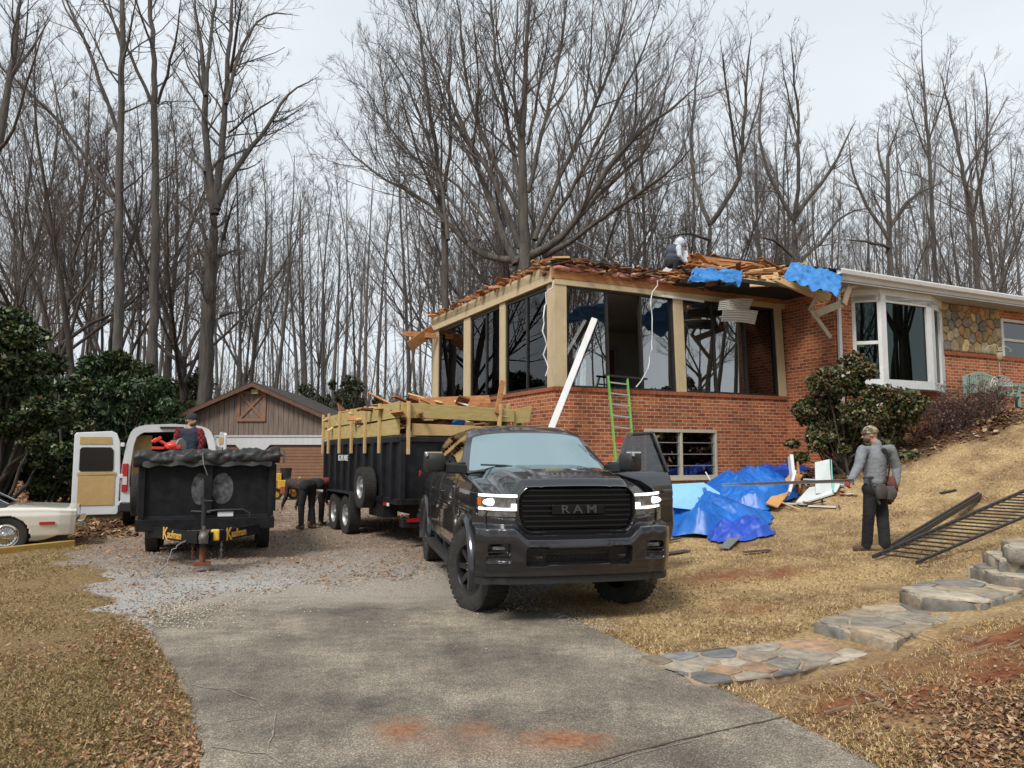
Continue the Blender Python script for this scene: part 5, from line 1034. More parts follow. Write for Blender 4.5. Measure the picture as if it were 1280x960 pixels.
def wheel(parent, c, rad, wid, rim, rim_m, axis_side=1, steer=0, spokes=8, name='wheel', style='spoke'):
    """child thing in the parent's frame; outer face towards +y*axis_side"""
    w_ = bpy.data.objects.new('dummy', None)
    ax = Matrix.Rotation(steer, 3, 'Z')@Vector((0, axis_side, 0)); c = Vector(c); m_ = MB(); h = wid/2; n = 56
    prof = [(rim, -h*.8), (rad*.86, -h), (rad*.96, -h*.93), (rad, -h*.74), (rad, -h*.3), (rad*.985, -h*.26), (rad*.985, -h*.2), (rad, -h*.16), (rad, h*.16), (rad*.985, h*.2), (rad*.985, h*.26), (rad, h*.3), (rad, h*.74), (rad*.96, h*.93), (rad*.86, h), (rim*1.08, h*.86), (rim, h*.80)]
    m_.lathe(prof, c, ax, n); ty = m_.build('wheel', rubber, parent, smooth=True, sharp=30, local=True)
    t2 = MB(); a = ax.orthogonal().normalized(); b = ax.cross(a)
    for j in range(44):       # tread blocks on the shoulder
        g = 2*math.pi*j/44; rd = a*math.cos(g)+b*math.sin(g); tg = ax.cross(rd)
        t2.box(c+rd*(rad*.987), (.035*rad/.43, h*1.9, rad*.035), Matrix((tg, ax, rd)).transposed())
    t2.build('tread', rubber, ty, local=True)
    r2 = MB(); r2.lathe([(rim, -h*.7), (rim*.97, -h*.6), (rim*.95, h*.5), (rim*.985, h*.78), (rim*1.02, h*.86), (rim*.96, h*.84), (rim*.90, h*.66), (rim*.88, h*.1), (0.02, h*.05)], c, ax, 40)
    if style == 'spoke':
        for j in range(spokes):
            g = 2*math.pi*j/spokes; rd = a*math.cos(g)+b*math.sin(g); tg = ax.cross(rd)
            r2.add([c+rd*rr+tg*tt+ax*hh for rr, tt, hh in ((rim*.2, -.032, h*.55), (rim*.2, .032, h*.55), (rim*.93, .024, h*.72), (rim*.93, -.024, h*.72), (rim*.2, -.04, h*.2), (rim*.2, .04, h*.2), (rim*.93, .03, h*.4), (rim*.93, -.03, h*.4))], [(0, 1, 2, 3), (0, 4, 5, 1), (1, 5, 6, 2), (2, 6, 7, 3), (3, 7, 4, 0)])
        r2.lathe([(rim*.26, h*.2), (rim*.26, h*.62), (rim*.2, h*.68), (rim*.12, h*.7), (0.001, h*.7)], c, ax, 24)
        for j in range(8): g = 2*math.pi*(j+.5)/8; r2.ball(c+(a*math.cos(g)+b*math.sin(g))*rim*.33+ax*h*.6, .014, 8, 5)
    elif style == 'steel':
        r2.lathe([(rim*.9, h*.3), (rim*.78, h*.5), (rim*.55, h*.62), (rim*.42, h*.5), (rim*.25, h*.5), (rim*.24, h*.8), (rim*.2, h*.85), (.001, h*.86)], c, ax, 28)
    elif style == 'hub':
        r2.lathe([(rim*.98, h*.8), (rim*.85, h*.95), (rim*.7, h*.8), (rim*.3, h*.95), (rim*.28, h*1.05), (.001, h*1.1)], c, ax, 28)
        for j in range(20): g = 2*math.pi*j/20; rd = a*math.cos(g)+b*math.sin(g); tg = ax.cross(rd); r2.box(c+rd*rim*.56+ax*h*.95, (.014, h*.1, rim*.36), Matrix((tg, ax, rd)).transposed())
    r2.build('rim', rim_m, ty, smooth=True, sharp=30, local=True); bpy.data.objects.remove(w_); return ty

truck = empty('pickup_truck', (.42, 8.29, 0), R(-90+12.4), 'dark grey crew-cab pickup with headlights on and driver door open', 'pickup truck')
truck.scale = (1, .96, 1)
# local frame: x forward from the front axle, y to the driver's side (picture right), z up
def side_y(x, z):
    """half width of the lower body"""
    base = interp(z, [(.42, .90), (.55, .965), (.70, 1.0), (.95, .992), (1.08, 1.0), (1.22, .985), (1.32, .955), (1.40, .91)])
    k = interp(x, [(-5.1, .965), (-4.7, .99), (-2, 1.0), (-.3, .995), (.35, .985), (.62, .955), (.80, .90)])
    return base*k
def shell(name, fn, us, vs, material, keep=lambda p, a, b: True, parent=truck, smooth=True, thick=0, sharp=40):
    P = [[Vector(fn(a, b)) for a in us] for b in vs]; idx = {}; V, F_ = [], []
    def gi(i, j):
        if (i, j) not in idx: idx[(i, j)] = len(V); V.append(P[j][i])
        return idx[(i, j)]
    for j in range(len(vs)-1):
        for i in range(len(us)-1):
            ctr = (P[j][i]+P[j+1][i+1])/2
            if keep(ctr, (us[i]+us[i+1])/2, (vs[j]+vs[j+1])/2): F_.append((gi(i, j), gi(i+1, j), gi(i+1, j+1), gi(i, j+1)))
    o = mesh_obj(name, V, F_, material, parent, smooth=smooth, sharp=sharp, local=True)
    if thick: md = o.modifiers.new('thick', 'SOLIDIFY'); md.thickness = thick; md.offset = 0
    return o
def lin(a, b, n): return [a+(b-a)*i/n for i in range(n+1)]
ARCH = .515
def sides(sg):
    def arch(x, z):
        return math.hypot(x, z-.44) < ARCH or math.hypot(x+3.80, z-.44) < ARCH
    def fn(x, z):
        y = side_y(x, z)
        # feature lines and door gaps
        y -= .010*math.exp(-((z-1.06)/.02)**2)
        for gx in (-.62, -1.88, -2.98): 
            if x-gx > -.012 and x-gx < .012 and z > .52: y -= .02
        return (x, y*sg, z)
    zt = lambda x: interp(x, [(-5.1, 1.40), (-3.3, 1.40), (-.35, 1.385), (.3, 1.33), (.62, 1.27), (.8, 1.22)])
    us = lin(-5.08, .80, 330); tv = lin(0, 1, 58)
    def f2(a, t): z = .50+(zt(a)-.50)*t; return fn(a, z)
    doorcut = lambda p, a: sg > 0 and -1.86 < a < -.62
    return shell('body_side' if sg < 0 else 'body_side', f2, us, tv, paint, keep=lambda p, a, b: not arch(a, p.z) and not doorcut(p, a) and not (a > -3.3 and a < -.1 and p.z < .52), thick=.012)
sides(-1); sides(1)
def flare(x0, sg):
    m_ = MB(); ring = []
    for k in range(33):
        g = math.pi*(-.09+1.18*k/32); r0, r1 = ARCH-.015, ARCH+.045; sec = []
        for rr, yy in ((r0, .90), (r0, 1.01), (r0+.012, 1.022), (r1-.02, 1.018), (r1, 1.0), (r1, .95)): sec.append((x0+math.cos(g)*rr, yy*sg, .44+math.sin(g)*rr))
        ring.append(sec)
    vs = [p for s in ring for p in s]; fs = [(k*6+i, k*6+i+1, (k+1)*6+i+1, (k+1)*6+i) for k in range(32) for i in range(5)]
    m_.add(vs, fs); m_.build('fender_flare', paint, truck, smooth=True, sharp=50, local=True)
for sg in (-1, 1): flare(0, sg); flare(-3.80, sg)
m_ = MB()   # wheel houses, chassis and floor: dark
for x0 in (0, -3.8):
    for sg in (-1, 1):
        m_.grid(lambda a, b, x0=x0, sg=sg: (x0+math.cos(math.pi*a)*(ARCH+.02), sg*(.55+.40*b), .44+math.sin(math.pi*a)*(ARCH+.02)), 20, 2); m_.box((x0, sg*.55, .75), (1.0, .02, .6))
m_.box((-1.9, 0, .62), (2.6, 1.75, .2)); m_.box((-2.1, .45, .5), (5.4, .12, .2)); m_.box((-2.1, -.45, .5), (5.4, .12, .2)); m_.box((0, 0, .42), (.14, 1.5, .14)); m_.box((-3.8, 0, .42), (.14, 1.5, .14)); m_.ball((.05, -.25, .42), .15, 14, 8); m_.ball((-3.8, 0, .42), .18, 14, 8)
m_.box((.3, 0, .85), (.9, 1.1, .7)); m_.box((-4.4, 0, .72), (1.2, 1.7, .1)); m_.tube([(.25, -.7, .36), (.25, .7, .38)], .025, 8); m_.build('chassis', plastic, truck, local=True)
for sg in (-1, 1):
    wheel(truck, (0, sg*.825, .43), .43, .29, .255, rimblk, sg, steer=R(22)); wheel(truck, (-3.80, sg*.84, .43), .43, .29, .255, rimblk, sg)
# ---- hood
def hood_z(x, y):
    a = abs(y); zc = interp(x, [(-.45, 1.475), (0, 1.465), (.4, 1.435), (.70, 1.395), (.88, 1.355)]); ze = interp(x, [(-.45, 1.395), (0, 1.36), (.4, 1.30), (.70, 1.235), (.88, 1.185)])
    cw = interp(x, [(-.45, .62), (.9, .60)]); t = sst(cw-.07, cw+.13, a); z = zc*(1-t)+ze*t
    z -= .030*(a/.9)**2; dome = sst(.40, .33, a)*sst(.78, .5, x)*.022; crease = -.006*math.exp(-((a-.37)/.02)**2)
    z -= .05*sst(.87, .95, a); return z+dome*sst(-.45, -.2, x)+crease
shell('hood', lambda a, b: (b*(1-.10*abs(a)**2.5)+.0, a*interp(b, [(-.45, .93), (.3, .93), (.88, .90)]), hood_z(b, a*.93)-.055*sst(.80, .90, b)), lin(-1, 1, 150), lin(-.45, .90, 90), paint)
m_ = MB(); m_.grid(lambda a, b: (-.42-.10*b, (a*2-1)*.88, 1.425-.015*abs(a*2-1)+.01*b), 20, 2); m_.build('cowl', plastic, truck, local=True)
# ---- front end as one relief, cut into parts by region
def plan(y): a = abs(y); return 1.0-.085*a*a-.52*max(0, a-.72)**1.6*3.0
def rbox(y, z, cy, cz, hy, hz, r): 
    qx, qz = abs(y-cy)-hy+r, abs(z-cz)-hz+r; return math.hypot(max(qx, 0), max(qz, 0))+min(max(qx, qz), 0)-r
def bump_top(a): return .835+.10*sst(.50, .66, a)
def grille_sdf(y, z): a = abs(y); hy = .535+.05*sst(.86, 1.05, z)-.05*sst(1.17, 1.30, z); return rbox(a, z, 0, 1.088, hy, .200, .07)
def hl_sdf(y, z): a = abs(y); s_ = -.10*(a-.78); return rbox(a, z+s_, .795, 1.125, .175, .115, .03)
def front(y, z):
    a = abs(y); x = plan(y)-.05; x += sst(bump_top(a)+.02, bump_top(a)-.03, z)*.10*sst(.78, .95, a)
    bt = bump_top(a); inb = sst(bt+.012, bt-.03, z); x += inb*(.085+.02*math.sin(min(1, max(0, (bt-z)/.1))*math.pi*.5))
    if z < bt: x -= .035*sst(.62, .50, z)+.02*sst(.12, .25, bt-z)
    x -= .03*sst(.48, .46, z)
    g = grille_sdf(y, z)
    if z > bt: x += .035*sst(.06, .0, g)*(g > 0)+(.035*(g <= 0)) - .07*sst(.012, -.012, g)
    h = hl_sdf(y, z)
    if z > bt: x -= .03*sst(.008, -.008, h)
    lo = rbox(a, z, 0, .655, .50-.10*sst(.60, .56, z)*0, .070, .03)+.0; lo2 = rbox(a, z, .42, .655, .11, .082, .03); x -= .085*sst(.010, -.012, min(lo, lo2))
    fo = rbox(a, z+.25*(a-.80)*.2, .795, .725, .10, .045, .02); x -= .05*sst(.01, -.01, fo)
    fo2 = rbox(a, z, .80, .635, .11, .025, .015); x -= .02*sst(.01, -.01, fo2)
    return x
def lowop(y, z): a = abs(y); return min(rbox(a, z, 0, .655, .50, .070, .03), rbox(a, z, .42, .655, .11, .082, .03))
ys = [math.copysign((1-(1-abs(t))**1.25), t)*1.005 for t in lin(-1, 1, 300)]; zs = lin(.40, 1.275, 150)
ZTOP = lambda a: hood_z(.88, a)-.055-.004
def fz(y, z): t = (z-.40)/.875; return .40+(max(1.10, ZTOP(abs(y)))-.40)*t if z > .40 else z
def freg(y, z):
    a = abs(y)
    if z < bump_top(a)+.004:
        if lowop(y, z) < -.004: return 'opening'
        if z < .475: return 'valance'
        return 'bumper'
    if grille_sdf(y, z) < 0: return 'grille'
    return 'fascia'
FR = {}
for nm, mt in (('bumper', paint), ('valance', plastic), ('fascia', paint), ('opening', plastic), ('grille', gloss)):
    shell({'bumper': 'front_bumper', 'valance': 'valance', 'fascia': 'grille_surround', 'opening': 'bumper_opening', 'grille': 'grille'}[nm], lambda a, b: (front(a, fz(a, b)), a, fz(a, b)), ys, zs, mt, keep=lambda p, a, b, nm=nm: freg(p.y, p.z) == nm)
grille = [o for o in truck.children if o.name.startswith('grille') and not o.name.startswith('grille_s')][0] if truck.children else None
m_ = MB()
for k, z in enumerate(lin(.925, 1.258, 7)):
    hy = .52+.04*sst(.9, 1.05, z)
    m_.prism([(plan(y)-.045, y, z-.007) for y in lin(-hy, hy, 12)]+[(plan(y)-.085, y, z-.006) for y in lin(hy, -hy, 12)], (0, 0, .016))
m_.build('grille_bars', mat('bar_black', (.010, .010, .012), None, rough=.4, spec=.3), truck, bevel=.003, local=True)
m_ = MB(); m_.prism([(plan(y)-.02, y, 1.035+.0*y) for y in lin(-.27, .27, 8)]+[(plan(y)-.05, y, 1.035) for y in lin(.27, -.27, 8)], (0, 0, .095)); m_.build('badge_plate', gloss, truck, bevel=.01, local=True)
M4 = Matrix.Translation((1.0-.012, 0, 1.083))@Matrix(((0, 0, 1, 0), (1, 0, 0, 0), (0, 1, 0, 0), (0, 0, 0, 1)))
# lettering faces forward: x right of the reader = +y of the truck
text_part('lettering', 'R A M', .105, M4@Matrix.Scale(1.35, 4, (1, 0, 0)), mat('letter_grey', (.06, .06, .065), None, rough=.35, metal=.3), truck, .008, bold=True)
for sg in (-1, 1):
    def hp(y, z, o=0): return (plan(y)-.055+o, y*sg, z+.02*(y-.78)*1)
    m_ = MB(); m_.grid(lambda a, b: hp(.605+.35*a, 1.02+.205*b, .004), 12, 4); hl = m_.build('headlight', lens_d, truck, smooth=True, local=True)
    m_ = MB()
    def strip(y0, y1, z0, z1, o=.022):
        n = 8; a = [hp(y0+(y1-y0)*i/n, z0, o) for i in range(n+1)]+[hp(y1+(y0-y1)*i/n, z0, o-.025) for i in range(n+1)]; m_.prism(a, (0, 0, z1-z0))
    strip(.61, .955, 1.203, 1.226); strip(.64, .955, 1.078, 1.100); strip(.615, .665, 1.078, 1.140)
    m_.build('running_light', ledw, hl, local=True)
    m_ = MB(); m_.ball(hp(.85, 1.153, .01), (.02, .085, .034), 14, 8); m_.build('projector_lamp', mat('beam', (1, 1, 1), emit=(.9, 1, .92), es=(1.3)), hl, local=True)
    m_ = MB(); m_.prism([hp(y, 1.12, .012) for y in (.932, .962)]+[hp(y, 1.12, -.02) for y in (.962, .932)], (0, 0, .07)); m_.build('turn_signal', amber, hl, local=True)
    m_ = MB(); m_.box((plan(.79)+.005, sg*.79, .735), (.03, .13, .035)); m_.build('fog_light', lens_d, truck, local=True, bevel=.008)
    m_ = MB(); m_.box((plan(.79)-.005, sg*.80, .70), (.04, .2, .012)); m_.build('fog_bezel', plastic, truck, local=True)
    m_ = MB(); m_.tube([(.98, sg*.42-.04, .65), (1.03, sg*.42-.02, .65), (1.035, sg*.42+.03, .65), (.98, sg*.42+.05, .65)], .013, 8); m_.build('tow_hook', mat('hook', (.03, .03, .03), None, rough=.4, metal=.5), truck, local=True)
m_ = MB()
for k in range(14):
    y = -.30+k*.6/13; m_.bar((.955, y-.02, .60), (.955, y+.02, .71), .006, .02)
for z in (.62, .655, .69): m_.bar((.955, -.32, z), (.955, .32, z), .02, .008)
m_.build('lower_mesh', gloss, truck, local=True)
# ---- cab
def roof_h(x): return sinterp(x, [(-.40, 1.435), (-1.18, 1.905), (-1.9, 1.965), (-2.8, 1.945), (-3.12, 1.88), (-3.32, 1.42)]) if x > -1.18 else sinterp(x, [(-3.32, 1.42), (-3.12, 1.88), (-2.8, 1.945), (-1.9, 1.965), (-1.18, 1.905)])
def roof_hh(x):
    if x > -1.10: return 1.435+(-.40-x)/.70*.445
    return sinterp(x, [(-3.36, 1.40), (-3.12, 1.86), (-2.8, 1.945), (-1.9, 1.975), (-1.45, 1.955), (-1.10, 1.88)])
def cab_w(z): return .925-.24*((z-1.38)/.58)**1.15 if z > 1.38 else .925
def cab(x, t):
    """t from -1 (one belt) over the roof to +1"""
    h = roof_hh(x); s = abs(t); zs_ = max(h-.07, 1.39)
    if s > .5:
        q = (s-.5)/.5; z = zs_+(1.375-zs_)*q; y = cab_w(z)
    else:
        q = s/.5; wy = cab_w(zs_)
        y = wy*(q**1.0); z = h-(h-zs_)*q**4-.012*q*q*1.0
        if q > .9: y = wy*(q)-0
    xx = x
    if s <= .5 and x > -1.3: xx = x-.16*(s/.5)**2*sst(-1.3, -.9, x)
    elif x > -1.3: xx = x-.16*sst(-1.3, -.9, x)*(1-(s-.5)/.5*0)
    return (xx, y*(1 if t > 0 else -1), z)
cx = lin(-.40, -3.36, 200); ct = lin(-1, 1, 160)
def creg(p, x, t):
    s = abs(t)
    if s < .455 and -1.06 < x < -.44: return 'ws'
    if s < .43 and x < -3.10: return 'rear'
    if s > .545 and p.z > 1.405:
        top = roof_hh(x)-.12
        if p.z < top+.02:
            if -1.84 < x < -.80-.0: return 'sg'
            if -2.92 < x < -1.96: return 'sg2'
    return 'body'
for nm, key, mt in (('cab_roof', 'body', paint), ('windshield', 'ws', wshield), ('rear_window', 'rear', sglass), ('side_window', 'sg', sglass), ('side_window', 'sg2', sglass)):
    for side in ((-1, 1) if key in ('sg', 'sg2') else (0,)):
        if key == 'sg' and side == 1: continue
        shell(nm, lambda a, b: cab(a, b), cx, ct, mt, keep=lambda p, a, b: creg(p, a, b) == key and (side == 0 or p.y*side > 0) and not (p.y > .6 and -1.86 < a < -.62 and p.z < roof_hh(a)-.08 and key == 'body'))
m_ = MB(); m_.box((-1.55, -.42, 1.15), (.55, .55, .2)); m_.box((-1.80, -.42, 1.5), (.16, .5, .65)); m_.box((-1.55, .42, 1.15), (.55, .55, .2)); m_.box((-1.80, .42, 1.5), (.16, .5, .65)); m_.box((-2.7, 0, 1.4), (.2, 1.5, .6)); m_.box((-.65, 0, 1.28), (.45, 1.7, .22)); m_.box((-1.8, 0, .95), (2.9, 1.7, .12))
m_.box((-1.82, -.42, 1.83), (.1, .26, .16)); m_.box((-1.82, .42, 1.83), (.1, .26, .16)); m_.build('interior', mat('interior_black', (.02, .02, .02), (.04, .04, .038), 8, .7), truck, bevel=.02, local=True)
m_ = MB(); m_.lathe([(.17, -.012), (.185, 0), (.17, .012), (.155, 0), (.17, -.012)], (-1.0, .42, 1.33), (-.9, 0, .45), 24); m_.build('steering_wheel', plastic, truck, smooth=True, local=True)
m_ = MB(); m_.box((-1.10, 0, 1.80), (.02, .22, .07)); m_.build('interior_mirror', plastic, truck, bevel=.01, local=True)
for y0, y1 in ((-.70, -.12), (.10, .66)):
    m_ = MB(); m_.tube([(-.46, y0*.2+y1*.8, 1.45), (-.50, (y0+y1)/2, 1.475), (-.54, y0, 1.485)], .010, 6); m_.build('wiper', plastic, truck, local=True)
m_ = MB(); m_.box((-1.55, 0, 1.985), (.14, .04, .035)); m_.build('antenna_fin', plastic, truck, bevel=.012, local=True)
# bed rails, tailgate, cover
m_ = MB(); m_.box((-4.22, .94, 1.41), (1.7, .09, .04)); m_.box((-4.22, -.94, 1.41), (1.7, .09, .04)); m_.box((-5.06, 0, 1.0), (.06, 1.86, .82)); m_.box((-3.38, 0, 1.05), (.04, 1.8, .7)); m_.build('bed', paint, truck, bevel=.015, local=True)
m_ = MB(); m_.box((-5.16, 0, .62), (.16, 1.9, .2)); m_.build('rear_bumper', plastic, truck, bevel=.02, local=True)
for sg in (-1, 1):
    m_ = MB(); m_.box((-5.08, sg*.90, 1.15), (.05, .12, .36)); m_.build('tail_light', redl, truck, bevel=.01, local=True)
    m_ = MB(); m_.box((-1.9, sg*.99, .40), (2.5, .16, .05)); [m_.box((x, sg*.9, .46), (.05, .1, .14)) for x in (-.9, -1.9, -2.8)]; m_.build('running_board', plastic, truck, bevel=.015, local=True)
# handles on the passenger side, mirrors both sides
for x in (-1.70, -2.72): m_ = MB(); m_.box((x, -1.008, 1.14), (.2, .03, .035)); m_.build('door_handle', paint, truck, bevel=.01, local=True)
def mirror(parent, M, sg):
    """towing mirror: arm plus deep upright housing"""
    f = lambda p: M@Vector(p); m_ = MB(); a = [f((-.66, sg*.90, 1.40)), f((-.64, sg*1.10, 1.42))]
    m_.bar(f((-.66, sg*.86, 1.43)), f((-.62, sg*1.12, 1.45)), .13, .11); m_.bar(f((-.66, sg*.86, 1.50)), f((-.62, sg*1.12, 1.49)), .06, .03)
    o = m_.build('mirror', plastic, parent, bevel=.02, local=True); ms = MB(); c = Vector((-.60, sg*1.235, 1.53)); q = []
    for zz, sc, xs in ((-.125, .80, .85), (-.10, .98, 1), (.0, 1, 1), (.05, .97, 1), (.085, .85, .75)):
        for ax, ay in ((.10, -.10), (.115, -.02), (.10, .09), (.03, .125), (-.06, .125), (-.06, -.115), (.03, -.12)): q.append(f((c.x+ax*xs, c.y+sg*ay*sc, c.z+zz)))
    n = 7; fs = [(k*n+i, k*n+(i+1) % n, (k+1)*n+(i+1) % n, (k+1)*n+i) for k in range(4) for i in range(n)]+[tuple(range(n))[::-1], tuple(4*n+i for i in range(n))]
    ms.add(q, fs); ms.build('mirror_housing', plastic, o, bevel=.02, smooth=True, sharp=50, local=True, seg=3)
    m2 = MB(); m2.box(f((-.51, sg*1.335, 1.60)), (.06, .035, .05)); m2.build('marker_lamp', mat('chrome_light', (.6, .62, .65), rough=.15, metal=.8), o, bevel=.01, local=True)
    m3 = MB(); m3.add([f((-.662, sg*(1.235+a), 1.53+b)) for a, b in ((-.1, -.11), (.11, -.11), (.11, .1), (-.1, .1))], [(0, 1, 2, 3)]); m3.build('mirror_glass', mat('mirror_glass', (.7, .7, .7), rough=.02, metal=1), o, local=True)
mirror(truck, Matrix.Identity(4), -1)
# open driver's door: turned about its front hinge
HX, HY = -.62, .985; OPEN = R(58)
DM = Matrix.Translation((HX, HY, 0))@Matrix.Rotation(-OPEN, 4, 'Z')@Matrix.Translation((-HX, -HY, 0))
# rotation must swing the rear edge outwards (+y)
if (DM@Vector((HX-1, HY, 0))).y < HY: DM = Matrix.Translation((HX, HY, 0))@Matrix.Rotation(OPEN, 4, 'Z')@Matrix.Translation((-HX, -HY, 0))
def dfn(a, t): z = .50+.885*t; return DM@Vector((a, side_y(a, z)-.010*math.exp(-((z-1.06)/.02)**2), z))
us = lin(-.635, -1.85, 60); door = shell('door', dfn, us, lin(0, 1, 50), paint, thick=.02)
m_ = MB(); m_.prism([DM@Vector(p) for p in ((-.66, .89, .54), (-1.83, .89, .54), (-1.83, .86, 1.36), (-.66, .86, 1.36))], DM.to_3x3()@Vector((0, .08, 0))); m_.build('door_trim', plastic, door, bevel=.01, local=True)
fr_ = [(-.66, 1.38), (-.98, 1.64), (-1.16, 1.80), (-1.30, 1.86), (-1.80, 1.885), (-1.84, 1.38)]
def dp(x, z, o=0): return DM@Vector((x, cab_w(z)+.015+o, z))
m_ = MB()
for i in range(5): m_.bar(dp(*fr_[i]), dp(*fr_[i+1]), .055 if i < 4 else .075, .03)
m_.build('window_frame', paint, door, bevel=.01, local=True)
m_ = MB(); m_.add([dp(x, z, -.01) for x, z in fr_], [tuple(range(6))]); dg_ = m_.build('window_glass', glass_mat('door_glass', (.13, .13, .13), .9, 0, .08), door, local=True)
m_ = MB(); q = DM@Vector((-1.70, 1.012, 1.14)); m_.box(q, (.2, .03, .035), (DM.to_3x3())); m_.build('door_handle', mat('handle_bright', (.10, .10, .11), None, rough=.25, metal=.8, coat=1), door, bevel=.01, local=True)
mirror(door, DM, 1)
# ---------------------------------------------------------------- tarp-covered dump trailer (left)
steel = mat('black_steel', (.004, .0045, .006), (.014, .015, .018), 5, .5, bump=.1, bscale=9, rr=.12)
steel_w = mat('worn_steel', (.003, .0035, .005), (.018, .018, .02), 7, .62, contrast=.25, spec=.2)
rust = mat('rust', (.12, .035, .015), (.25, .09, .04), 18, .9, bump=.4)
steelrim = mat('steel_rim', (.40, .41, .42), (.55, .56, .57), 12, .4, .6)
tarpblk = mat('black_vinyl', (.010, .0095, .0095), (.032, .03, .028), 6, .5, bump=.3, bscale=20)
kyellow = mat('decal_gold', (.60, .32, .05), (.72, .42, .08), 12, .5)
ta = empty('dump_trailer', (-4.62, 11.78, 0), R(-90)+R(20), 'low black dump trailer with rolled tarp and raised rusty jack, man standing in it', 'trailer')
ta.scale = (1, .92, 1)
# local: x forward (hitch), y left = picture right
W2 = 1.02; TL = 3.9; z0, z1 = .66, 1.50
m_ = MB(); m_.box((-.03, 0, (z0+z1)/2), (.05, 2*W2, z1-z0))
for y in (-W2+.03, W2-.03): m_.box((.01, y, (z0+z1)/2), (.1, .09, z1-z0+.02))
m_.box((.015, 0, z1), (.1, 2*W2, .08)); m_.box((.035, 0, (z0+z1)/2), (.10, .13, z1-z0-.1)); front_p = m_.build('front_panel', steel_w, ta, bevel=.008, local=True)
for sg in (-1, 1):
    m_ = MB(); m_.box((-TL/2-.05, sg*(W2-.02), (z0+z1)/2), (TL, .04, z1-z0)); m_.box((-TL/2-.05, sg*(W2), z1), (TL, .08, .08))
    for k in range(8): m_.box((-.25-k*.5, sg*(W2+.03), (z0+z1)/2), (.06, .07, z1-z0-.1))
    m_.build('side_panel', steel, ta, bevel=.006, local=True)
m_ = MB(); m_.box((-TL/2, 0, z0), (TL, 2*W2-.06, .05)); m_.build('bed_floor', steel, ta, local=True)
m_ = MB(); m_.box((-TL, 0, (z0+z1)/2), (.05, 2*W2, z1-z0)); m_.build('tailgate', steel, ta, local=True)
m_ = MB(); 
for y in (-.48, .48): m_.box((-TL/2, y, .53), (TL, .09, .18))
m_.box((.08, 0, .56), (.14, 2.1, .17)); m_.box((-.9, 0, .50), (.1, 1.6, .12)); m_.box((-2.3, 0, .50), (.1, 1.6, .12)); m_.build('chassis', steel_w, ta, bevel=.008, local=True)
m_ = MB()
for sg in (-1, 1): m_.bar((.02, sg*.85, .47), (1.30, sg*.07, .47), .07, .15)
m_.bar((.9, -.3, .47), (.9, .3, .47), .1, .13); m_.build('tongue', steel_w, ta, bevel=.006, local=True)
for sg, in ((-1,), (1,)):
    a = Vector((.02, sg*.85, .47)); b = Vector((1.30, sg*.07, .47)); d = (b-a).normalized(); n_ = Vector((-d.y, d.x, 0))*(-1 if sg > 0 else 1); n_ = n_ if n_.x > 0 else -n_
    xd = d if sg < 0 else -d       # reading direction is picture left to right = +y
    for txt, sz, off in (('K', .24, .30 if sg < 0 else .50), ('aufman', .150, .56 if sg < 0 else .20)):
        c = (a+(b-a)*.0)+d*(off if sg < 0 else 1.5-.34-off if False else off)
        if sg < 0: c = a+d*(.58 if txt == 'K' else .86)
        else: c = a+d*(1.04 if txt == 'K' else .76)
        M = Matrix((( xd.x, 0, n_.x, c.x+n_.x*.043), (xd.y, 0, n_.y, c.y+n_.y*.043), (0, 1, 0, .472), (0, 0, 0, 1)))
        text_part('lettering', txt, sz, M, kyellow, ta, .003, bold=True)
m_ = MB(); m_.box((1.22, .15, .50), (.10, .12, .15)); m_.build('hitch_lock', mat('lock_yellow', (.72, .42, .03), (.8, .5, .05), 5, .5), ta, bevel=.02, local=True)
m_ = MB(); m_.bar((1.2, 0, .49), (1.52, 0, .49), .12, .14); m_.ball((1.52, 0, .50), (.09, .07, .08)); m_.tube([(1.42, 0, .5), (1.42, 0, .64)], .025, 8); m_.build('coupler', mat('dirty_metal', (.10, .09, .09), (.22, .21, .2), 20, .5, .6), ta, smooth=True, local=True)
m_ = MB(); m_.tube([(1.08, -.02, .30), (1.08, -.02, .98)], .035, 12); m_.tube([(1.08, -.02, .94), (1.16, -.02, .96), (1.16, .1, .96)], .012, 8); m_.build('jack', plastic, ta, smooth=True, local=True)
m_ = MB(); m_.tube([(1.08, -.02, .32), (1.08, -.02, .12)], .045, 12); m_.box((1.08, -.02, .10), (.16, .24, .04)); m_.build('jack_foot', rust, ta, smooth=True, local=True)
m_ = MB(); m_.tube([(.06, -.05, .74), (.10, .15, .76), (.10, .55, .76), (.10, .66, .70), (.12, .66, .55)], .02, 8); m_.tube([(.06, -.25, .75), (.1, .05, .73)], .02, 8); m_.build('hose', plastic, ta, smooth=True, local=True)
m_ = MB(); m_.box((.09, .28, .70), (.01, .24, .07)); m_.build('number_plate', white, ta, local=True)
m_ = MB()
for y, r_ in ((-.13, .17), (.22, .17)):      # rubbed ovals on the front panel
    m_.add([(.001+.0*k, y+math.cos(k*2*math.pi/24)*r_*(.75 if y < 0 else 1), 1.08+math.sin(k*2*math.pi/24)*.24) for k in range(24)], [tuple(range(24))])
m_.build('scuff_mark', mat('scuffed_paint', (.012, .013, .015), (.13, .13, .135), 9, .6, contrast=.14), ta, local=True)
for sg in (-1, 1):
    for x in (-1.55, -2.40): wheel(ta, (x, sg*.94, .38), .38, .22, .21, steelrim, sg, style='steel')
    m_ = MB(); m_.prism([(-1.0, sg*.82, .62), (-1.2, sg*.82, .82), (-2.75, sg*.82, .82), (-2.95, sg*.82, .62), (-2.92, sg*.82, .60), (-2.73, sg*.82, .795), (-1.22, sg*.82, .795), (-1.03, sg*.82, .60)], (0, sg*.27, 0)); m_.build('fender', steel, ta, bevel=.004, local=True)
wheel(ta, (-.75, -1.13, .98), .33, .18, .2, steelrim, -1, style='steel', name='spare')
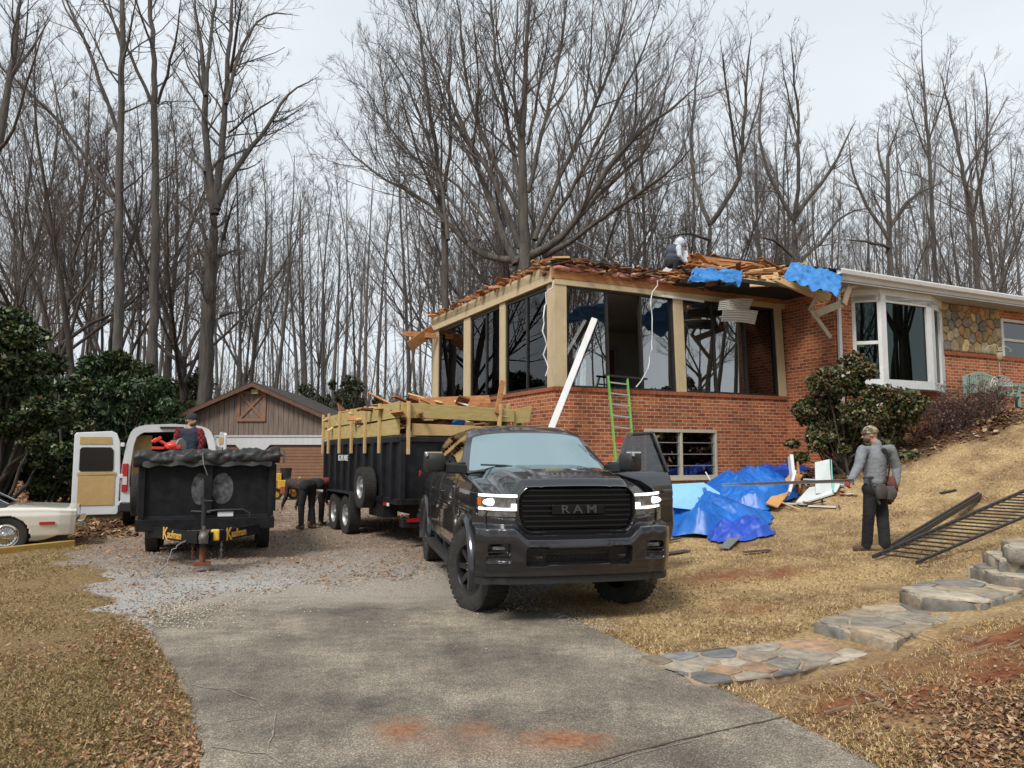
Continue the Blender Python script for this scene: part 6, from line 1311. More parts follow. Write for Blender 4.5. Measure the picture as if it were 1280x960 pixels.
m_ = MB()   # the rolled tarp along the front edge
def roll(a, b):
    y = (a*2-1)*(W2+.10); g = 2*math.pi*b; rr = .115+.05*mnoise.noise(Vector((y*5, math.cos(g)*1.2+y*3, math.sin(g)*1.2)))+.02*mnoise.noise(Vector((y*16, math.cos(g)*2, math.sin(g)*2)))-.04*max(0, abs(a*2-1)-.95)*20*.3
    return Vector((.02+math.cos(g)*rr*1.1, y, 1.555+math.sin(g)*rr+.03*mnoise.noise(Vector((y*1.5, 2, 0)))+.05*(a-.5)))
m_.grid(roll, 90, 28); m_.add([roll(0, k/28) for k in range(28)], [tuple(range(28))]); m_.add([roll(1, k/28) for k in range(28)], [tuple(range(28))])
m_.grid(lambda a, b: Vector((.115+.02*math.sin(a*30)+.02*b, (a*2-1)*W2*.97, 1.53-.10*b*(1+.5*mnoise.noise(Vector((a*9, 0, 3))))-.01*math.sin(a*40))), 80, 6)
tr_ = m_.build('rolled_tarp', tarpblk, ta, smooth=True, sharp=None, local=True)
m_ = MB(); m_.tube([(.03, W2+.08, 1.60), (.03, W2+.16, 1.60)], .03, 8); m_.box((.03, W2+.17, 1.56), (.06, .03, .18)); m_.build('tarp_crank', mat('dirty_metal', (.1, .1, .1)), ta, local=True)
m_ = MB(); m_.tube([(.15, -.10, 1.60), (.16, -.08, 1.45), (.06, .00, 1.25), (.06, -.02, 1.1)], .008, 6); m_.build('tarp_cord', mat('cord_grey', (.3, .32, .28)), ta, local=True)
m_ = MB(); q, _, _ = densify([(1.05, -.25, .45), (1.15, -.42, .3), (1.2, -.55, .1), (1.25, -.60, .02), (1.33, -.62, .015)], [.01]*5, .05); m_.tube([tuple(x) for x in q], .008, 6); m_.box((1.36, -.62, .02), (.1, .04, .035)); m_.build('light_cable', mat('cable_grey', (.25, .25, .24)), ta, local=True)
for y in (-.16, .24):
    m_ = MB()
    for k in range(9): z = .44-k*.033; m_.lathe([(.016, -.005), (.021, 0), (.016, .005), (.012, 0), (.016, -.005)], (1.05+.005*k, y, z), (1, 0, 0) if k % 2 else (0, 1, 0), 8)
    m_.build('safety_chain', rust if y < 0 else steelrim, ta, local=True)
# red blower/saw lying on the tarp
def toW(e, p): return Matrix.LocRotScale(e.location, e.rotation_euler, None)@Vector(p)
cs = empty('power_saw', toW(ta, (-.02, -.52, 1.67)), ta.rotation_euler.z, 'red power saw lying on the rolled black tarp', 'power saw')
cs.scale = (.8, .8, .8)
redp = mat('tool_red', (.55, .025, .015), (.65, .05, .03), 9, .35); greyp = mat('tool_grey', (.18, .18, .17), (.28, .28, .26), 9, .5)
m_ = MB(); m_.ball((0, 0, .07), (.12, .15, .085), 18, 12); m_.box((0, .02, .05), (.2, .26, .07)); m_.build('body', redp, cs, smooth=True, bevel=.01, local=True)
m_ = MB(); m_.tube([(0, -.08, .08), (0, -.22, .16), (0, -.30, .20), (0, -.36, .14)], .028, 10); m_.box((0, -.27, .19), (.07, .16, .06), Matrix.Rotation(.6, 3, 'X')); m_.box((0, -.25, .03), (.09, .22, .05)); m_.build('handle', redp, cs, smooth=True, bevel=.006, local=True)
m_ = MB(); m_.lathe([(.002, -.02), (.12, -.02), (.13, 0), (.12, .02), (.002, .02)], (0, .14, .09), (.5, .6, 0), 24); m_.box((0, .03, .16), (.07, .14, .04)); m_.build('guard', greyp, cs, smooth=True, local=True)
# ---------------------------------------------------------------- big dump trailer with board sides (centre)
tb = empty('dump_trailer', (-1.02, 13.85, 0), R(-90)+R(26.8), 'tall black dump trailer with yellow timber side boards, loaded with torn-off roof wood', 'trailer')
BW = 1.04; BL = 5.6; z0, z1 = .78, 1.86
m_ = MB(); m_.box((-.03, 0, (z0+z1)/2), (.05, 2*BW, z1-z0)); m_.box((.0, 0, z1), (.12, 2*BW+.06, .09)); m_.box((.0, 0, z0), (.12, 2*BW, .1))
for y in (-BW+.04, BW-.04): m_.box((.01, y, (z0+z1)/2), (.1, .1, z1-z0))
m_.prism([(.01, -.55, z0+.1), (.01, .55, z0+.1), (.01, .28, z1-.1), (.01, -.28, z1-.1)], (.07, 0, 0)); m_.build('front_panel', steel, tb, bevel=.008, local=True)
for sg in (-1, 1):
    m_ = MB(); m_.box((-BL/2, sg*(BW-.02), (z0+z1)/2), (BL, .04, z1-z0)); m_.box((-BL/2, sg*BW, z1), (BL, .1, .1)); m_.box((-BL/2, sg*BW, z0), (BL, .08, .1))
    for k in range(10): m_.box((-.3-k*.56, sg*(BW+.03), (z0+z1)/2), (.08, .08, z1-z0-.1))
    m_.build('side_panel', steel, tb, bevel=.006, local=True)
m_ = MB(); m_.box((-BL, 0, (z0+z1)/2-.1), (.06, 2*BW, z1-z0+.2)); m_.build('tailgate', steel, tb, local=True)
m_ = MB(); m_.box((-BL/2, 0, z0+.5), (BL-.1, 2*BW-.08, .9)); m_.build('load_core', interd, tb, local=True)
m_ = MB()
for y in (-.45, .45): m_.box((-BL/2, y, .60), (BL, .1, .22))
m_.box((.0, 0, .42), (.2, 2.0, .14)); m_.box((-.6, .0, .42), (1.4, .8, .1)); m_.box((-1.3, -.92, .60), (.9, .28, .3)); m_.build('chassis', steel, tb, bevel=.008, local=True)
m_ = MB(); [m_.bar((.0, s*.7, .50), (.55, s*.15, .50), .07, .14) for s in (-1, 1)]; m_.build('tongue', steel, tb, local=True)
m_ = MB(); m_.box((.12, .18, .62), (.4, .6, .42)); m_.build('tool_box', mat('box_grey', (.05, .052, .056), (.09, .09, .10), 6, .4, .3), tb, bevel=.02, local=True)
for sg in (-1, 1):
    for x in (-2.65, -3.62): wheel(tb, (x, sg*1.18, .385), .385, .24, .21, steelrim, sg, style='steel')
    m_ = MB(); m_.prism([(-2.1, sg*1.05, .60), (-2.22, sg*1.05, .84), (-4.05, sg*1.05, .84), (-4.17, sg*1.05, .60), (-4.14, sg*1.05, .60), (-4.03, sg*1.05, .815), (-2.24, sg*1.05, .815), (-2.13, sg*1.05, .60)], (0, sg*.28, 0)); m_.build('fender', steel, tb, bevel=.004, local=True)
wheel(tb, (-1.55, -1.20, .98), .385, .24, .21, steelrim, -1, style='steel')
for x, wd in ((-.55, .22), (-2.1, .5)):
    m_ = MB(); m_.box((x, -BW-.075, .80 if x < -1 else .72), (wd, .012, .055)); m_.build('red_reflector', redl, tb, local=True)
    m_ = MB(); m_.box((x+wd*.75, -BW-.075, .80 if x < -1 else .72), (wd*.5, .012, .055)); m_.build('white_reflector', white, tb, local=True)
m_ = MB(); m_.box((.11, -.75, .47), (.012, .36, .06)); m_.build('red_reflector', redl, tb, local=True)
m_ = MB(); m_.box((.11, -.48, .47), (.012, .18, .06)); m_.build('white_reflector', white, tb, local=True)
Mt = Matrix(((1, 0, 0, -3.3), (0, 0, -1, -BW-.045), (0, 1, 0, 1.52), (0, 0, 0, 1)))
text_part('lettering', 'SCAR NUE', .17, Matrix(((1, 0, 0, -3.55), (0, 0, -1, -BW-.078), (0, 1, 0, 1.52), (0, 0, 0, 1))), white, tb, .003, bold=True)
plank = mat('pressure_treated', (.38, .28, .10), (.52, .41, .17), 4, .8, bump=.3, stretch=(1, 1, 5)); plank2 = mat('pine_post', (.48, .31, .13), (.60, .42, .20), 6, .8, bump=.2)
sideb = Matrix.Identity(4)
for k, (za, zb) in enumerate(((1.94, 2.20), (2.235, 2.50))):
    for sg in (-1, 1):
        for x0, x1 in ((-.0, -2.75), (-2.76, -BL)):
            m_ = MB(); m_.prism([(x0, sg*(BW+.0), za+.0), (x1, sg*BW, za-.01), (x1, sg*BW, zb-.03), (x0, sg*BW, zb+.02)], (0, sg*.04, 0)); m_.build('side_board', plank, tb, bevel=.005, local=True)
for sg in (-1, 1):
    for x in (-.08 if sg > 0 else -1.0, -1.95, -2.95, -3.95, -4.95, -5.5): m_ = MB(); m_.bar((x, sg*(BW+.065), 1.62), (x, sg*(BW+.065), 2.54), .09, .045, up=(0, 1, 0)); m_.build('board_post', plank2, tb, bevel=.004, local=True)
m_ = MB(); m_.prism([(.02, -BW+.0, 2.24), (.02, BW+.12, 2.20), (.02, BW+.12, 2.44), (.02, -BW, 2.50)], (.04, 0, 0)); m_.build('front_board', plank, tb, bevel=.005, local=True)
m_ = MB(); m_.prism([(.02, -BW+.2, 1.93), (.02, BW+.0, 1.93), (.02, BW+.0, 2.10), (.02, -BW+.2, 2.14)], (.04, 0, 0)); m_.build('front_board', plank2, tb, bevel=.005, local=True)
m_ = MB(); m_.prism([(.0, BW+.12, 2.14), (.0, BW+.48, 2.22), (.0, BW+.52, 2.52), (.0, BW+.14, 2.44)], (-.04, .0, 0)); m_.build('side_board', plank, tb, bevel=.005, local=True)
for y, a in ((-.92, 0), (.82, .04)): m_ = MB(); m_.bar((.085, y, 1.60 if y < 0 else 1.9), (.085, y+a, 2.52), .045, .10, up=(1, 0, 0)); m_.build('board_post', plank2, tb, bevel=.004, local=True)
def board(label, p, q, w_, t_, material, roll_=0, name='board'):
    """a loose piece lying on the load (trailer frame coordinates)"""
    a, b = toW(tb, p), toW(tb, q); d = (b-a).normalized(); up = Matrix.Rotation(roll_, 3, d)@Vector((0, 0, 1)); m_ = MB(); m_.bar(a, b, w_, t_, up=up); return tag(m_.build(name, material, None, bevel=.004), label, 'board')
redply = mat('red_plywood', (.40, .15, .06), (.58, .27, .12), 3, .75, bump=.15); 
board('wide pale plywood sheet resting on top of the load at its left end', (-1.5, -1.0, 2.55), (-1.45, .5, 2.66), .95, .02, redply, .05)
board('long reddish board along the back of the load', (-.9, .7, 2.55), (-5.0, .6, 2.72), .35, .03, redply, -.5)
board('reddish plank standing on edge across the load', (-.6, -.55, 2.52), (-.55, .95, 2.62), .26, .03, rawwood, 1.1)
board('narrow splintered lath sticking up at the left of the load', (-.9, -.85, 2.5), (-2.7, -.8, 2.86), .10, .03, redply, .6)
board('second splintered lath lying on the middle of the load', (-.3, -.1, 2.52), (-1.9, -.2, 2.80), .12, .03, rawlight, .5)
board('dark red board leaning up steeply at the right of the load', (.1, .78, 2.35), (-.1, 1.0, 2.98), .10, .03, rawwood, .9)
board('white batten poking out of the middle of the load', (-.2, .35, 2.5), (-.9, .15, 2.68), .05, .03, white, .2)
board('short offcut behind the front board of the load', (-.06, -.1, 2.0), (-.06, .4, 2.12), .18, .03, rawlight, 1.5)
board('long plank on the far side of the load', (-1.0, .85, 2.58), (-4.4, .95, 2.62), .3, .03, rawwood, .15)
board('flat tan board on the near side of the load', (-2.4, -.9, 2.5), (-4.9, -.75, 2.52), .32, .03, redply, .25)
board('sharp broken shingle board at the rear of the load', (-4.4, -.9, 2.42), (-5.3, -.75, 2.75), .2, .03, rotwood, .7)
debris('roof_debris', 1, 0, .1, 0, .1, -3, -2.9, [rotwood], 1)
bpy.data.objects.remove([o for o in bpy.data.objects if o.name.startswith('roof_debris')][0])
r = random.Random(3); m_ = MB()
for i in range(190): m_.box((r.uniform(-5.4, -.15), r.uniform(-.95, .95), 2.28+r.uniform(-.1, .25)), (r.uniform(.2, 1.0), r.uniform(.05, .22), r.uniform(.015, .04)), Euler((r.gauss(0, .3), r.gauss(0, .2), r.uniform(0, 3.1))).to_matrix(), r.randrange(4))
m_.build('scrap_load', [rotwood, redply, rawlight, rawwood], tb, local=True)
m_ = MB(); m_.ball((-.12, .12, 2.17), (.1, .14, .08), 10, 6); m_.build('scrap_tarp', tarpm, tb, local=True)
# ---------------------------------------------------------------- van, seen from behind with its rear doors open
vw = mat('van_white', (.62, .64, .66), (.70, .72, .74), 3, .3, coat=.6)
va = empty('cargo_van', (-7.78, 17.6, T(-7.9, 17.6)), R(90)+R(20), 'white cargo van with rear doors swung open, parked behind the left trailer', 'van')
# local: x forward = away from the camera, y left = picture left
VP = [(0.0, .42), (.96, .42), (1.01, .62), (1.02, 1.0), (1.0, 1.35), (.93, 1.85), (.86, 2.12), (.76, 2.24), (.55, 2.30), (0, 2.33)]
def vprof(k=1, inset=0):
    pts = [(y, z) for y, z in VP[1:-1]]; c = (0, 1.35); out = []
    full = [(y, z) for y, z in pts]+[(0, 2.33)]+[(-y, z) for y, z in reversed(pts)]
    for y, z in full: out.append((y-math.copysign(min(abs(y), inset), y) if y else 0, z-inset if z > 1.35 else z+inset*.3))
    return out
m_ = MB(); vs = []; X_ = [(0, 1, 0), (.08, 1.0, 0), (4.0, 1, 0), (4.6, .97, -.25), (5.5, .9, -1.1)]; pf = vprof(); n = len(pf)
for x, sc, dz in X_:
    for y, z in pf: vs.append((x, y*sc, z+(dz*(max(0, z-1.2)) if dz else 0)))
fs = [(k*n+i, k*n+i+1, (k+1)*n+i+1, (k+1)*n+i) for k in range(len(X_)-1) for i in range(n-1)]+[(k*n+n-1, k*n, (k+1)*n, (k+1)*n+n-1) for k in range(len(X_)-1)]+[tuple((len(X_)-1)*n+i for i in range(n))]
m_.add(vs, fs)
ins = [(y, z) for y, z in [(.80, .60), (.84, 1.0), (.83, 1.35), (.78, 1.85), (.72, 2.05), (.6, 2.13), (0, 2.15), (-.6, 2.13), (-.72, 2.05), (-.78, 1.85), (-.83, 1.35), (-.84, 1.0), (-.80, .60)]]
b = len(m_.v); outer = [(0, y, z) for y, z in pf]; 
# rear frame ring: match outer and inner by angle
def ringpt(poly, g):
    d = (math.cos(g), math.sin(g)); best = 0
    for i in range(len(poly)):
        (y0, z0_), (y1, z1_) = poly[i], poly[(i+1) % len(poly)]; z0_ -= 1.3; z1_ -= 1.3; den = d[0]*(z1_-z0_)-d[1]*(y1-y0)
        if abs(den) < 1e-9: continue
        t = (y0*(z1_-z0_)-z0_*(y1-y0))/den; u_ = (y0*d[1]-z0_*d[0])/den
        if t > best and -1e-6 <= u_ <= 1+1e-6: best = t
    return d[0]*best, d[1]*best+1.3
K = 72; o_r = [ringpt(pf, 2*math.pi*i/K) for i in range(K)]; i_r = [ringpt(ins, 2*math.pi*i/K) for i in range(K)]
m_.add([(0, y, z) for y, z in o_r]+[(0.02, y, z) for y, z in i_r]+[(.16, y*.99, z) for y, z in i_r], [(i, (i+1) % K, (i+1) % K+K, i+K) for i in range(K)]+[(i+K, (i+1) % K+K, (i+1) % K+2*K, i+2*K) for i in range(K)])
m_.build('body', vw, va, smooth=True, sharp=35, local=True)
ply = mat('van_plywood', (.42, .27, .10), (.52, .36, .16), 5, .75)
m_ = MB(); m_.box((1.3, .80, 1.3), (2.4, .02, 1.45)); m_.box((.42, .62, 1.32), (.03, .36, 1.5)); m_.build('wall_lining', ply, va, local=True)
m_ = MB(); m_.box((1.8, 0, .60), (3.5, 1.62, .04)); m_.box((3.4, 0, 1.3), (.04, 1.62, 1.5)); m_.box((1.8, -.80, 1.3), (3.4, .02, 1.45)); m_.box((1.8, 0, 2.14), (3.4, 1.3, .02)); m_.box((2.6, .1, 1.1), (.8, 1.0, 1.0)); m_.build('cargo_bay', mat('van_inside', (.02, .02, .022), (.05, .05, .05), 5, .8), va, local=True)
for sg in (-1, 1): m_ = MB(); m_.box((-.01, sg*.925, 1.12), (.05, .12, .62)); tl = m_.build('tail_light', redl, va, bevel=.015, local=True); m_ = MB(); m_.box((-.04, sg*.925, 1.05), (.012, .09, .18)); m_.build('clear_lens', mat('clear_lens', (.6, .55, .55), rough=.2), tl, local=True)
m_ = MB(); m_.box((-.06, 0, .47), (.16, 2.0, .20)); m_.build('rear_bumper', plastic, va, bevel=.02, local=True)
m_ = MB(); m_.box((-.02, 0, 2.24), (.05, .5, .05)); m_.build('brake_light', mat('dark_red', (.05, .01, .01), rough=.3), va, bevel=.01, local=True)
for x in (.85, 4.3):
    for sg in (-1, 1): wheel(va, (x, sg*.90, .34), .34, .22, .2, steelrim, sg, style='steel')
m_ = MB(); m_.box((2.6, 0, .36), (4.6, 1.5, .2)); m_.build('underbody', plastic, va, local=True)
def vdoor(sg, ang):
    """rear door hinged at y = sg*.98; ang = how far it is swung open"""
    Mh = Matrix.Translation((-.03, sg*1.0, 0))@Matrix.Rotation(ang*sg, 4, 'Z')@Matrix.Scale(1, 4)
    f = lambda y, z, o=0: Mh@Vector((-o, -sg*y, z))     # y from the hinge towards the closed centre line
    out = chaikin([(0.02, .30), (.93, .30), (.93, 2.14), (.16, 2.16), (.0, 2.0)], 0); out = [(.03, .36), (.06, .31), (.90, .31), (.95, .36), (.95, 2.06), (.91, 2.11), (.22, 2.15), (.12, 2.1), (.05, 1.9), (.02, 1.2)]
    m_ = MB(); m_.prism([f(y, z) for y, z in out], f(0, 0, .06)-f(0, 0, 0)); dr = m_.build('rear_door', vw, va, bevel=.015, local=True)
    s_ = .062 if sg > 0 else .062
    for nm, pl, mt, o in (('door_liner', [(.12, .52), (.84, .52), (.84, 1.18), (.12, 1.20)], ply, .066), ('upper_liner', [(.2, 1.86), (.84, 1.86), (.84, 2.02), (.22, 2.02)], ply, .066), ('door_window', [(.18, 1.26), (.80, 1.26), (.83, 1.30), (.83, 1.74), (.79, 1.79), (.22, 1.79), (.17, 1.72), (.16, 1.32)], mat('dark_pane', (.004, .004, .005), None, rough=.15), .066), ('liner_strip', [(.10, 1.16), (.86, 1.16), (.86, 1.24), (.10, 1.24)], ply, .074)):
        m_ = MB(); a = -.006 if False else 0; off = (o if ang > 1.57 else o)
        q = [f(y, z, -.004 if True else 0) for y, z in pl]; m_.prism(q, f(0, 0, -.012)-f(0, 0, 0)); m_.build(nm, mt, dr, bevel=.003, local=True)
    m_ = MB()
    for z in (.55, 1.15, 1.85): m_.box(f(.0, z, .03), (.08, .08, .09))
    m_.build('hinge', vw, dr, bevel=.01, local=True); return dr
vdoor(1, R(-176)); vdoor(-1, R(-98))
# ---------------------------------------------------------------- white coupe on the left edge
cw = mat('cream_white', (.66, .63, .55), (.72, .69, .61), 3, .25, coat=.8); vinyl = mat('vinyl_roof', (.018, .017, .018), (.035, .034, .036), 30, .6)
cg = T(-9.6, 14.5)-.03; ca = empty('coupe_car', (-9.2, 14.3, cg), R(180)+R(27), 'old white two-door coupe with black vinyl roof at the left edge', 'car')
# local: x forward (picture left), y left = towards the camera; rear axle at x = 0
def croof(x): return sinterp(x, [(-1.06, .80), (-.92, .815), (-.20, .86), (.10, .90), (.62, 1.17), (1.0, 1.215), (1.7, 1.21), (2.1, 1.13), (2.75, .88), (4.0, .80), (4.2, .6)]) if False else interp(x, [(-1.06, .775), (-1.0, .80), (-.15, .845), (-.02, .86), (.48, 1.13), (.62, 1.17), (1.0, 1.20), (1.7, 1.195), (2.0, 1.15), (2.65, .87), (4.0, .80), (4.2, .62)])
def cbelt(x): return interp(x, [(-1.06, .745), (-.6, .79), (0, .80), (.5, .78), (2.6, .80), (4.2, .72)])
def chw(x, z): 
    b_ = interp(z, [(.20, .80), (.32, .88), (.50, .915), (.66, .925), (.74, .90), (.80, .87)]); return b_*interp(x, [(-1.06, .90), (-.8, .97), (0, 1), (3.5, 1), (4.2, .85)])
def cbody(a, t):
    x = a; s = abs(t); sg = 1 if t > 0 else -1; bz = cbelt(x); top = min(croof(x), interp(x, [(-1.06, .775), (0, .85), (.3, .85), (2.4, .86), (4.2, .62)]))
    if s > .35: q = (s-.35)/.65; z = bz+(.22-bz)*q; y = chw(x, z)+.012*math.exp(-((z-(bz-.03))/.02)**2)
    else: q = s/.35; y = chw(x, bz)*q; z = top-(top-bz)*q**5
    if x < -1.0: y *= .985
    z0c = .22+.16*sst(-.45, -1.06, x)
    return (x-(.05*(z-.5) if x < -.9 else 0), sg*y, max(z, z0c if s > .9 else z))
arch_c = lambda p: math.hypot(p.x, p.z-.31) < .365 or math.hypot(p.x-2.78, p.z-.31) < .365
shell('body', cbody, lin(-1.06, 4.2, 200), lin(-1, 1, 110), cw, keep=lambda p, a, b: not (abs(b) > .35 and arch_c(p)), parent=ca, thick=.01)
m_ = MB(); m_.add([(-1.06, y, z) for y, z in ((-.80, .40), (.80, .40), (.80, .765), (-.80, .765))], [(0, 1, 2, 3)]); m_.build('tail_panel', cw, ca, local=True)
m_ = MB(); m_.box((-1.13, 0, .50), (.10, 1.66, .13)); m_.build('rear_bumper', mat('chrome', (.55, .55, .55), rough=.15, metal=1), ca, bevel=.02, local=True)
def cgh(a, b):
    x = a; top = croof(x); bz = .80; y = (.80-.22*sst(.80, 1.18, top))
    s = abs(b); sg = 1 if b > 0 else -1
    if s > .45: q = (s-.45)/.55; z = max(top-.05, bz)+(bz-max(top-.05, bz))*q; yy = y+.02+(.84-y)*q*.9
    else: q = s/.45; yy = (y+.02)*q; z = top-.05*q**4
    return (x, sg*yy, z)
def ccr(p, a, b):
    s = abs(b)
    if s < .40 and 0 < a < .50: return 'rear'
    if s < .42 and 2.03 < a < 2.62: return 'ws'
    if s > .53 and .95 < a < 2.25 and p.z < croof(a)-.09 and p.z > .83: return 'side'
    return 'roof'
for nm, k, mt in (('vinyl_roof', 'roof', vinyl), ('rear_window', 'rear', glass_mat('car_glass', (.12, .15, .14), .8, 0, .3)), ('windshield', 'ws', MATS['car_glass'] if 'car_glass' in MATS else sglass), ('side_window', 'side', gloss)):
    shell(nm, cgh, lin(-.05, 2.66, 110), lin(-1, 1, 90), mt, keep=lambda p, a, b, k=k: ccr(p, a, b) == k and p.z > .79, parent=ca)
for y in (.60, -.60): m_ = MB(); m_.tube([(0.0, y, .865), (.28, y-.02*(1 if y > 0 else -1), 1.02), (.50, y-.04*(1 if y > 0 else -1), 1.145)], .012, 6); m_.build('window_trim', MATS['chrome'], ca, local=True)
m_ = MB(); m_.box((-.62, .915, .53), (.24, .02, .05)); m_.build('marker_light', redl, ca, bevel=.006, local=True)
m_ = MB(); m_.box((1.6, 0, .35), (5.0, 1.4, .3)); [m_.grid(lambda a, b, x0=x0, sg=sg: (x0+math.cos(math.pi*a)*.37, sg*(.6+.28*b), .31+math.sin(math.pi*a)*.37), 16, 1) for x0 in (0, 2.78) for sg in (-1, 1)]; m_.build('underbody', plastic, ca, local=True)
for x in (0, 2.78):
    for sg in (-1, 1): wheel(ca, (x, sg*.80, .33), .33, .20, .205, MATS['chrome'], sg, style='hub')
m_ = MB(); [m_.box((-.3+.06*k, .2+.35*math.sin(k*3), .865), (.09, .05, .01), R(40*k)) for k in range(7)]; m_.build('fallen_debris', rotwood, ca, local=True)
# timber edging in front of the car
ty = mat('yellow_timber', (.36, .22, .05), (.50, .33, .09), 6, .8, bump=.3)
m_ = MB(); a, b = gnd(-60, 700), gnd(92, 683); m_.bar(a+Vector((0, 0, .05)), b+Vector((0, 0, .05)), .12, .13); tag(m_.build('edging_timber', ty, None, bevel=.012), 'yellowed timber edging on the ground in front of the white coupe', 'timber')
# ---------------------------------------------------------------- garage
GY = 30.5; gc = at(315, 600, GY).x; gk_ = GY/960; gb = T(gc, GY)
ga = empty('barn_garage', (gc, GY, gb), R(0), 'brown board barn-style garage with two overhead doors and white lower wall', 'garage')
hw = 2.95; ze = 3.05-gb; zp = 4.36-gb; zb = 2.30-gb+.02; DEP = 7
barnw = mat('barn_board', (.11, .085, .07), (.28, .215, .175), 2.2, .9, bump=.4, stretch=(6, 6, .5)); trimb = mat('trim_brown', (.10, .05, .035), (.17, .09, .06), 5, .8)
m_ = MB(); nb = 30
def gz(x): return zp-(zp-ze)*abs(x)/(hw+.0)
for i in range(nb):
    x0 = -hw+i*2*hw/nb; x1 = x0+2*hw/nb-.012; pts = [(x0, 0, zb), (x1, 0, zb), (x1, 0, gz(x1)-.06)]+([(0, 0, zp-.06)] if x0 < 0 < x1 else [])+[(x0, 0, gz(x0)-.06)]; m_.prism(pts, (0, .03, 0))
m_.prism([(-hw, .04, zb), (hw, .04, zb), (hw, .04, ze-.1), (0, .04, zp-.1), (-hw, .04, ze-.1)], (0, .03, 0)); m_.build('board_gable', barnw, ga, local=True)
m_ = MB()
for s in (-1, 1): m_.box((s*(hw-.02), DEP/2, (ze)/2), (.08, DEP, ze))
m_.box((0, DEP, ze/2), (2*hw, .08, ze)); m_.build('side_wall', barnw, ga, local=True)
gd = [(at(x, 600, GY).x-gc) for x in (200, 302, 328, 430)]; gtop = 1.6+(568-556)*gk_-gb+.0
m_ = MB(); ch = .28
def gdoor_cut(x0, x1): return [(x0, gtop-ch), (x0+ch, gtop), (x1-ch, gtop), (x1, gtop-ch)]
m_.prism([(-hw, -.05, zb), (-hw, -.05, gtop), (gd[0]+ch, -.05, gtop), (gd[1]-ch, -.05, gtop), (gd[1], -.05, gtop-ch), (gd[1], -.05, 0), (gd[2], -.05, 0), (gd[2], -.05, gtop-ch), (gd[2]+ch, -.05, gtop), (hw, -.05, gtop), (hw, -.05, zb)], (0, .06, 0))
m_.box((0, -.06, zb+.0), (2*hw, .05, .06)); m_.build('white_wall', mat('white_boards', (.50, .52, .54), (.62, .64, .66), 3, .7, stretch=(8, 1, .4)), ga, bevel=.004, local=True)
dbrown = mat('door_brown', (.20, .10, .055), (.27, .145, .085), 3, .6)
for x0, x1 in ((gd[0], gd[1]), (gd[2], gd[3])):
    m_ = MB(); 
    for k in range(16): z = .02+k*(gtop+.02)/16; m_.box(((x0+x1)/2, .05+(.012 if k % 2 else 0), z+(gtop)/32), (x1-x0, .03, gtop/16-.012))
    m_.box(((x0+x1)/2, .08, gtop/2), (x1-x0, .02, gtop)); m_.build('garage_door', dbrown, ga, local=True)
m_ = MB()
for s in (-1, 1):
    a = Vector((0, -.35, zp+.05)); b = Vector((s*(hw+.35), -.35, gz(hw+.35)+.05)); m_.prism([a, b, b+Vector((0, 0, .05)), a+Vector((0, 0, .05))], (0, DEP+.7, 0))
m_.build('roof', shing, ga, local=True)
m_ = MB()
for s in (-1, 1): a = Vector((0, -.37, zp-.10)); b = Vector((s*(hw+.36), -.37, gz(hw+.36)-.10)); m_.prism([a, b, b+Vector((0, 0, .15)), a+Vector((0, 0, .15))], (0, .03, 0))
m_.build('barge_board', trimb, ga, local=True)
vx0, vx1 = at(297, 500, GY).x-gc, at(333, 500, GY).x-gc; vz0, vz1 = 1.6+(568-527)*gk_-gb, 1.6+(568-489)*gk_-gb; tb2 = mat('vent_brown', (.20, .10, .06), (.30, .155, .10), 6, .7)
m_ = MB(); 
for x in (vx0+.06, vx1-.06): m_.box((x, -.03, (vz0+vz1)/2), (.12, .05, vz1-vz0))
for z in (vz0+.06, vz1-.06): m_.box(((vx0+vx1)/2, -.035, z), (vx1-vx0, .05, .12))
m_.bar((vx0+.1, -.03, vz0+.1), (vx1-.1, -.03, vz1-.1), .03, .09); m_.bar((vx0+.1, -.034, vz1-.1), (vx1-.1, -.034, vz0+.1), .03, .09); m_.build('loft_hatch', tb2, ga, local=True)
m_ = MB(); m_.box((.06, -.12, zp-.28), (.28, .14, .2)); m_.build('gable_light', mat('lamp_tan', (.35, .27, .13), (.45, .36, .2), 5, .6), ga, bevel=.02, local=True)
# ---------------------------------------------------------------- small yellow machine beside the garage door
ym = empty('yellow_machine', (at(356, 615, 27.5).x, 27.5, T(-8, 27.5)), R(20), 'small yellow engine-driven machine with a black bucket, by the garage door', 'machine')
yel = mat('machine_yellow', (.55, .33, .03), (.70, .46, .05), 6, .5)
m_ = MB(); m_.box((0, 0, .55), (.5, .6, .3)); m_.box((-.22, -.1, .8), (.16, .3, .28)); m_.bar((-.35, -.2, .5), (-.5, -.3, .95), .08, .08); m_.bar((.35, -.2, .5), (.5, -.2, .8), .08, .08); m_.box((.28, .0, .38), (.14, .5, .2)); m_.build('frame', yel, ym, bevel=.02, local=True)
m_ = MB(); m_.lathe([(.001, 0), (.16, 0), (.21, .42), (.19, .42), (.14, .04), (.001, .04)], (.02, -.05, .70), (0, 0, 1), 20); m_.build('bucket', plastic, ym, smooth=True, local=True)
m_ = MB(); m_.box((.0, -.3, .35), (.34, .2, .26)); m_.tube([(-.2, -.3, .4), (.25, -.35, .5)], .05, 8); m_.build('engine', mat('engine_orange', (.30, .07, .02), (.4, .12, .04), 9, .6), ym, bevel=.02, local=True)
for x in (-.3, .3): wheel(ym, (x, -.1, .2), .2, .14, .1, yel, 1 if x > 0 else -1, style='steel')
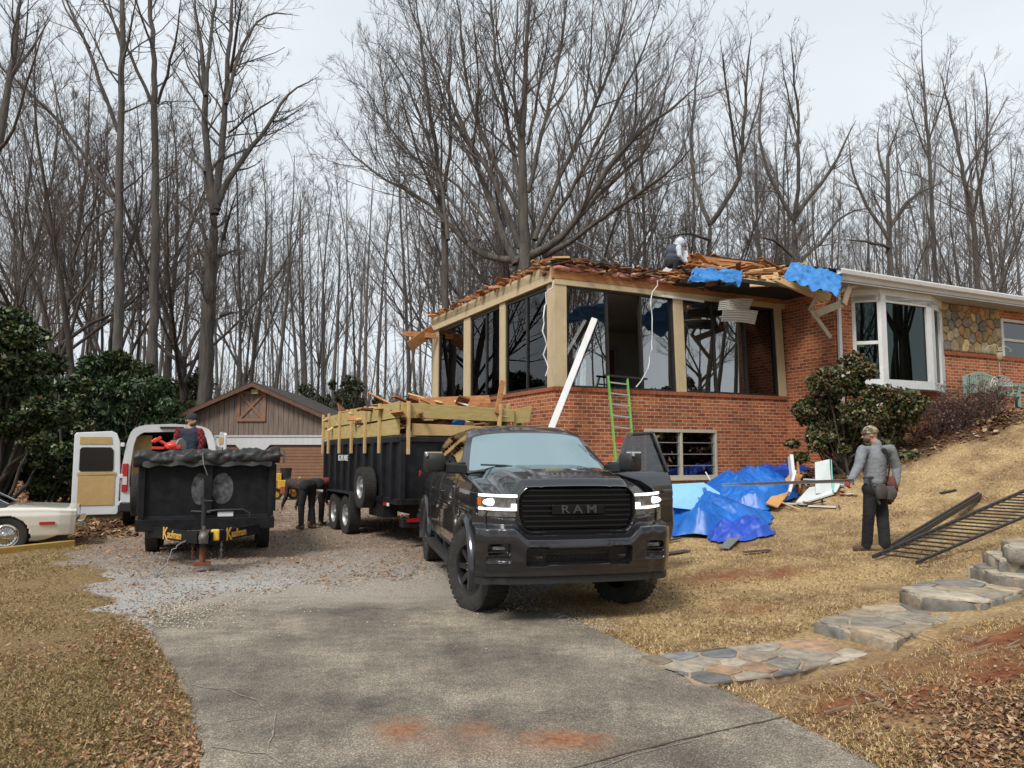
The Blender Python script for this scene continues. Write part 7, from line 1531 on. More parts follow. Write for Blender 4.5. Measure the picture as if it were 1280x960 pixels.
# ================================================================ YARD: steps, path, fence, plants, debris
path_pal = [(.18, .17, .16), (.27, .24, .20), (.33, .28, .22), (.24, .19, .145), (.38, .33, .26), (.20, .205, .21), (.33, .21, .13)]
step_pal = [(.30, .265, .21), (.25, .22, .18), (.38, .335, .26), (.20, .185, .165), (.33, .26, .18)]
mort = mat('path_mortar', (.28, .23, .17), (.44, .38, .29), 12, .95, bump=.5)
def flat_poly(px, z): return [gz0(u, v, z) for u, v in px]
def slab_step(label, px, z, thick, n, seed, back=None, parent=None):
    """px: outline of the top as photographed, at height z"""
    P = flat_poly(px, z); e = empty('stone_step', (sum(p.x for p in P)/len(P), sum(p.y for p in P)/len(P), z-thick), 0, label, 'stone step', 'mortared fieldstone garden steps')
    rr = rough_poly([tuple(p.xy) for p in P], .05, .018, seed); n_ = len(rr); vs = []; lay = [(0, 0, 0), (.02, -.02, .012), (.0, -thick*.5, .0), (-.01, -thick, -.02)]; cx_ = sum(p[0] for p in rr)/n_; cy_ = sum(p[1] for p in rr)/n_; r = random.Random(seed)
    for k, (g, dz, ex) in enumerate(lay):
        for x, y in rr:
            d = Vector((x-cx_, y-cy_)).normalized(); o = ex+.018*mnoise.noise(Vector((x*9, y*9, k*2.)))*(k > 0); vs.append((x+d.x*o, y+d.y*o, z-.012+dz+.008*mnoise.noise(Vector((x*7, y*7, 2)))))
    fs = [tuple(range(n_))]+[(k*n_+i, k*n_+(i+1) % n_, (k+1)*n_+(i+1) % n_, (k+1)*n_+i) for k in range(3) for i in range(n_)]
    mesh_obj('mortar_bed', vs, fs, mort, e)
    xs_ = [p.x for p in P]; ys_ = [p.y for p in P]; cells = voronoi_stones(min(xs_), max(xs_), min(ys_), max(ys_), n, seed, .018); pol = [tuple(p.xy) for p in P]; keep = []
    for c in cells:
        cc = clip_poly(c, pol)
        if len(cc) >= 3: keep.append(cc)
    def fn(x, y, h): return (x, y, z-.014+h+.006*mnoise.noise(Vector((x*5, y*5, seed))))
    stone_mesh('flagstones', keep, fn, step_pal, 'flagstone', e, .022, seed)
    # riser stones round the visible edge
    V, F_, C_ = [], [], []; L = len(rr); i = 0
    while i < L:
        k = r.randint(4, 9); seg = [rr[(i+j) % L] for j in range(k+1)]; fa_ = r.uniform(.6, .95); col = [q*fa_ for q in r.choice(step_pal)]; b = len(V)
        for j, (x, y) in enumerate(seg):
            d = Vector((x-cx_, y-cy_)).normalized(); s_ = .028*math.sin(math.pi*min(1, max(0, j/k)))**.4 if 0 < j < k else 0
            for zz, o in ((z-.015, 0), (z-.03, s_), (z-thick*.85, s_*1.1), (z-thick, 0)): V.append((x+d.x*o, y+d.y*o, zz)); C_.append((*col, 1))
        for j in range(k):
            for q in range(3): F_.append((b+j*4+q, b+(j+1)*4+q, b+(j+1)*4+q+1, b+j*4+q+1))
        i += k
    mesh_obj('riser_stones', V, F_, MATS['flagstone'], e, smooth=True, sharp=60, cols=C_); return e
def clip_poly(sub, clip):
    area = sum(clip[i][0]*clip[(i+1) % len(clip)][1]-clip[(i+1) % len(clip)][0]*clip[i][1] for i in range(len(clip)))
    c = clip if area > 0 else clip[::-1]; out = sub
    for i in range(len(c)):
        a, b = c[i], c[(i+1) % len(c)]; f = lambda p: (b[0]-a[0])*(p[1]-a[1])-(b[1]-a[1])*(p[0]-a[0]); inp, out = out, []
        for k in range(len(inp)):
            p, q = inp[k], inp[(k+1) % len(inp)]; fp, fq = f(p), f(q)
            if fp >= 0: out.append(p)
            if fp*fq < 0: t = fp/(fp-fq); out.append((p[0]+(q[0]-p[0])*t, p[1]+(q[1]-p[1])*t))
        if not out: return []
    return out
# low flagstone path joining the drive
pp = flat_poly([(798, 820), (868, 851), (885, 855), (985, 842), (1090, 818), (1105, 806), (1045, 797), (985, 800), (920, 808), (850, 817)], .035)
e = empty('stone_path', (pp[0].x+.8, pp[0].y, 0), 0, 'low flagstone path set in reddish mortar beside the concrete drive', 'path')
rp_ = rough_poly([tuple(p.xy) for p in pp], .06, .03, 4); m_ = MB(); m_.prism([(x, y, -.08) for x, y in rp_], (0, 0, .108)); m_.build('mortar_bed', mat('red_mortar', (.26, .17, .11), (.44, .35, .25), 7, .95, bump=.5), e)
cells = voronoi_stones(min(p.x for p in pp), max(p.x for p in pp), min(p.y for p in pp), max(p.y for p in pp), 26, 8, .022); kp = [c for c in (clip_poly(c, [tuple(p.xy) for p in (pp[0], pp[2], pp[3], pp[4], pp[5], pp[6], pp[8])]) for c in cells) if len(c) >= 3]
stone_mesh('flagstones', kp, lambda x, y, h: (x, y, .026+h), path_pal, 'flagstone', e, .016, 5)
slab_step('lowest and widest fieldstone step just above the flagstone path', [(1020, 775), (1068, 787), (1120, 800), (1140, 793), (1226, 769), (1190, 760), (1130, 754), (1070, 760)], .15, .22, 11, 11)
slab_step('second fieldstone step with its front edge cut square', [(1125, 735), (1150, 744), (1232, 752), (1280, 738), (1300, 728), (1215, 723), (1150, 727)], .28, .22, 9, 12)
slab_step('third fieldstone step at the right edge, above the square-cut one', [(1214, 707), (1245, 717), (1300, 724), (1330, 712), (1300, 701), (1245, 700)], .40, .22, 6, 13)
slab_step('fourth fieldstone step, half cut by the right edge', [(1230, 690), (1250, 700), (1330, 704), (1340, 690), (1270, 685)], .52, .22, 5, 14)
slab_step('topmost grey block of the fieldstone steps', [(1256, 673), (1262, 684), (1340, 690), (1340, 676), (1290, 671)], .66, .16, 4, 15)
# iron fence panel lying on the slope
iron = mat('black_iron', (.018, .017, .017), (.05, .045, .04), 20, .55)
fp = empty('iron_fence_panel', gnd(1190, 680), 0, 'long black iron fence panel lying flat on the dry grass', 'fence panel')
def g3(u, v, up=.04): return gnd(u, v)+Vector((0, 0, up))
ra = [(1092, 704), (1313, 606)]; rb_ = [(1146, 709), (1385, 606)]
def poly_at(P, t):
    s = [0]; 
    for a, b in zip(P, P[1:]): s.append(s[-1]+(b-a).length)
    x = t*s[-1]
    for i in range(len(P)-1):
        if x <= s[i+1]+1e-9: return P[i].lerp(P[i+1], (x-s[i])/(s[i+1]-s[i]))
    return P[-1]
PA = [g3(*p, .07) for p in ra]; PB = [g3(*p, .05) for p in rb_]; PM = [a.lerp(poly_at(PB, i), .06) for i, a in enumerate(PA)]
def sm_poly(P, k=24): return [poly_at(P, i/k) for i in range(k+1)]
for P, w_ in ((PA, .04), (PB, .03)):
    m_ = MB(); m_.bar(P[0], P[-1], w_, w_)
    m_.build('rail', iron, fp)
for i in range(27):
    t = .03+.95*i/26; a = poly_at(PA, t); b = poly_at(PB, max(0, min(1, t*1.0-.0))); m_ = MB(); m_.tube([a, b+(b-a)*.04], .012, 6); m_.build('baluster', iron, fp)
m_ = MB(); a, b = g3(1118, 688, .05), g3(1224, 626, .07); m_.bar(a, b, .09, .07); m_.bar(a+Vector((0, 0, .04)), b+Vector((0, 0, .04)), .03, .04); tag(m_.build('fence_post', iron, None, bevel=.004), 'single square black iron post lying behind the fence panel', 'fence post')
m_ = MB(); m_.bar(g3(1100, 705, .01), g3(1160, 712, .015), .03, .02); tag(m_.build('iron_strip', iron, None), 'short thin black iron strip on the grass below the fence panel', 'iron strip')
# camellia by the corner, dead brush under the bay window
cam_pal = [(.07, .095, .03), (.10, .13, .05), (.05, .065, .022), (.16, .17, .075), (.13, .14, .06), (.21, .14, .06), (.03, .04, .016), (.24, .13, .08)]
cu = gnd(1062, 603); base = (at(1058, 590, 15.6).x, 15.6)
shrub('camellia_bush', 'large leafy camellia with browned buds against the brick corner', base, [(0, 0, 1.25, 1.25, .8, .75), (-.75, 0, .95, .75, .6, .55), (.95, .1, 1.05, .75, .6, .6), (.1, 0, 1.85, .75, .6, .45), (-.45, .1, 1.75, .45, .4, .35), (.75, 0, 1.65, .6, .5, .4), (-.75, -.1, .4, .6, .5, .35), (.1, -.3, .55, .7, .4, .4), (.95, -.1, .5, .6, .5, .35)], 38000, .075, cam_pal, 61, 9, .4, .3, .42, 'bush')
def dead_bush(label, base, n, h, spread, seed, name='bare_bush', col=((.05, .03, .025), (.12, .07, .055)), leafn=2500):
    r = np.random.default_rng(seed); bx_, by_ = base; bz = T(bx_, by_); e = empty(name, (bx_, by_, bz), 0, label, 'bush'); X = bx_+r.normal(0, spread[0], n); Y = by_+r.normal(0, spread[1], n)
    p, q = grow(np.stack([X, Y, terr(X, Y)-.05], 1), nrm(np.stack([r.normal(0, .45, n), r.normal(0, .45, n), np.ones(n)], 1)), r.uniform(.5, 1, n)*h, r.uniform(.006, .011, n), 6, .16, .02, .4, r); parts = [tubes(p, q, 3)]
    s, d, l, w_ = spawn(p, q, np.full(n, h), 9, .15, 1, (.4, 1.1), .4, .6, r); w_ = np.maximum(w_, .003); p, q = grow(s, d, l, w_, 3, .2, .02, .5, r); parts.append(tubes(p, q, 3))
    s, d, l, w_ = spawn(p, q, l, 4, .15, 1, (.4, 1.1), .5, .6, r); w_ = np.maximum(w_, .0022); p2, q2 = grow(s, d, l, w_, 2, .2, .0, .5, r); parts.append(tubes(p2, q2, 3))
    V, F_ = join(parts); mesh_obj('stems', V, F_, mat('dead_stem'+str(seed), *col, 4, .9), e)
    if leafn: i = r.integers(0, len(p2), leafn); C_ = p2[i, -1]; V, F_, c4 = leaf_cloud(C_, np.full((leafn, 3), .03), leafn, .045, [(.13, .07, .05), (.09, .045, .035), (.2, .12, .08)], seed); mesh_obj('dry_leaves', V, F_, leafm('dry_leaf', .8), e, cols=c4)
    return e
b1 = at(1195, 540, 16.2); dead_bush('dark leafless bush under the bay window', (b1.x-.25, 16.1), 60, 1.05, (.45, .25), 71); dead_bush('brown twiggy bush in front of the green bench', (at(1232, 530, 16.6).x, 16.9), 55, 1.0, (.35, .25), 72, col=((.07, .045, .035), (.17, .11, .08)))
# bench with arched slatted back
benc = mat('bench_green', (.22, .32, .27), (.32, .42, .36), 8, .65)
bp = H(S_(1245, 505, MD-.9)[0]+.15, MD-.75, 0); bz = T(bp.x, bp.y)+.05; bn = empty('garden_bench', (bp.x, bp.y, bz), HA, 'pale green slatted garden bench with an arched back', 'bench')
zt = bz; bw = 1.25
def bt(x): return .80+.14*(1-(x/(bw/2))**2)
m_ = MB(); pts = [(-bw/2+bw*i/16, .28) for i in range(17)]; 
for (x0, y0), (x1, y1) in zip(pts, pts[1:]): m_.bar((x0, y0, bt(x0)), (x1+.005, y1, bt(x1)), .03, .07)
m_.box((0, .27, .52), (bw, .03, .06))
for k in range(15): x = -bw/2+.06+k*(bw-.12)/14; m_.box((x, .275, (.52+bt(x))/2), (.035, .02, bt(x)-.52))
m_.build('backrest', benc, bn, bevel=.003, local=True)
m_ = MB(); [m_.box((0, -.2+k*.1, .45), (bw, .075, .025)) for k in range(5)]; m_.box((0, -.25, .40), (bw, .03, .08)); m_.build('seat', benc, bn, bevel=.003, local=True)
for x in (-bw/2, bw/2):
    for y in (-.24, .28): m_ = MB(); m_.box((x, y, .30 if y < 0 else .42), (.055, .055, .62 if y < 0 else .88)); m_.build('leg', benc, bn, bevel=.003, local=True)
    m_ = MB(); m_.box((x, .0, .63), (.07, .56, .03)); m_.build('armrest', benc, bn, bevel=.003, local=True)
m_ = MB(); m_.box((1.25, .0, .52), (1.3, .35, .05)); m_.box((1.25, .3, .72), (1.3, .04, .10)); m_.box((.75, -.1, .25), (.06, .06, .5)); m_.box((1.8, -.1, .25), (.06, .06, .5)); bb = m_.build('plank_bench', mat('old_green_paint', (.16, .25, .20), (.26, .35, .29), 8, .7), bn, bevel=.003, local=True)
m_ = MB(); c = Vector((.12, -.15, .62)); q = [(math.cos(math.pi*k/16)*.42, math.sin(math.pi*k/16)*.24) for k in range(17)]
for sc in (1, .8, .6):
    m_.tube([c+Vector((a*sc, 0, b*sc)) for a, b in q], .012, 6)
for k in range(9): g = math.pi*k/8; m_.tube([c+Vector((math.cos(g)*.14, 0, math.sin(g)*.08)), c+Vector((math.cos(g)*.42, 0, math.sin(g)*.24))], .01, 6)
m_.tube([c+Vector((-.42, 0, 0)), c+Vector((-.42, 0, -.6))], .014, 6); m_.tube([c+Vector((.42, 0, 0)), c+Vector((.42, 0, -.6))], .014, 6); m_.tube([c+Vector((-.42, 0, 0)), c+Vector((.42, 0, 0))], .012, 6)
w4 = [p for p in m_.v]; Mb = Matrix.LocRotScale(bn.location, bn.rotation_euler, None); m_.v = [tuple(Mb@Vector(p)) for p in w4]
tag(m_.build('garden_trellis', mat('weathered_white', (.45, .46, .45), (.60, .61, .60), 9, .7)), 'white scrolled garden ornament standing in front of the bench', 'trellis')
hk = H(S_(1249, 500, MD-1.1)[0], MD-1.15, 0); hz = T(hk.x, hk.y); m_ = MB(); tp = on_plane(1248, 436, hk, E2)
m_.tube([(hk.x, hk.y, hz-.1), (hk.x, hk.y, tp.z), (hk.x-.04, hk.y, tp.z+.09), (hk.x-.22, hk.y, tp.z+.07), (hk.x-.3, hk.y, tp.z-.04), (hk.x-.26, hk.y, tp.z-.08)], .012, 8); m_.tube([(hk.x, hk.y, tp.z), (hk.x+.18, hk.y, tp.z+.06), (hk.x+.3, hk.y, tp.z-.03), (hk.x+.26, hk.y, tp.z-.07)], .012, 8)
sh = m_.build('shepherd_hook', mat('iron_pale', (.3, .29, .27), (.4, .38, .35), 9, .6), smooth=True); tag(sh, 'double shepherd hook standing behind the bench', 'hook')
m_ = MB(); m_.ball((hk.x+.0, hk.y-.03, tp.z-.16), (.07, .06, .13), 12, 8); m_.box((hk.x, hk.y-.03, tp.z-.05), (.13, .13, .03)); tag(m_.build('bird_feeder', mat('feeder_tan', (.34, .27, .17), (.46, .38, .26), 9, .7), smooth=True), 'small tan feeder hanging on the shepherd hook', 'bird feeder')
# ---------------------------------------------------------------- tarps and boards thrown down by the wall
def ground_tarp(name, label, c, rx, ry, h, seed, material, n=90, rot=0, ridges=13):
    """a dropped sheet: tent-like folds between random ridge lines, slack hem on the grass"""
    r = random.Random(seed); M = Matrix.Rotation(rot, 3, 'Z'); seg = []
    for k in range(ridges):
        g = r.uniform(0, 6.28); q = r.uniform(0, .55); p0 = Vector((math.cos(g)*q*rx, math.sin(g)*q*ry)); g2 = g+r.gauss(0, .7); L = r.uniform(.35, .8); p1 = p0+Vector((math.cos(g2)*L*rx, math.sin(g2)*L*ry)); seg.append((p0, p1, h*r.uniform(.45, 1.0), r.uniform(.45, 1.3), r.uniform(.15, .5)))
    def f(a, b):
        g = 2*math.pi*a; rim = 1+.20*mnoise.noise(Vector((math.cos(g)*1.6, math.sin(g)*1.6, seed)))+.09*mnoise.noise(Vector((math.cos(g)*5, math.sin(g)*5, seed))); r_ = b**.8*rim; x0, y0 = math.cos(g)*r_*rx, math.sin(g)*r_*ry
        wx, wy = x0+.05*mnoise.noise(Vector((x0*4, y0*4, seed))), y0+.05*mnoise.noise(Vector((x0*4, y0*4, seed+5))); p = Vector((wx, wy)); z = 0; acc = 0
        for p0, p1, hh, sl, dr in seg:
            d = p1-p0; t = max(0, min(1, (p-p0).dot(d)/d.length_squared)); dist = (p-p0-d*t).length; v = hh*(1-dr*t)-sl*dist+.10*dist*dist
            z = max(z, v); 
            if v > z-.05: acc += .02*max(0, 1-dist/.06)
        edge = min(1, (1-b)*4+.0); z = max(z, .02+.03*abs(mnoise.noise(Vector((x0*6, y0*6, 2)))))*min(1, edge+.15)+.018*(1-abs(mnoise.noise(Vector((x0*7+y0*2, y0*7, seed))))*3)*edge+.006*mnoise.noise(Vector((x0*22, y0*22, seed)))
        P_ = M@Vector((x0, y0, 0)); x, y = c[0]+P_.x, c[1]+P_.y; return (x, y, T(x, y)+.015+max(z, 0))
    m_ = MB(); m_.grid(f, n*3, n); o = m_.build(name, material, None, smooth=True, sharp=None); return tag(o, label, 'tarp')
_T = T; 
t1 = gnd(880, 655); t2 = gnd(925, 640); t3 = gnd(925, 672)
ground_tarp('blue_tarp', 'big crumpled blue tarp heaped on the grass behind the pickup door', (t1.x+.15, t1.y+.1), 1.1, 1.0, .52, 3, tarpm)
ground_tarp('blue_tarp', 'folded blue tarp climbing towards the brick wall', (at(935, 625, 14.8).x, 14.9), 1.0, .85, .6, 8, tarpm, rot=.4)
ground_tarp('blue_tarp', 'deep blue tarp corner spilling down nearest the lawn', (t3.x+.05, t3.y+.1), .60, .40, .30, 13, mat('deep_blue_tarp', (.012, .05, .40), (.025, .10, .55), 2, .45, bump=.15, bscale=12), n=60, rot=.3)
ground_tarp('blue_tarp', 'strip of blue tarp along the foot of the brick wall', (at(965, 600, 16.6).x, 16.75), 1.3, .3, .35, 17, mat('deep_blue_tarp', (.1, .1, .1)), n=60, rot=HA)
# printed housewrap board
wrapb = mat('wrap_light_blue', (.22, .50, .80), (.30, .60, .88), 3, .5, bump=.15, bscale=10)
q = [at(838, 606, 13.9), at(880, 604, 14.0), at(900, 617, 13.9), at(890, 640, 13.6), at(838, 634, 13.5)]
m_ = MB(); m_.prism(q, (0, .01, .012)); hw_ = m_.build('housewrap_sheet', wrapb); tag(hw_, 'light blue printed housewrap sheet lying on the tarp heap', 'housewrap')
nn = (q[1]-q[0]).cross(q[3]-q[0]).normalized(); nn = -nn if nn.y > 0 else nn; up_ = (q[1]-q[3]); up_ -= nn*up_.dot(nn); up_.normalize(); rt = up_.cross(nn)
cc = at(882, 621, 13.78)+nn*.02
# letters run up the sheet, as in the photograph
M = Matrix(((up_.x, -rt.x, nn.x, cc.x), (up_.y, -rt.y, nn.y, cc.y), (up_.z, -rt.z, nn.z, cc.z), (0, 0, 0, 1)))
o = text_part('lettering', 'Lowes', .15, M, mat('print_blue', (.02, .10, .42), None, rough=.5), None, .002, bold=True); attach(o, hw_); o.matrix_parent_inverse = Matrix.Translation(hw_.location).inverted()
def loose(name, label, cat, a, b, w_, t_, material, up=(0, 0, 1), bev=.004):
    m_ = MB(); m_.bar(a, b, w_, t_, up=up); return tag(m_.build(name, material, None, bevel=bev), label, cat)
wb_ = mat('white_board', (.58, .62, .62), (.70, .74, .74), 5, .6); teal_e = mat('teal_edge', (.1, .5, .42), (.15, .6, .5), 5, .6)
q = [at(1019, 578, 14.6), at(1037, 574, 14.7), at(1040, 617, 14.3), at(1020, 617, 14.2)]; m_ = MB(); m_.prism(q, (.0, .03, .0)); tag(m_.build('white_panel', wb_, bevel=.003), 'white beadboard panel leaning upright by the camellia', 'board')
loose('white_panel', 'narrow teal-edged strip on the upright white panel', 'board', at(1039, 575, 14.6), at(1041, 614, 14.2), .02, .03, teal_e)
q = [g3(995, 633, .05), g3(1012, 620, .12), g3(1052, 612, .10), g3(1045, 620, .04), g3(1008, 632, .03)]; m_ = MB(); m_.prism(q, (0, 0, .03)); tag(m_.build('white_panel', wb_), 'white panel lying flat on the slope under the carried metal strip', 'board')
loose('white_panel', 'white trim board lying behind the upright panel', 'board', at(1005, 599, 14.9), at(1055, 601, 14.5), .14, .02, wb_)
loose('crumpled_gutter', 'crushed white gutter piece standing on end by the wall', 'gutter', at(988, 570, 14.6), at(991, 600, 14.4), .16, .06, white, (1, 0, 0)); loose('crumpled_gutter', 'lower bent half of the crushed gutter piece', 'gutter', at(993, 590, 14.38), at(986, 617, 14.1), .13, .05, white, (1, 0, 0))
loose('roof_board', 'orange plywood strip sloping across the right of the tarps', 'board', g3(965, 641, .12), g3(997, 612, .30), .22, .03, mat('orange_ply', (.50, .24, .08), (.62, .34, .13), 4, .7), (-.3, -.9, .7))
loose('roof_board', 'short upright broken plank between gutter and tarps', 'board', g3(1000, 622, .12), g3(997, 603, .45), .12, .04, rawwood, (1, 0, 0))
loose('roof_board', 'torn wood lath poking from under the nearest tarp', 'board', g3(913, 676, .05), g3(938, 653, .22), .14, .03, rawlight, (-.4, -.6, .8))
loose('roof_board', 'pale stick crossing the orange plywood strip', 'board', g3(958, 634, .2), g3(1000, 640, .03), .03, .02, rawlight)
loose('roof_board', 'thin white lath leaning on the basement window sill', 'board', at(882, 590, 16.2), at(896, 616, 14.9), .025, .015, white)
loose('roof_board', 'thin white batten sticking out of the tarp heap', 'board', g3(952, 628, .35), g3(972, 638, .1), .03, .02, white)
loose('roof_board', 'splintered brown lath lying along the foot of the wall', 'board', at(905, 614, 15.6), at(985, 606, 16.0), .08, .03, rawwood)
loose('shingle_scrap', 'broken dark shingle lying behind the pickup tyre', 'shingle', g3(822, 696, .02), g3(860, 690, .02), .14, .015, shing); loose('shingle_scrap', 'dark shingle strip on the grass below the nearest tarp', 'shingle', g3(930, 692, .02), g3(963, 689, .02), .10, .015, shing)
loose('shingle_scrap', 'grey shingle piece at the tip of the torn lath', 'shingle', g3(905, 688, .03), g3(918, 678, .06), .16, .02, mat('grey_shingle', (.12, .12, .12), (.22, .22, .21), 20, .9)); loose('shingle_scrap', 'lone dark scrap lying on the slope above the fence panel', 'shingle', g3(1175, 619, .02), g3(1195, 615, .03), .12, .02, shing)
loose('shingle_scrap', 'curled black strip on the soil beside the truck door', 'shingle', g3(828, 680, .02), g3(850, 676, .04), .08, .02, shing)
r = random.Random(9); m_ = MB()
for i in range(70): c = gnd(r.uniform(850, 1060), r.uniform(606, 636)); m_.box(c+Vector((0, 0, .03)), (r.uniform(.08, .5), r.uniform(.02, .08), .02), Euler((r.gauss(0, .15), r.gauss(0, .15), r.uniform(0, 3.1))).to_matrix(), r.randrange(4))
tag(m_.build('wood_scraps', [rotwood, rawwood, shing, white], None), 'litter of small wood scraps along the foot of the wall', 'debris', kind='stuff')
r = random.Random(12); m_ = MB()
for i in range(30): c = gnd(*r.choice([(r.uniform(1110, 1275), r.uniform(770, 850)), (r.uniform(1000, 1120), r.uniform(840, 900))])); L = r.uniform(.05, .25); a = r.uniform(0, 3.1); m_.bar(c+Vector((0, 0, .02)), c+Vector((math.cos(a)*L, math.sin(a)*L, .04)), .008, .008)
tag(m_.build('fallen_twigs', mat('pale_twig', (.20, .14, .09), (.36, .27, .19), 9, .9), None), 'dry sticks littering the bank right of the path', 'sticks', kind='stuff')
# ================================================================ PEOPLE
skin = mat('skin', (.40, .22, .15), (.48, .28, .20), 20, .55)
def person(label, prims, voxel=.012, children=(), base=None, smooth_it=9):
    """prims: ('c', p, q, r0, r1, mat) tapered limbs / ('e', centre, radii, rot, mat) masses, fused into one skin"""
    V, F_ = [], []; o_ = 0
    for pr in prims:
        m_ = MB()
        if pr[0] == 'c':
            p, q, r0, r1 = Vector(pr[1]), Vector(pr[2]), pr[3], pr[4]; m_.ball(p, r0, 16, 10); m_.ball(q, r1, 16, 10); m_.tube([p, q], [r0, r1], 16)
        else: m_.ball(pr[1], tuple(pr[2]), 20, 14, rot=pr[3])
        V += m_.v; F_ += [tuple(i+o_ for i in f) for f in m_.f]; o_ = len(V)
    mats = []; 
    for pr in prims:
        if pr[-1] not in mats: mats.append(pr[-1])
    base = base or (sum(v[0] for v in V)/len(V), sum(v[1] for v in V)/len(V), min(v[2] for v in V))
    root = empty('person', base, 0, label, 'person'); me = bpy.data.meshes.new('t'); me.from_pydata(V, [], F_); t = bpy.data.objects.new('t', me); COL.objects.link(t)
    bm = bmesh.new(); bm.from_mesh(me); bmesh.ops.remove_doubles(bm, verts=bm.verts, dist=1e-6); bmesh.ops.recalc_face_normals(bm, faces=bm.faces); bm.to_mesh(me); bm.free()
    rm = t.modifiers.new('r', 'REMESH'); rm.mode = 'VOXEL'; rm.voxel_size = voxel; rm.use_smooth_shade = True; sm = t.modifiers.new('s', 'SMOOTH'); sm.iterations = smooth_it; sm.factor = .5
    me2 = bpy.data.meshes.new_from_object(t.evaluated_get(bpy.context.evaluated_depsgraph_get())); bpy.data.objects.remove(t)
    n = len(me2.polygons); C = np.empty(n*3); me2.polygons.foreach_get('center', C); C = C.reshape(-1, 3); best = np.full(n, 1e9); mi = np.zeros(n, int)
    for pr in prims:
        if pr[0] == 'c':
            p, q = np.array(pr[1]), np.array(pr[2]); d = q-p; t_ = np.clip(((C-p)@d)/(d@d+1e-12), 0, 1); dist = np.linalg.norm(C-p-t_[:, None]*d, axis=1)-(pr[3]+(pr[4]-pr[3])*t_)
        else:
            M = np.array(pr[3]) if pr[3] is not None else np.eye(3); l = (C-np.array(pr[1]))@M; dist = (np.linalg.norm(l/np.array(pr[2]), axis=1)-1)*min(pr[2])
        k = dist < best; best[k] = dist[k]; mi[k] = mats.index(pr[-1])
    # gentle cloth folds
    nv = len(me2.vertices); P = np.empty(nv*3); me2.vertices.foreach_get('co', P); P = P.reshape(-1, 3); Nn = np.empty(nv*3); me2.vertices.foreach_get('normal', Nn); Nn = Nn.reshape(-1, 3)
    f = np.array([mnoise.noise(Vector((p[0]*9+p[2]*6, p[1]*9, p[2]*20-p[0]*7)))+.5*mnoise.noise(Vector((p[0]*22, p[1]*22, p[2]*38))) for p in P]); P += Nn*(f*.0045)[:, None]; me2.vertices.foreach_set('co', P.ravel().astype(np.float32))
    me2.materials.clear(); [me2.materials.append(m) for m in mats]; me2.polygons.foreach_set('material_index', mi.astype(np.int32)); me2.polygons.foreach_set('use_smooth', np.ones(n, bool)); me2.update(); me2.name = 'body'
    o = bpy.data.objects.new('body', me2); COL.objects.link(o); attach(o, root)
    return root
def frame_of(fwd, up=(0, 0, 1)):
    f = Vector(fwd).normalized(); u = Vector(up); u = (u-f*u.dot(f)).normalized(); s = f.cross(u); return Matrix((s, f, u)).transposed()      # columns: right, forward, up
def head_prims(c, fwd, m_skin, up=(0, 0, 1), neck=None, mn=None, s=1.0):
    M = frame_of(fwd, up); c = Vector(c); P = lambda x, y, z: tuple(c+M@Vector((x, y, z))*s)
    out = [('e', c+M@Vector((0, -.005, .02))*s, (.075*s, .095*s, .105*s), M, m_skin), ('e', c+M@Vector((0, .02, -.05))*s, (.058*s, .068*s, .065*s), M, m_skin), ('c', P(0, .085, .005), P(0, .108, -.022), .011*s, .015*s, m_skin), ('c', P(-.03, .082, .03), P(.03, .082, .03), .012*s, .012*s, m_skin),
           ('c', P(0, .07, -.09), P(0, .06, -.075), .022*s, .02*s, m_skin), ('e', c+M@Vector((-.078, -.005, 0))*s, (.012*s, .022*s, .032*s), M, m_skin), ('e', c+M@Vector((.078, -.005, 0))*s, (.012*s, .022*s, .032*s), M, m_skin)]
    if neck is not None: out.append(('c', tuple(neck), P(0, -.02, -.05), .058*s, .05*s, mn or m_skin))
    return out
def hand_prims(w_, d, palm_n, m, s=1.0, curl=.6, thumb=1):
    """wrist, finger direction, palm normal"""
    w_, d = Vector(w_), Vector(d).normalized(); n = Vector(palm_n); n = (n-d*n.dot(d)).normalized(); b = d.cross(n)*thumb; out = [('e', w_+d*.045*s, (.042*s, .05*s, .018*s), Matrix((b, d, n)).transposed(), m)]
    for k, (o, L) in enumerate(((-.030, .062), (-.010, .072), (.010, .078), (.030, .070))):
        p0 = w_+d*.08*s+b*o*s; d1 = (d*math.cos(curl)+n*math.sin(curl)); d2 = (d*math.cos(curl*2.2)+n*math.sin(curl*2.2)); p1 = p0+d1*L*.5*s; p2 = p1+d2*L*.5*s; out += [('c', tuple(p0), tuple(p1), .0095*s, .009*s, m), ('c', tuple(p1), tuple(p2), .009*s, .0075*s, m)]
    t0 = w_+d*.025*s+b*.036*s; t1 = t0+(b*.6+d*.7+n*.4).normalized()*.036*s; t2 = t1+(d*.8+n*.7).normalized()*.028*s; out += [('c', tuple(t0), tuple(t1), .012*s, .011*s, m), ('c', tuple(t1), tuple(t2), .011*s, .009*s, m)]; return out
def limb(a, b, c, r0, r1, r2, m): return [('c', tuple(a), tuple(b), r0, r1, m), ('c', tuple(b), tuple(c), r1*.98, r2, m)]
def part_of(root, name, mb, material, **kw): return mb.build(name, material, root, smooth=True, sharp=kw.pop('sharp', 50), **kw)
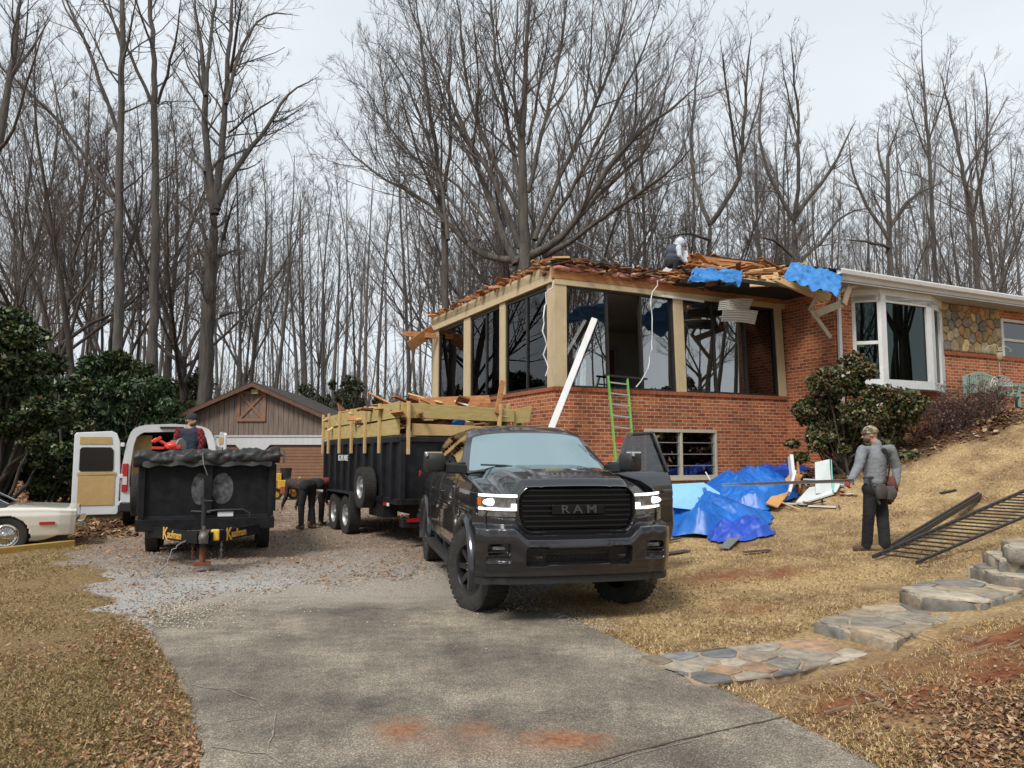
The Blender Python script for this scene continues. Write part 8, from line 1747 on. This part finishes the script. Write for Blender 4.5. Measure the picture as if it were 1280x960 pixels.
def cap_part(root, name, c, fwd, material, up=(0, 0, 1), s=1.0, lo=-.005, rad=(.085, .105, .10), n=20):
    """knitted cap: upper part of an ellipsoid with a rolled edge"""
    M = frame_of(fwd, up); c = Vector(c); m_ = MB()
    def f(a, b):
        g = 2*math.pi*a; t = b*1.62; x, y, z = rad[0]*math.cos(g)*math.sin(t), rad[1]*math.sin(g)*math.sin(t), rad[2]*math.cos(t)
        k = 1+(.05 if b > .82 else 0)+.02*mnoise.noise(Vector((x*60, y*60, z*60))); return c+M@Vector((x*k, y*k-.008, z*k+.028+.02*(y < 0)*0))*s
    m_.grid(f, 28, 14); o = m_.build(name, material, root, smooth=True, sharp=None); o.modifiers.new('thick', 'SOLIDIFY').thickness = .006; return o
def eyes(root, c, fwd, up=(0, 0, 1), s=1.0):
    M = frame_of(fwd, up); c = Vector(c)
    for x in (-.031, .031): m_ = MB(); m_.ball(c+M@Vector((x, .083, .012))*s, (.012*s, .009*s, .007*s), 10, 6, rot=M); m_.build('eye', mat('eye', (.02, .015, .012), None, rough=.2), root, smooth=True)
greyc = mat('grey_shirt', (.15, .165, .18), (.24, .255, .275), 12, .9, bump=.3); blackc = mat('black_cloth', (.008, .008, .010), (.02, .02, .022), 12, .9, bump=.3); boot = mat('boot_tan', (.16, .10, .05), (.30, .20, .11), 14, .8); bootd = mat('boot_brown', (.06, .035, .022), (.13, .075, .045), 14, .8)
glovr = mat('glove_red', (.26, .03, .03), (.36, .06, .05), 14, .85); leather = mat('leather_red', (.10, .025, .02), (.19, .055, .04), 14, .7, bump=.4); leatherd = mat('leather_grey', (.04, .035, .033), (.10, .085, .08), 12, .75, bump=.4)
def camo():
    m, nt, p = new_mat('camo_knit'); L = nt.links; tc = N(nt, 'TexCoord'); v = N(nt, 'TexVoronoi'); v.inputs['Scale'].default_value = 22; L.new(tc.outputs['Object'], v.inputs['Vector']); sp = N(nt, 'SeparateColor'); L.new(v.outputs['Color'], sp.inputs[0])
    r = ramp(nt, [(0, (.10, .085, .05)), (.35, (.22, .18, .12)), (.55, (.34, .29, .21)), (.8, (.07, .065, .04))]); r.color_ramp.interpolation = 'CONSTANT'; L.new(sp.outputs[0], r.inputs[0]); L.new(r.outputs[0], p.inputs['Base Color']); p.inputs['Roughness'].default_value = .95; return m
# --- walking man on the slope
Y0 = 10.8; A = lambda u, v, dy=0: at(u, v, Y0+dy)
fw = Vector((-.80, .60, 0)).normalized(); lf = Vector((-.60, -.80, 0))      # his facing, his left
neck = A(1096, 556); hd = A(1087.5, 544, .03); pelv = A(1094, 606); chest = A(1096, 577)
shl, shr = A(1078, 563, -.12), A(1113, 562, .14); ell, elr = A(1073, 583, -.22), A(1121, 585, .20); wl, wr = A(1064, 599, -.36), A(1120, 604, .12)
hl_, hr_ = A(1089, 612, -.06), A(1099, 612, .08); knl, knr = A(1086, 642, -.05), A(1103, 645, .05); anl, anr = A(1083, 671, .05), A(1106, 679, -.03)
gl = lambda p: Vector((p.x, p.y, T(p.x, p.y)))
anl = gl(anl)+Vector((0, 0, .09)); anr = gl(anr)+Vector((0, 0, .09))
P = []
def torso(a, b, lat, ws, rs, m, n=9):
    out = []
    for i in range(n+1):
        t = i/n; c = Vector(a).lerp(Vector(b), t); w_ = float(np.interp(t, np.linspace(0, 1, len(ws)), ws)); rr = float(np.interp(t, np.linspace(0, 1, len(rs)), rs)); out.append(('c', tuple(c-lat*w_), tuple(c+lat*w_), rr, rr, m))
    return out
P += [('c', tuple(shl), tuple(shr), .062, .062, greyc), ('c', tuple(neck+Vector((0, 0, -.07))), tuple(neck+Vector((0, 0, .01))), .075, .066, greyc)]+torso(chest+Vector((0, 0, .13)), pelv+Vector((0, 0, .06)), lf, (.095, .09, .08, .075, .08), (.09, .125, .13, .13, .13), greyc)
P += [('c', tuple(pelv+lf*.07), tuple(pelv-lf*.07), .125, .125, blackc), ('c', tuple(hl_), tuple(hr_), .125, .125, blackc)]
P += limb(shl, ell, wl, .075, .065, .048, greyc)+limb(shr, elr, wr, .075, .066, .050, greyc)
P += limb(hl_, knl, anl, .10, .082, .072, blackc)+limb(hr_, knr, anr, .10, .085, .078, blackc)
for an, m in ((anl, bootd), (anr, boot)):
    t_ = Vector((-.96, .2, 0)).normalized(); P += [('c', tuple(an+Vector((0, 0, -.045))-t_*.05), tuple(an+Vector((0, 0, -.055))+t_*.15), .047, .042, m), ('c', tuple(an), tuple(an+Vector((0, 0, -.04))), .058, .052, m)]
fh = Vector((-.97, .22, -.12)).normalized()
P += head_prims(hd, fh, skin, neck=neck-Vector((0, 0, .02)))
P += hand_prims(wl, Vector((-.75, -.35, -.55)), Vector((.3, .2, -.9)), glovr, 1.15, .9, 1)+hand_prims(wr, Vector((.05, -.1, -1)), Vector((-.8, .1, 0)), leather, 1.15, .5, -1)
man = person('person in grey long-sleeved shirt, camouflage knit cap and tool belt, walking across the slope', P, .009)
cap_part(man, 'knit_cap', hd, fh, camo(), s=1.06); eyes(man, hd, fh)
m_ = MB(); M = frame_of(fh); m_.ball(hd+M@Vector((0, .035, -.062)), (.060, .066, .048), 16, 10, rot=M); part_of(man, 'beard', m_, mat('beard_dark', (.035, .025, .02), (.08, .06, .05), 40, .95))
def strap(root, name, pts, off, w_, t_, m):
    m_ = MB()
    for a, b in zip(pts, pts[1:]): m_.bar(Vector(a)+off, Vector(b)+off, w_, t_, up=off)
    return m_.build(name, m, root, bevel=.003)
bk = -fw; s1 = chest+Vector((0, 0, .17)); q = [s1+lf*(-.02)+fw*.02+Vector((0, 0, .04)), s1-lf*.03+bk*.10+Vector((0, 0, -.0)), chest-lf*.055+bk*.135+Vector((0, 0, .06)), chest-lf*.06+bk*.135+Vector((0, 0, -.08)), pelv-lf*.05+bk*.135+Vector((0, 0, .08))]
strap(man, 'suspender', q, bk*.014, .055, .012, blackc)
q = [s1+lf*(.10)+fw*.05+Vector((0, 0, -.0)), s1+lf*.10+bk*.07+Vector((0, 0, -.01)), s1-lf*.02+bk*.125+Vector((0, 0, -.06))]; strap(man, 'suspender', q, bk*.012, .045, .012, blackc)
def ring_belt(root, name, c, rx, ry, h, rot, m, t_=.012):
    m_ = MB(); M = Matrix((lf, fw, Vector((0, 0, 1)))).transposed(); m_.grid(lambda a, b: c+M@Vector((rx*math.cos(2*math.pi*a), ry*math.sin(2*math.pi*a), (b-.5)*h)), 28, 2); o = m_.build(name, m, root, smooth=True, sharp=None); o.modifiers.new('thick', 'SOLIDIFY').thickness = t_; return o
ring_belt(man, 'belt', pelv+Vector((0, 0, .05)), .205, .145, .065, 0, leatherd)
def pouch(root, c, size, rot, m, name='pouch'):
    m_ = MB(); M = Matrix.Rotation(rot, 3, 'Z'); a, b, h = size
    def f(x, y):
        g = 2*math.pi*x; k = .75+.35*math.sin(math.pi*min(1, y*1.05))*(1 if y < .9 else .95); r_ = (abs(math.cos(g))**2.6+abs(math.sin(g))**2.6)**(-1/2.6); return Vector(c)+M@Vector((a/2*k*math.cos(g)*r_, b/2*k*math.sin(g)*r_, (y-.9)*h))
    m_.grid(f, 20, 8); m_.add([f(i/20, 0) for i in range(20)], [tuple(range(20))]); o = m_.build(name, m, root, smooth=True, sharp=60); o.modifiers.new('thick', 'SOLIDIFY').thickness = .006; return o
pouch(man, pelv+lf*.14+bk*.10+Vector((0, 0, .0)), (.19, .10, .20), .5, leatherd); pouch(man, pelv+lf*.02+bk*.17+Vector((0, 0, -.03)), (.20, .11, .18), -.5, leatherd); pouch(man, pelv-lf*.11+bk*.17+Vector((0, 0, .10)), (.15, .09, .20), -.8, leather)
pouch(man, pelv-lf*.22+bk*.08+Vector((.03, 0, -.02)), (.20, .15, .25), -.9, leather); pouch(man, pelv-lf*.28+bk*.02+Vector((.06, 0, -.13)), (.17, .14, .17), -.9, blackc)
m_ = MB(); hp_ = pelv+lf*.22+fw*.02; m_.bar(hp_+Vector((0, 0, .08)), hp_+Vector((.12, 0, -.26))*1.0, .035, .03); m_.bar(hp_+Vector((-.09, 0, .10)), hp_+Vector((.05, 0, .11)), .03, .03); tag(m_.build('hammer', mat('tool_dark', (.03, .03, .03), (.06, .06, .06), 8, .5), None, bevel=.006), 'hammer hanging from the tool belt of the walking man', 'hammer')
# the strip he carries
sa = wl+Vector((-.05, -.03, -.02)); sb = at(903, 606, 13.6); sb.z = max(sb.z, T(sb.x, sb.y)+.1); galv = mat('galvanised', (.42, .43, .43), (.58, .59, .59), 5, .35, .6)
m_ = MB(); d = (sb-sa).normalized(); a0 = sa-d*.12; m_.bar(a0, sb, .012, .045, up=(0, 0, 1)); m_.bar(a0+Vector((0, -.025, .021)), sb+Vector((0, -.025, .021)), .055, .006); m_.bar(a0+Vector((0, -.02, -.021)), sb+Vector((0, -.02, -.021)), .035, .006); tag(m_.build('metal_strip', galv, None), 'long grey metal flashing strip held by the walking man', 'metal strip')
# --- man standing in the left trailer
def plaid():
    m, nt, p = new_mat('red_plaid'); L = nt.links; tc = N(nt, 'TexCoord'); ck = N(nt, 'TexChecker'); ck.inputs['Scale'].default_value = 22; ck.inputs['Color1'].default_value = (.22, .012, .015, 1); ck.inputs['Color2'].default_value = (.035, .006, .010, 1); L.new(tc.outputs['Object'], ck.inputs['Vector']); L.new(ck.outputs[0], p.inputs['Base Color']); p.inputs['Roughness'].default_value = .95; return m
plaidm = plaid(); navy = mat('navy_vest', (.010, .014, .030), (.022, .030, .055), 12, .8, bump=.3); hoodg = mat('hood_grey', (.20, .17, .15), (.30, .27, .24), 12, .95); knit = mat('dark_knit', (.015, .018, .024), (.035, .04, .05), 40, .95, bump=.5); dkp = mat('dark_trousers', (.012, .013, .018), (.03, .03, .038), 12, .9, bump=.3)
Y0 = 13.2; fw = Vector((.75, -.66, 0)).normalized(); rt_ = fw.cross(Vector((0, 0, 1))); lf = -rt_
hd = A(240, 525.5); neck = A(238, 535); chest = A(238, 550); pelv = A(238, 573); sR, sL = A(227, 540, .02), A(249, 540, .05)
fz0 = .70
hR, hL = A(234, 579), A(243, 579); kR, kL = A(232, 604, -.03), A(245, 604, .0); aR = Vector((A(231, 630).x, Y0, fz0+.09)); aL = Vector((A(246, 630).x, Y0+.05, fz0+.09))
P = torso(chest+Vector((0, 0, .12)), pelv+Vector((0, 0, .02)), Vector((1, 0, 0)), (.085, .07, .05, .05), (.095, .11, .108, .112), navy)+[('c', tuple(sR), tuple(sL), .066, .066, navy), ('c', tuple(pelv-Vector((.05, 0, 0))), tuple(pelv+Vector((.05, 0, 0))), .115, .115, dkp), ('c', tuple(neck-Vector((.05, 0, .01))), tuple(neck+Vector((.05, 0, -.02))), .06, .05, hoodg), ('c', tuple(neck+Vector((-.06, .05, .01))), tuple(neck+Vector((.03, .06, .0))), .05, .05, hoodg)]
wR, wL = A(223, 567, -.12), A(250, 566, -.06)
P += limb(sR-Vector((.03, .05, 0)), A(220, 554, -.08), wR, .07, .06, .045, plaidm)+limb(sL+Vector((.03, -.05, 0)), A(254, 553, -.05), wL, .068, .058, .042, plaidm)+limb(hR, kR, aR, .09, .065, .05, dkp)+limb(hL, kL, aL, .09, .065, .05, dkp)
for an in (aR, aL): P += [('c', tuple(an+Vector((0, 0, -.045))), tuple(an+Vector((.07, -.11, -.055))), .045, .038, bootd)]
fh = Vector((.80, -.60, -.05)); P += head_prims(hd, fh, skin, neck=neck)+hand_prims(wR, Vector((0, -.3, -1)), Vector((1, 0, 0)), skin, 1, .5, 1)+hand_prims(wL, Vector((.1, -.3, -1)), Vector((-1, 0, 0)), blackc, 1.1, .5, -1)
m2 = person('person in navy vest, red plaid shirt and dark knit cap, standing in the left trailer', P, .011); cap_part(m2, 'knit_cap', hd, fh, knit, s=1.05); eyes(m2, hd, fh)
m_ = MB(); M = frame_of(fh); m_.ball(hd+M@Vector((0, .035, -.066)), (.056, .062, .042), 16, 10, rot=M); part_of(m2, 'beard', m_, mat('beard_dark', (.03, .02, .02)))
# --- two men bent over between the trailers
def bent(label, Y, ubase, vb, lean_, face, mats_, seed, s=1.0, hat=None, ch=True):
    jm, pm, bm_ = mats_; g = at(ubase, vb, Y); g.z = T(g.x, Y); f = Vector(face).normalized(); r_ = f.cross(Vector((0, 0, 1))); up = Vector((0, 0, 1))
    hip = g+up*.90*s; hp = lambda k: hip+r_*.09*k; kn = lambda k: g+r_*(.13*k)+f*.05+up*.48*s; an = lambda k: g+r_*(.15*k)+up*.09; sh_c = hip+(f*math.cos(lean_)+up*math.sin(lean_))*.50*s; P = []
    P += [('c', tuple(hp(-1)), tuple(hp(1)), .12, .12, pm), ('c', tuple(hip+up*.03-r_*.06), tuple(hip+up*.03+r_*.06), .13, .13, pm)]
    P += torso(hip.lerp(sh_c, .12), hip.lerp(sh_c, .95), r_, (.06, .07, .10), (.125, .128, .11), jm)
    P.append(('c', tuple(sh_c-r_*.17), tuple(sh_c+r_*.17), .068, .068, jm))
    for k in (-1, 1):
        P += limb(hp(k), kn(k), an(k), .098, .072, .058, pm)+[('c', tuple(an(k)-up*.045-f*.04), tuple(an(k)-up*.052+f*.15), .046, .04, bm_)]
        s_ = sh_c+r_*.18*k; e_ = s_-up*.27+f*.05; w_ = e_-up*.20+f*.14*1; P += limb(s_, e_, w_, .062, .05, .036, jm)+hand_prims(w_, f*.5-up, -f, skin, 1, .5, k)
    hc = sh_c+f*.20-up*.02; fh = (f*.55-up*.8).normalized(); P += head_prims(hc, fh, skin, up=f, neck=sh_c+f*.04); rt = person(label, P, .012)
    cap_part(rt, 'cap', hc, fh, hat or knit, up=f, s=1.05); return rt
jk = mat('dark_plaid_jacket', (.02, .02, .024), (.08, .04, .04), 30, .9, contrast=.1); b1_ = bent('person in black trousers and tan boots bending over with back to the viewer', 16.7, 384, 660, .12, (-.75, .65, 0), (jk, blackc, bootd), 1)
b2_ = bent('person in dark red jacket bending behind the nearer stooping man', 17.5, 394, 655, .1, (.35, .9, 0), (mat('red_jacket', (.12, .02, .02), (.22, .05, .04), 20, .9), blackc, boot), 2, hat=white)
m_ = MB(); c = at(396, 619, 17.0); m_.bar(c+Vector((-.03, 0, -.14)), c+Vector((.04, 0, .06)), .035, .03); hm = m_.build('hammer', mat('tool_orange', (.6, .35, .2), (.7, .5, .3), 8, .6), None, bevel=.006); m_ = MB(); m_.bar(c+Vector((-.06, 0, .10)), c+Vector((.14, 0, .09)), .06, .05); h2 = m_.build('hammer_head', white, None, bevel=.01); h2.parent = hm; h2.matrix_parent_inverse = Matrix.Translation(hm.location).inverted(); tag(hm, 'white-headed hammer on the belt of the stooping men', 'hammer')
# --- roofer crouching by the ridge
Y0 = 18.3; hoodw = mat('white_hoodie', (.50, .56, .64), (.62, .68, .74), 10, .9, bump=.3); vestn = mat('slate_vest', (.045, .055, .085), (.09, .10, .14), 12, .85, bump=.4)
hd = A(850, 303); neck = A(847.5, 308); chest = A(842.5, 314); pelv = A(841, 329); P = [('c', tuple(A(838, 309, .1)), tuple(A(848, 309.5, -.1)), .075, .07, vestn), ('c', tuple(chest-Vector((.06, 0, 0))), tuple(chest+Vector((.05, 0, 0))), .14, .14, vestn), ('c', tuple((chest+pelv)/2-Vector((.05, 0, 0))), tuple((chest+pelv)/2+Vector((.05, 0, 0))), .135, .135, vestn), ('c', tuple(pelv-Vector((.06, 0, 0))), tuple(pelv+Vector((.06, 0, 0))), .13, .13, blackc)]
P += limb(A(848.5, 309.5, -.14), A(849.5, 319, -.18), A(855, 326.5, -.12), .066, .055, .042, hoodw)+limb(A(850, 310, .1), A(855, 319, .12), A(858, 327, .05), .062, .052, .040, hoodw)
P += limb(A(838, 331, -.05), A(847, 326, -.25), A(842, 341, -.2), .10, .075, .06, blackc)+limb(A(843, 331, .1), A(853, 327, .2), A(849, 341, .2), .10, .075, .06, blackc)
for p_ in (A(842, 343, -.2), A(849, 343, .2)): P.append(('c', tuple(p_), tuple(p_+Vector((.15, 0, -.02))), .045, .04, bootd))
P += [('e', hd, (.105, .12, .13), frame_of((1, 0, -.3)), hoodw), ('c', tuple(neck), tuple(hd), .09, .08, hoodw)]+head_prims(A(851.6, 304), (1, -.2, -.5), skin, s=.9)+hand_prims(A(855, 326.5, -.12), (.5, 0, -.8), (1, 0, 0), skin, 1, .5, 1)+hand_prims(A(858, 327, .05), (.3, 0, -.9), (-1, 0, 0), skin, 1, .5, -1)
rf = person('person in white hooded sweatshirt and slate vest crouching on torn roof', P, .012); eyes(rf, A(851.6, 304), (1, -.2, -.5), s=.9)
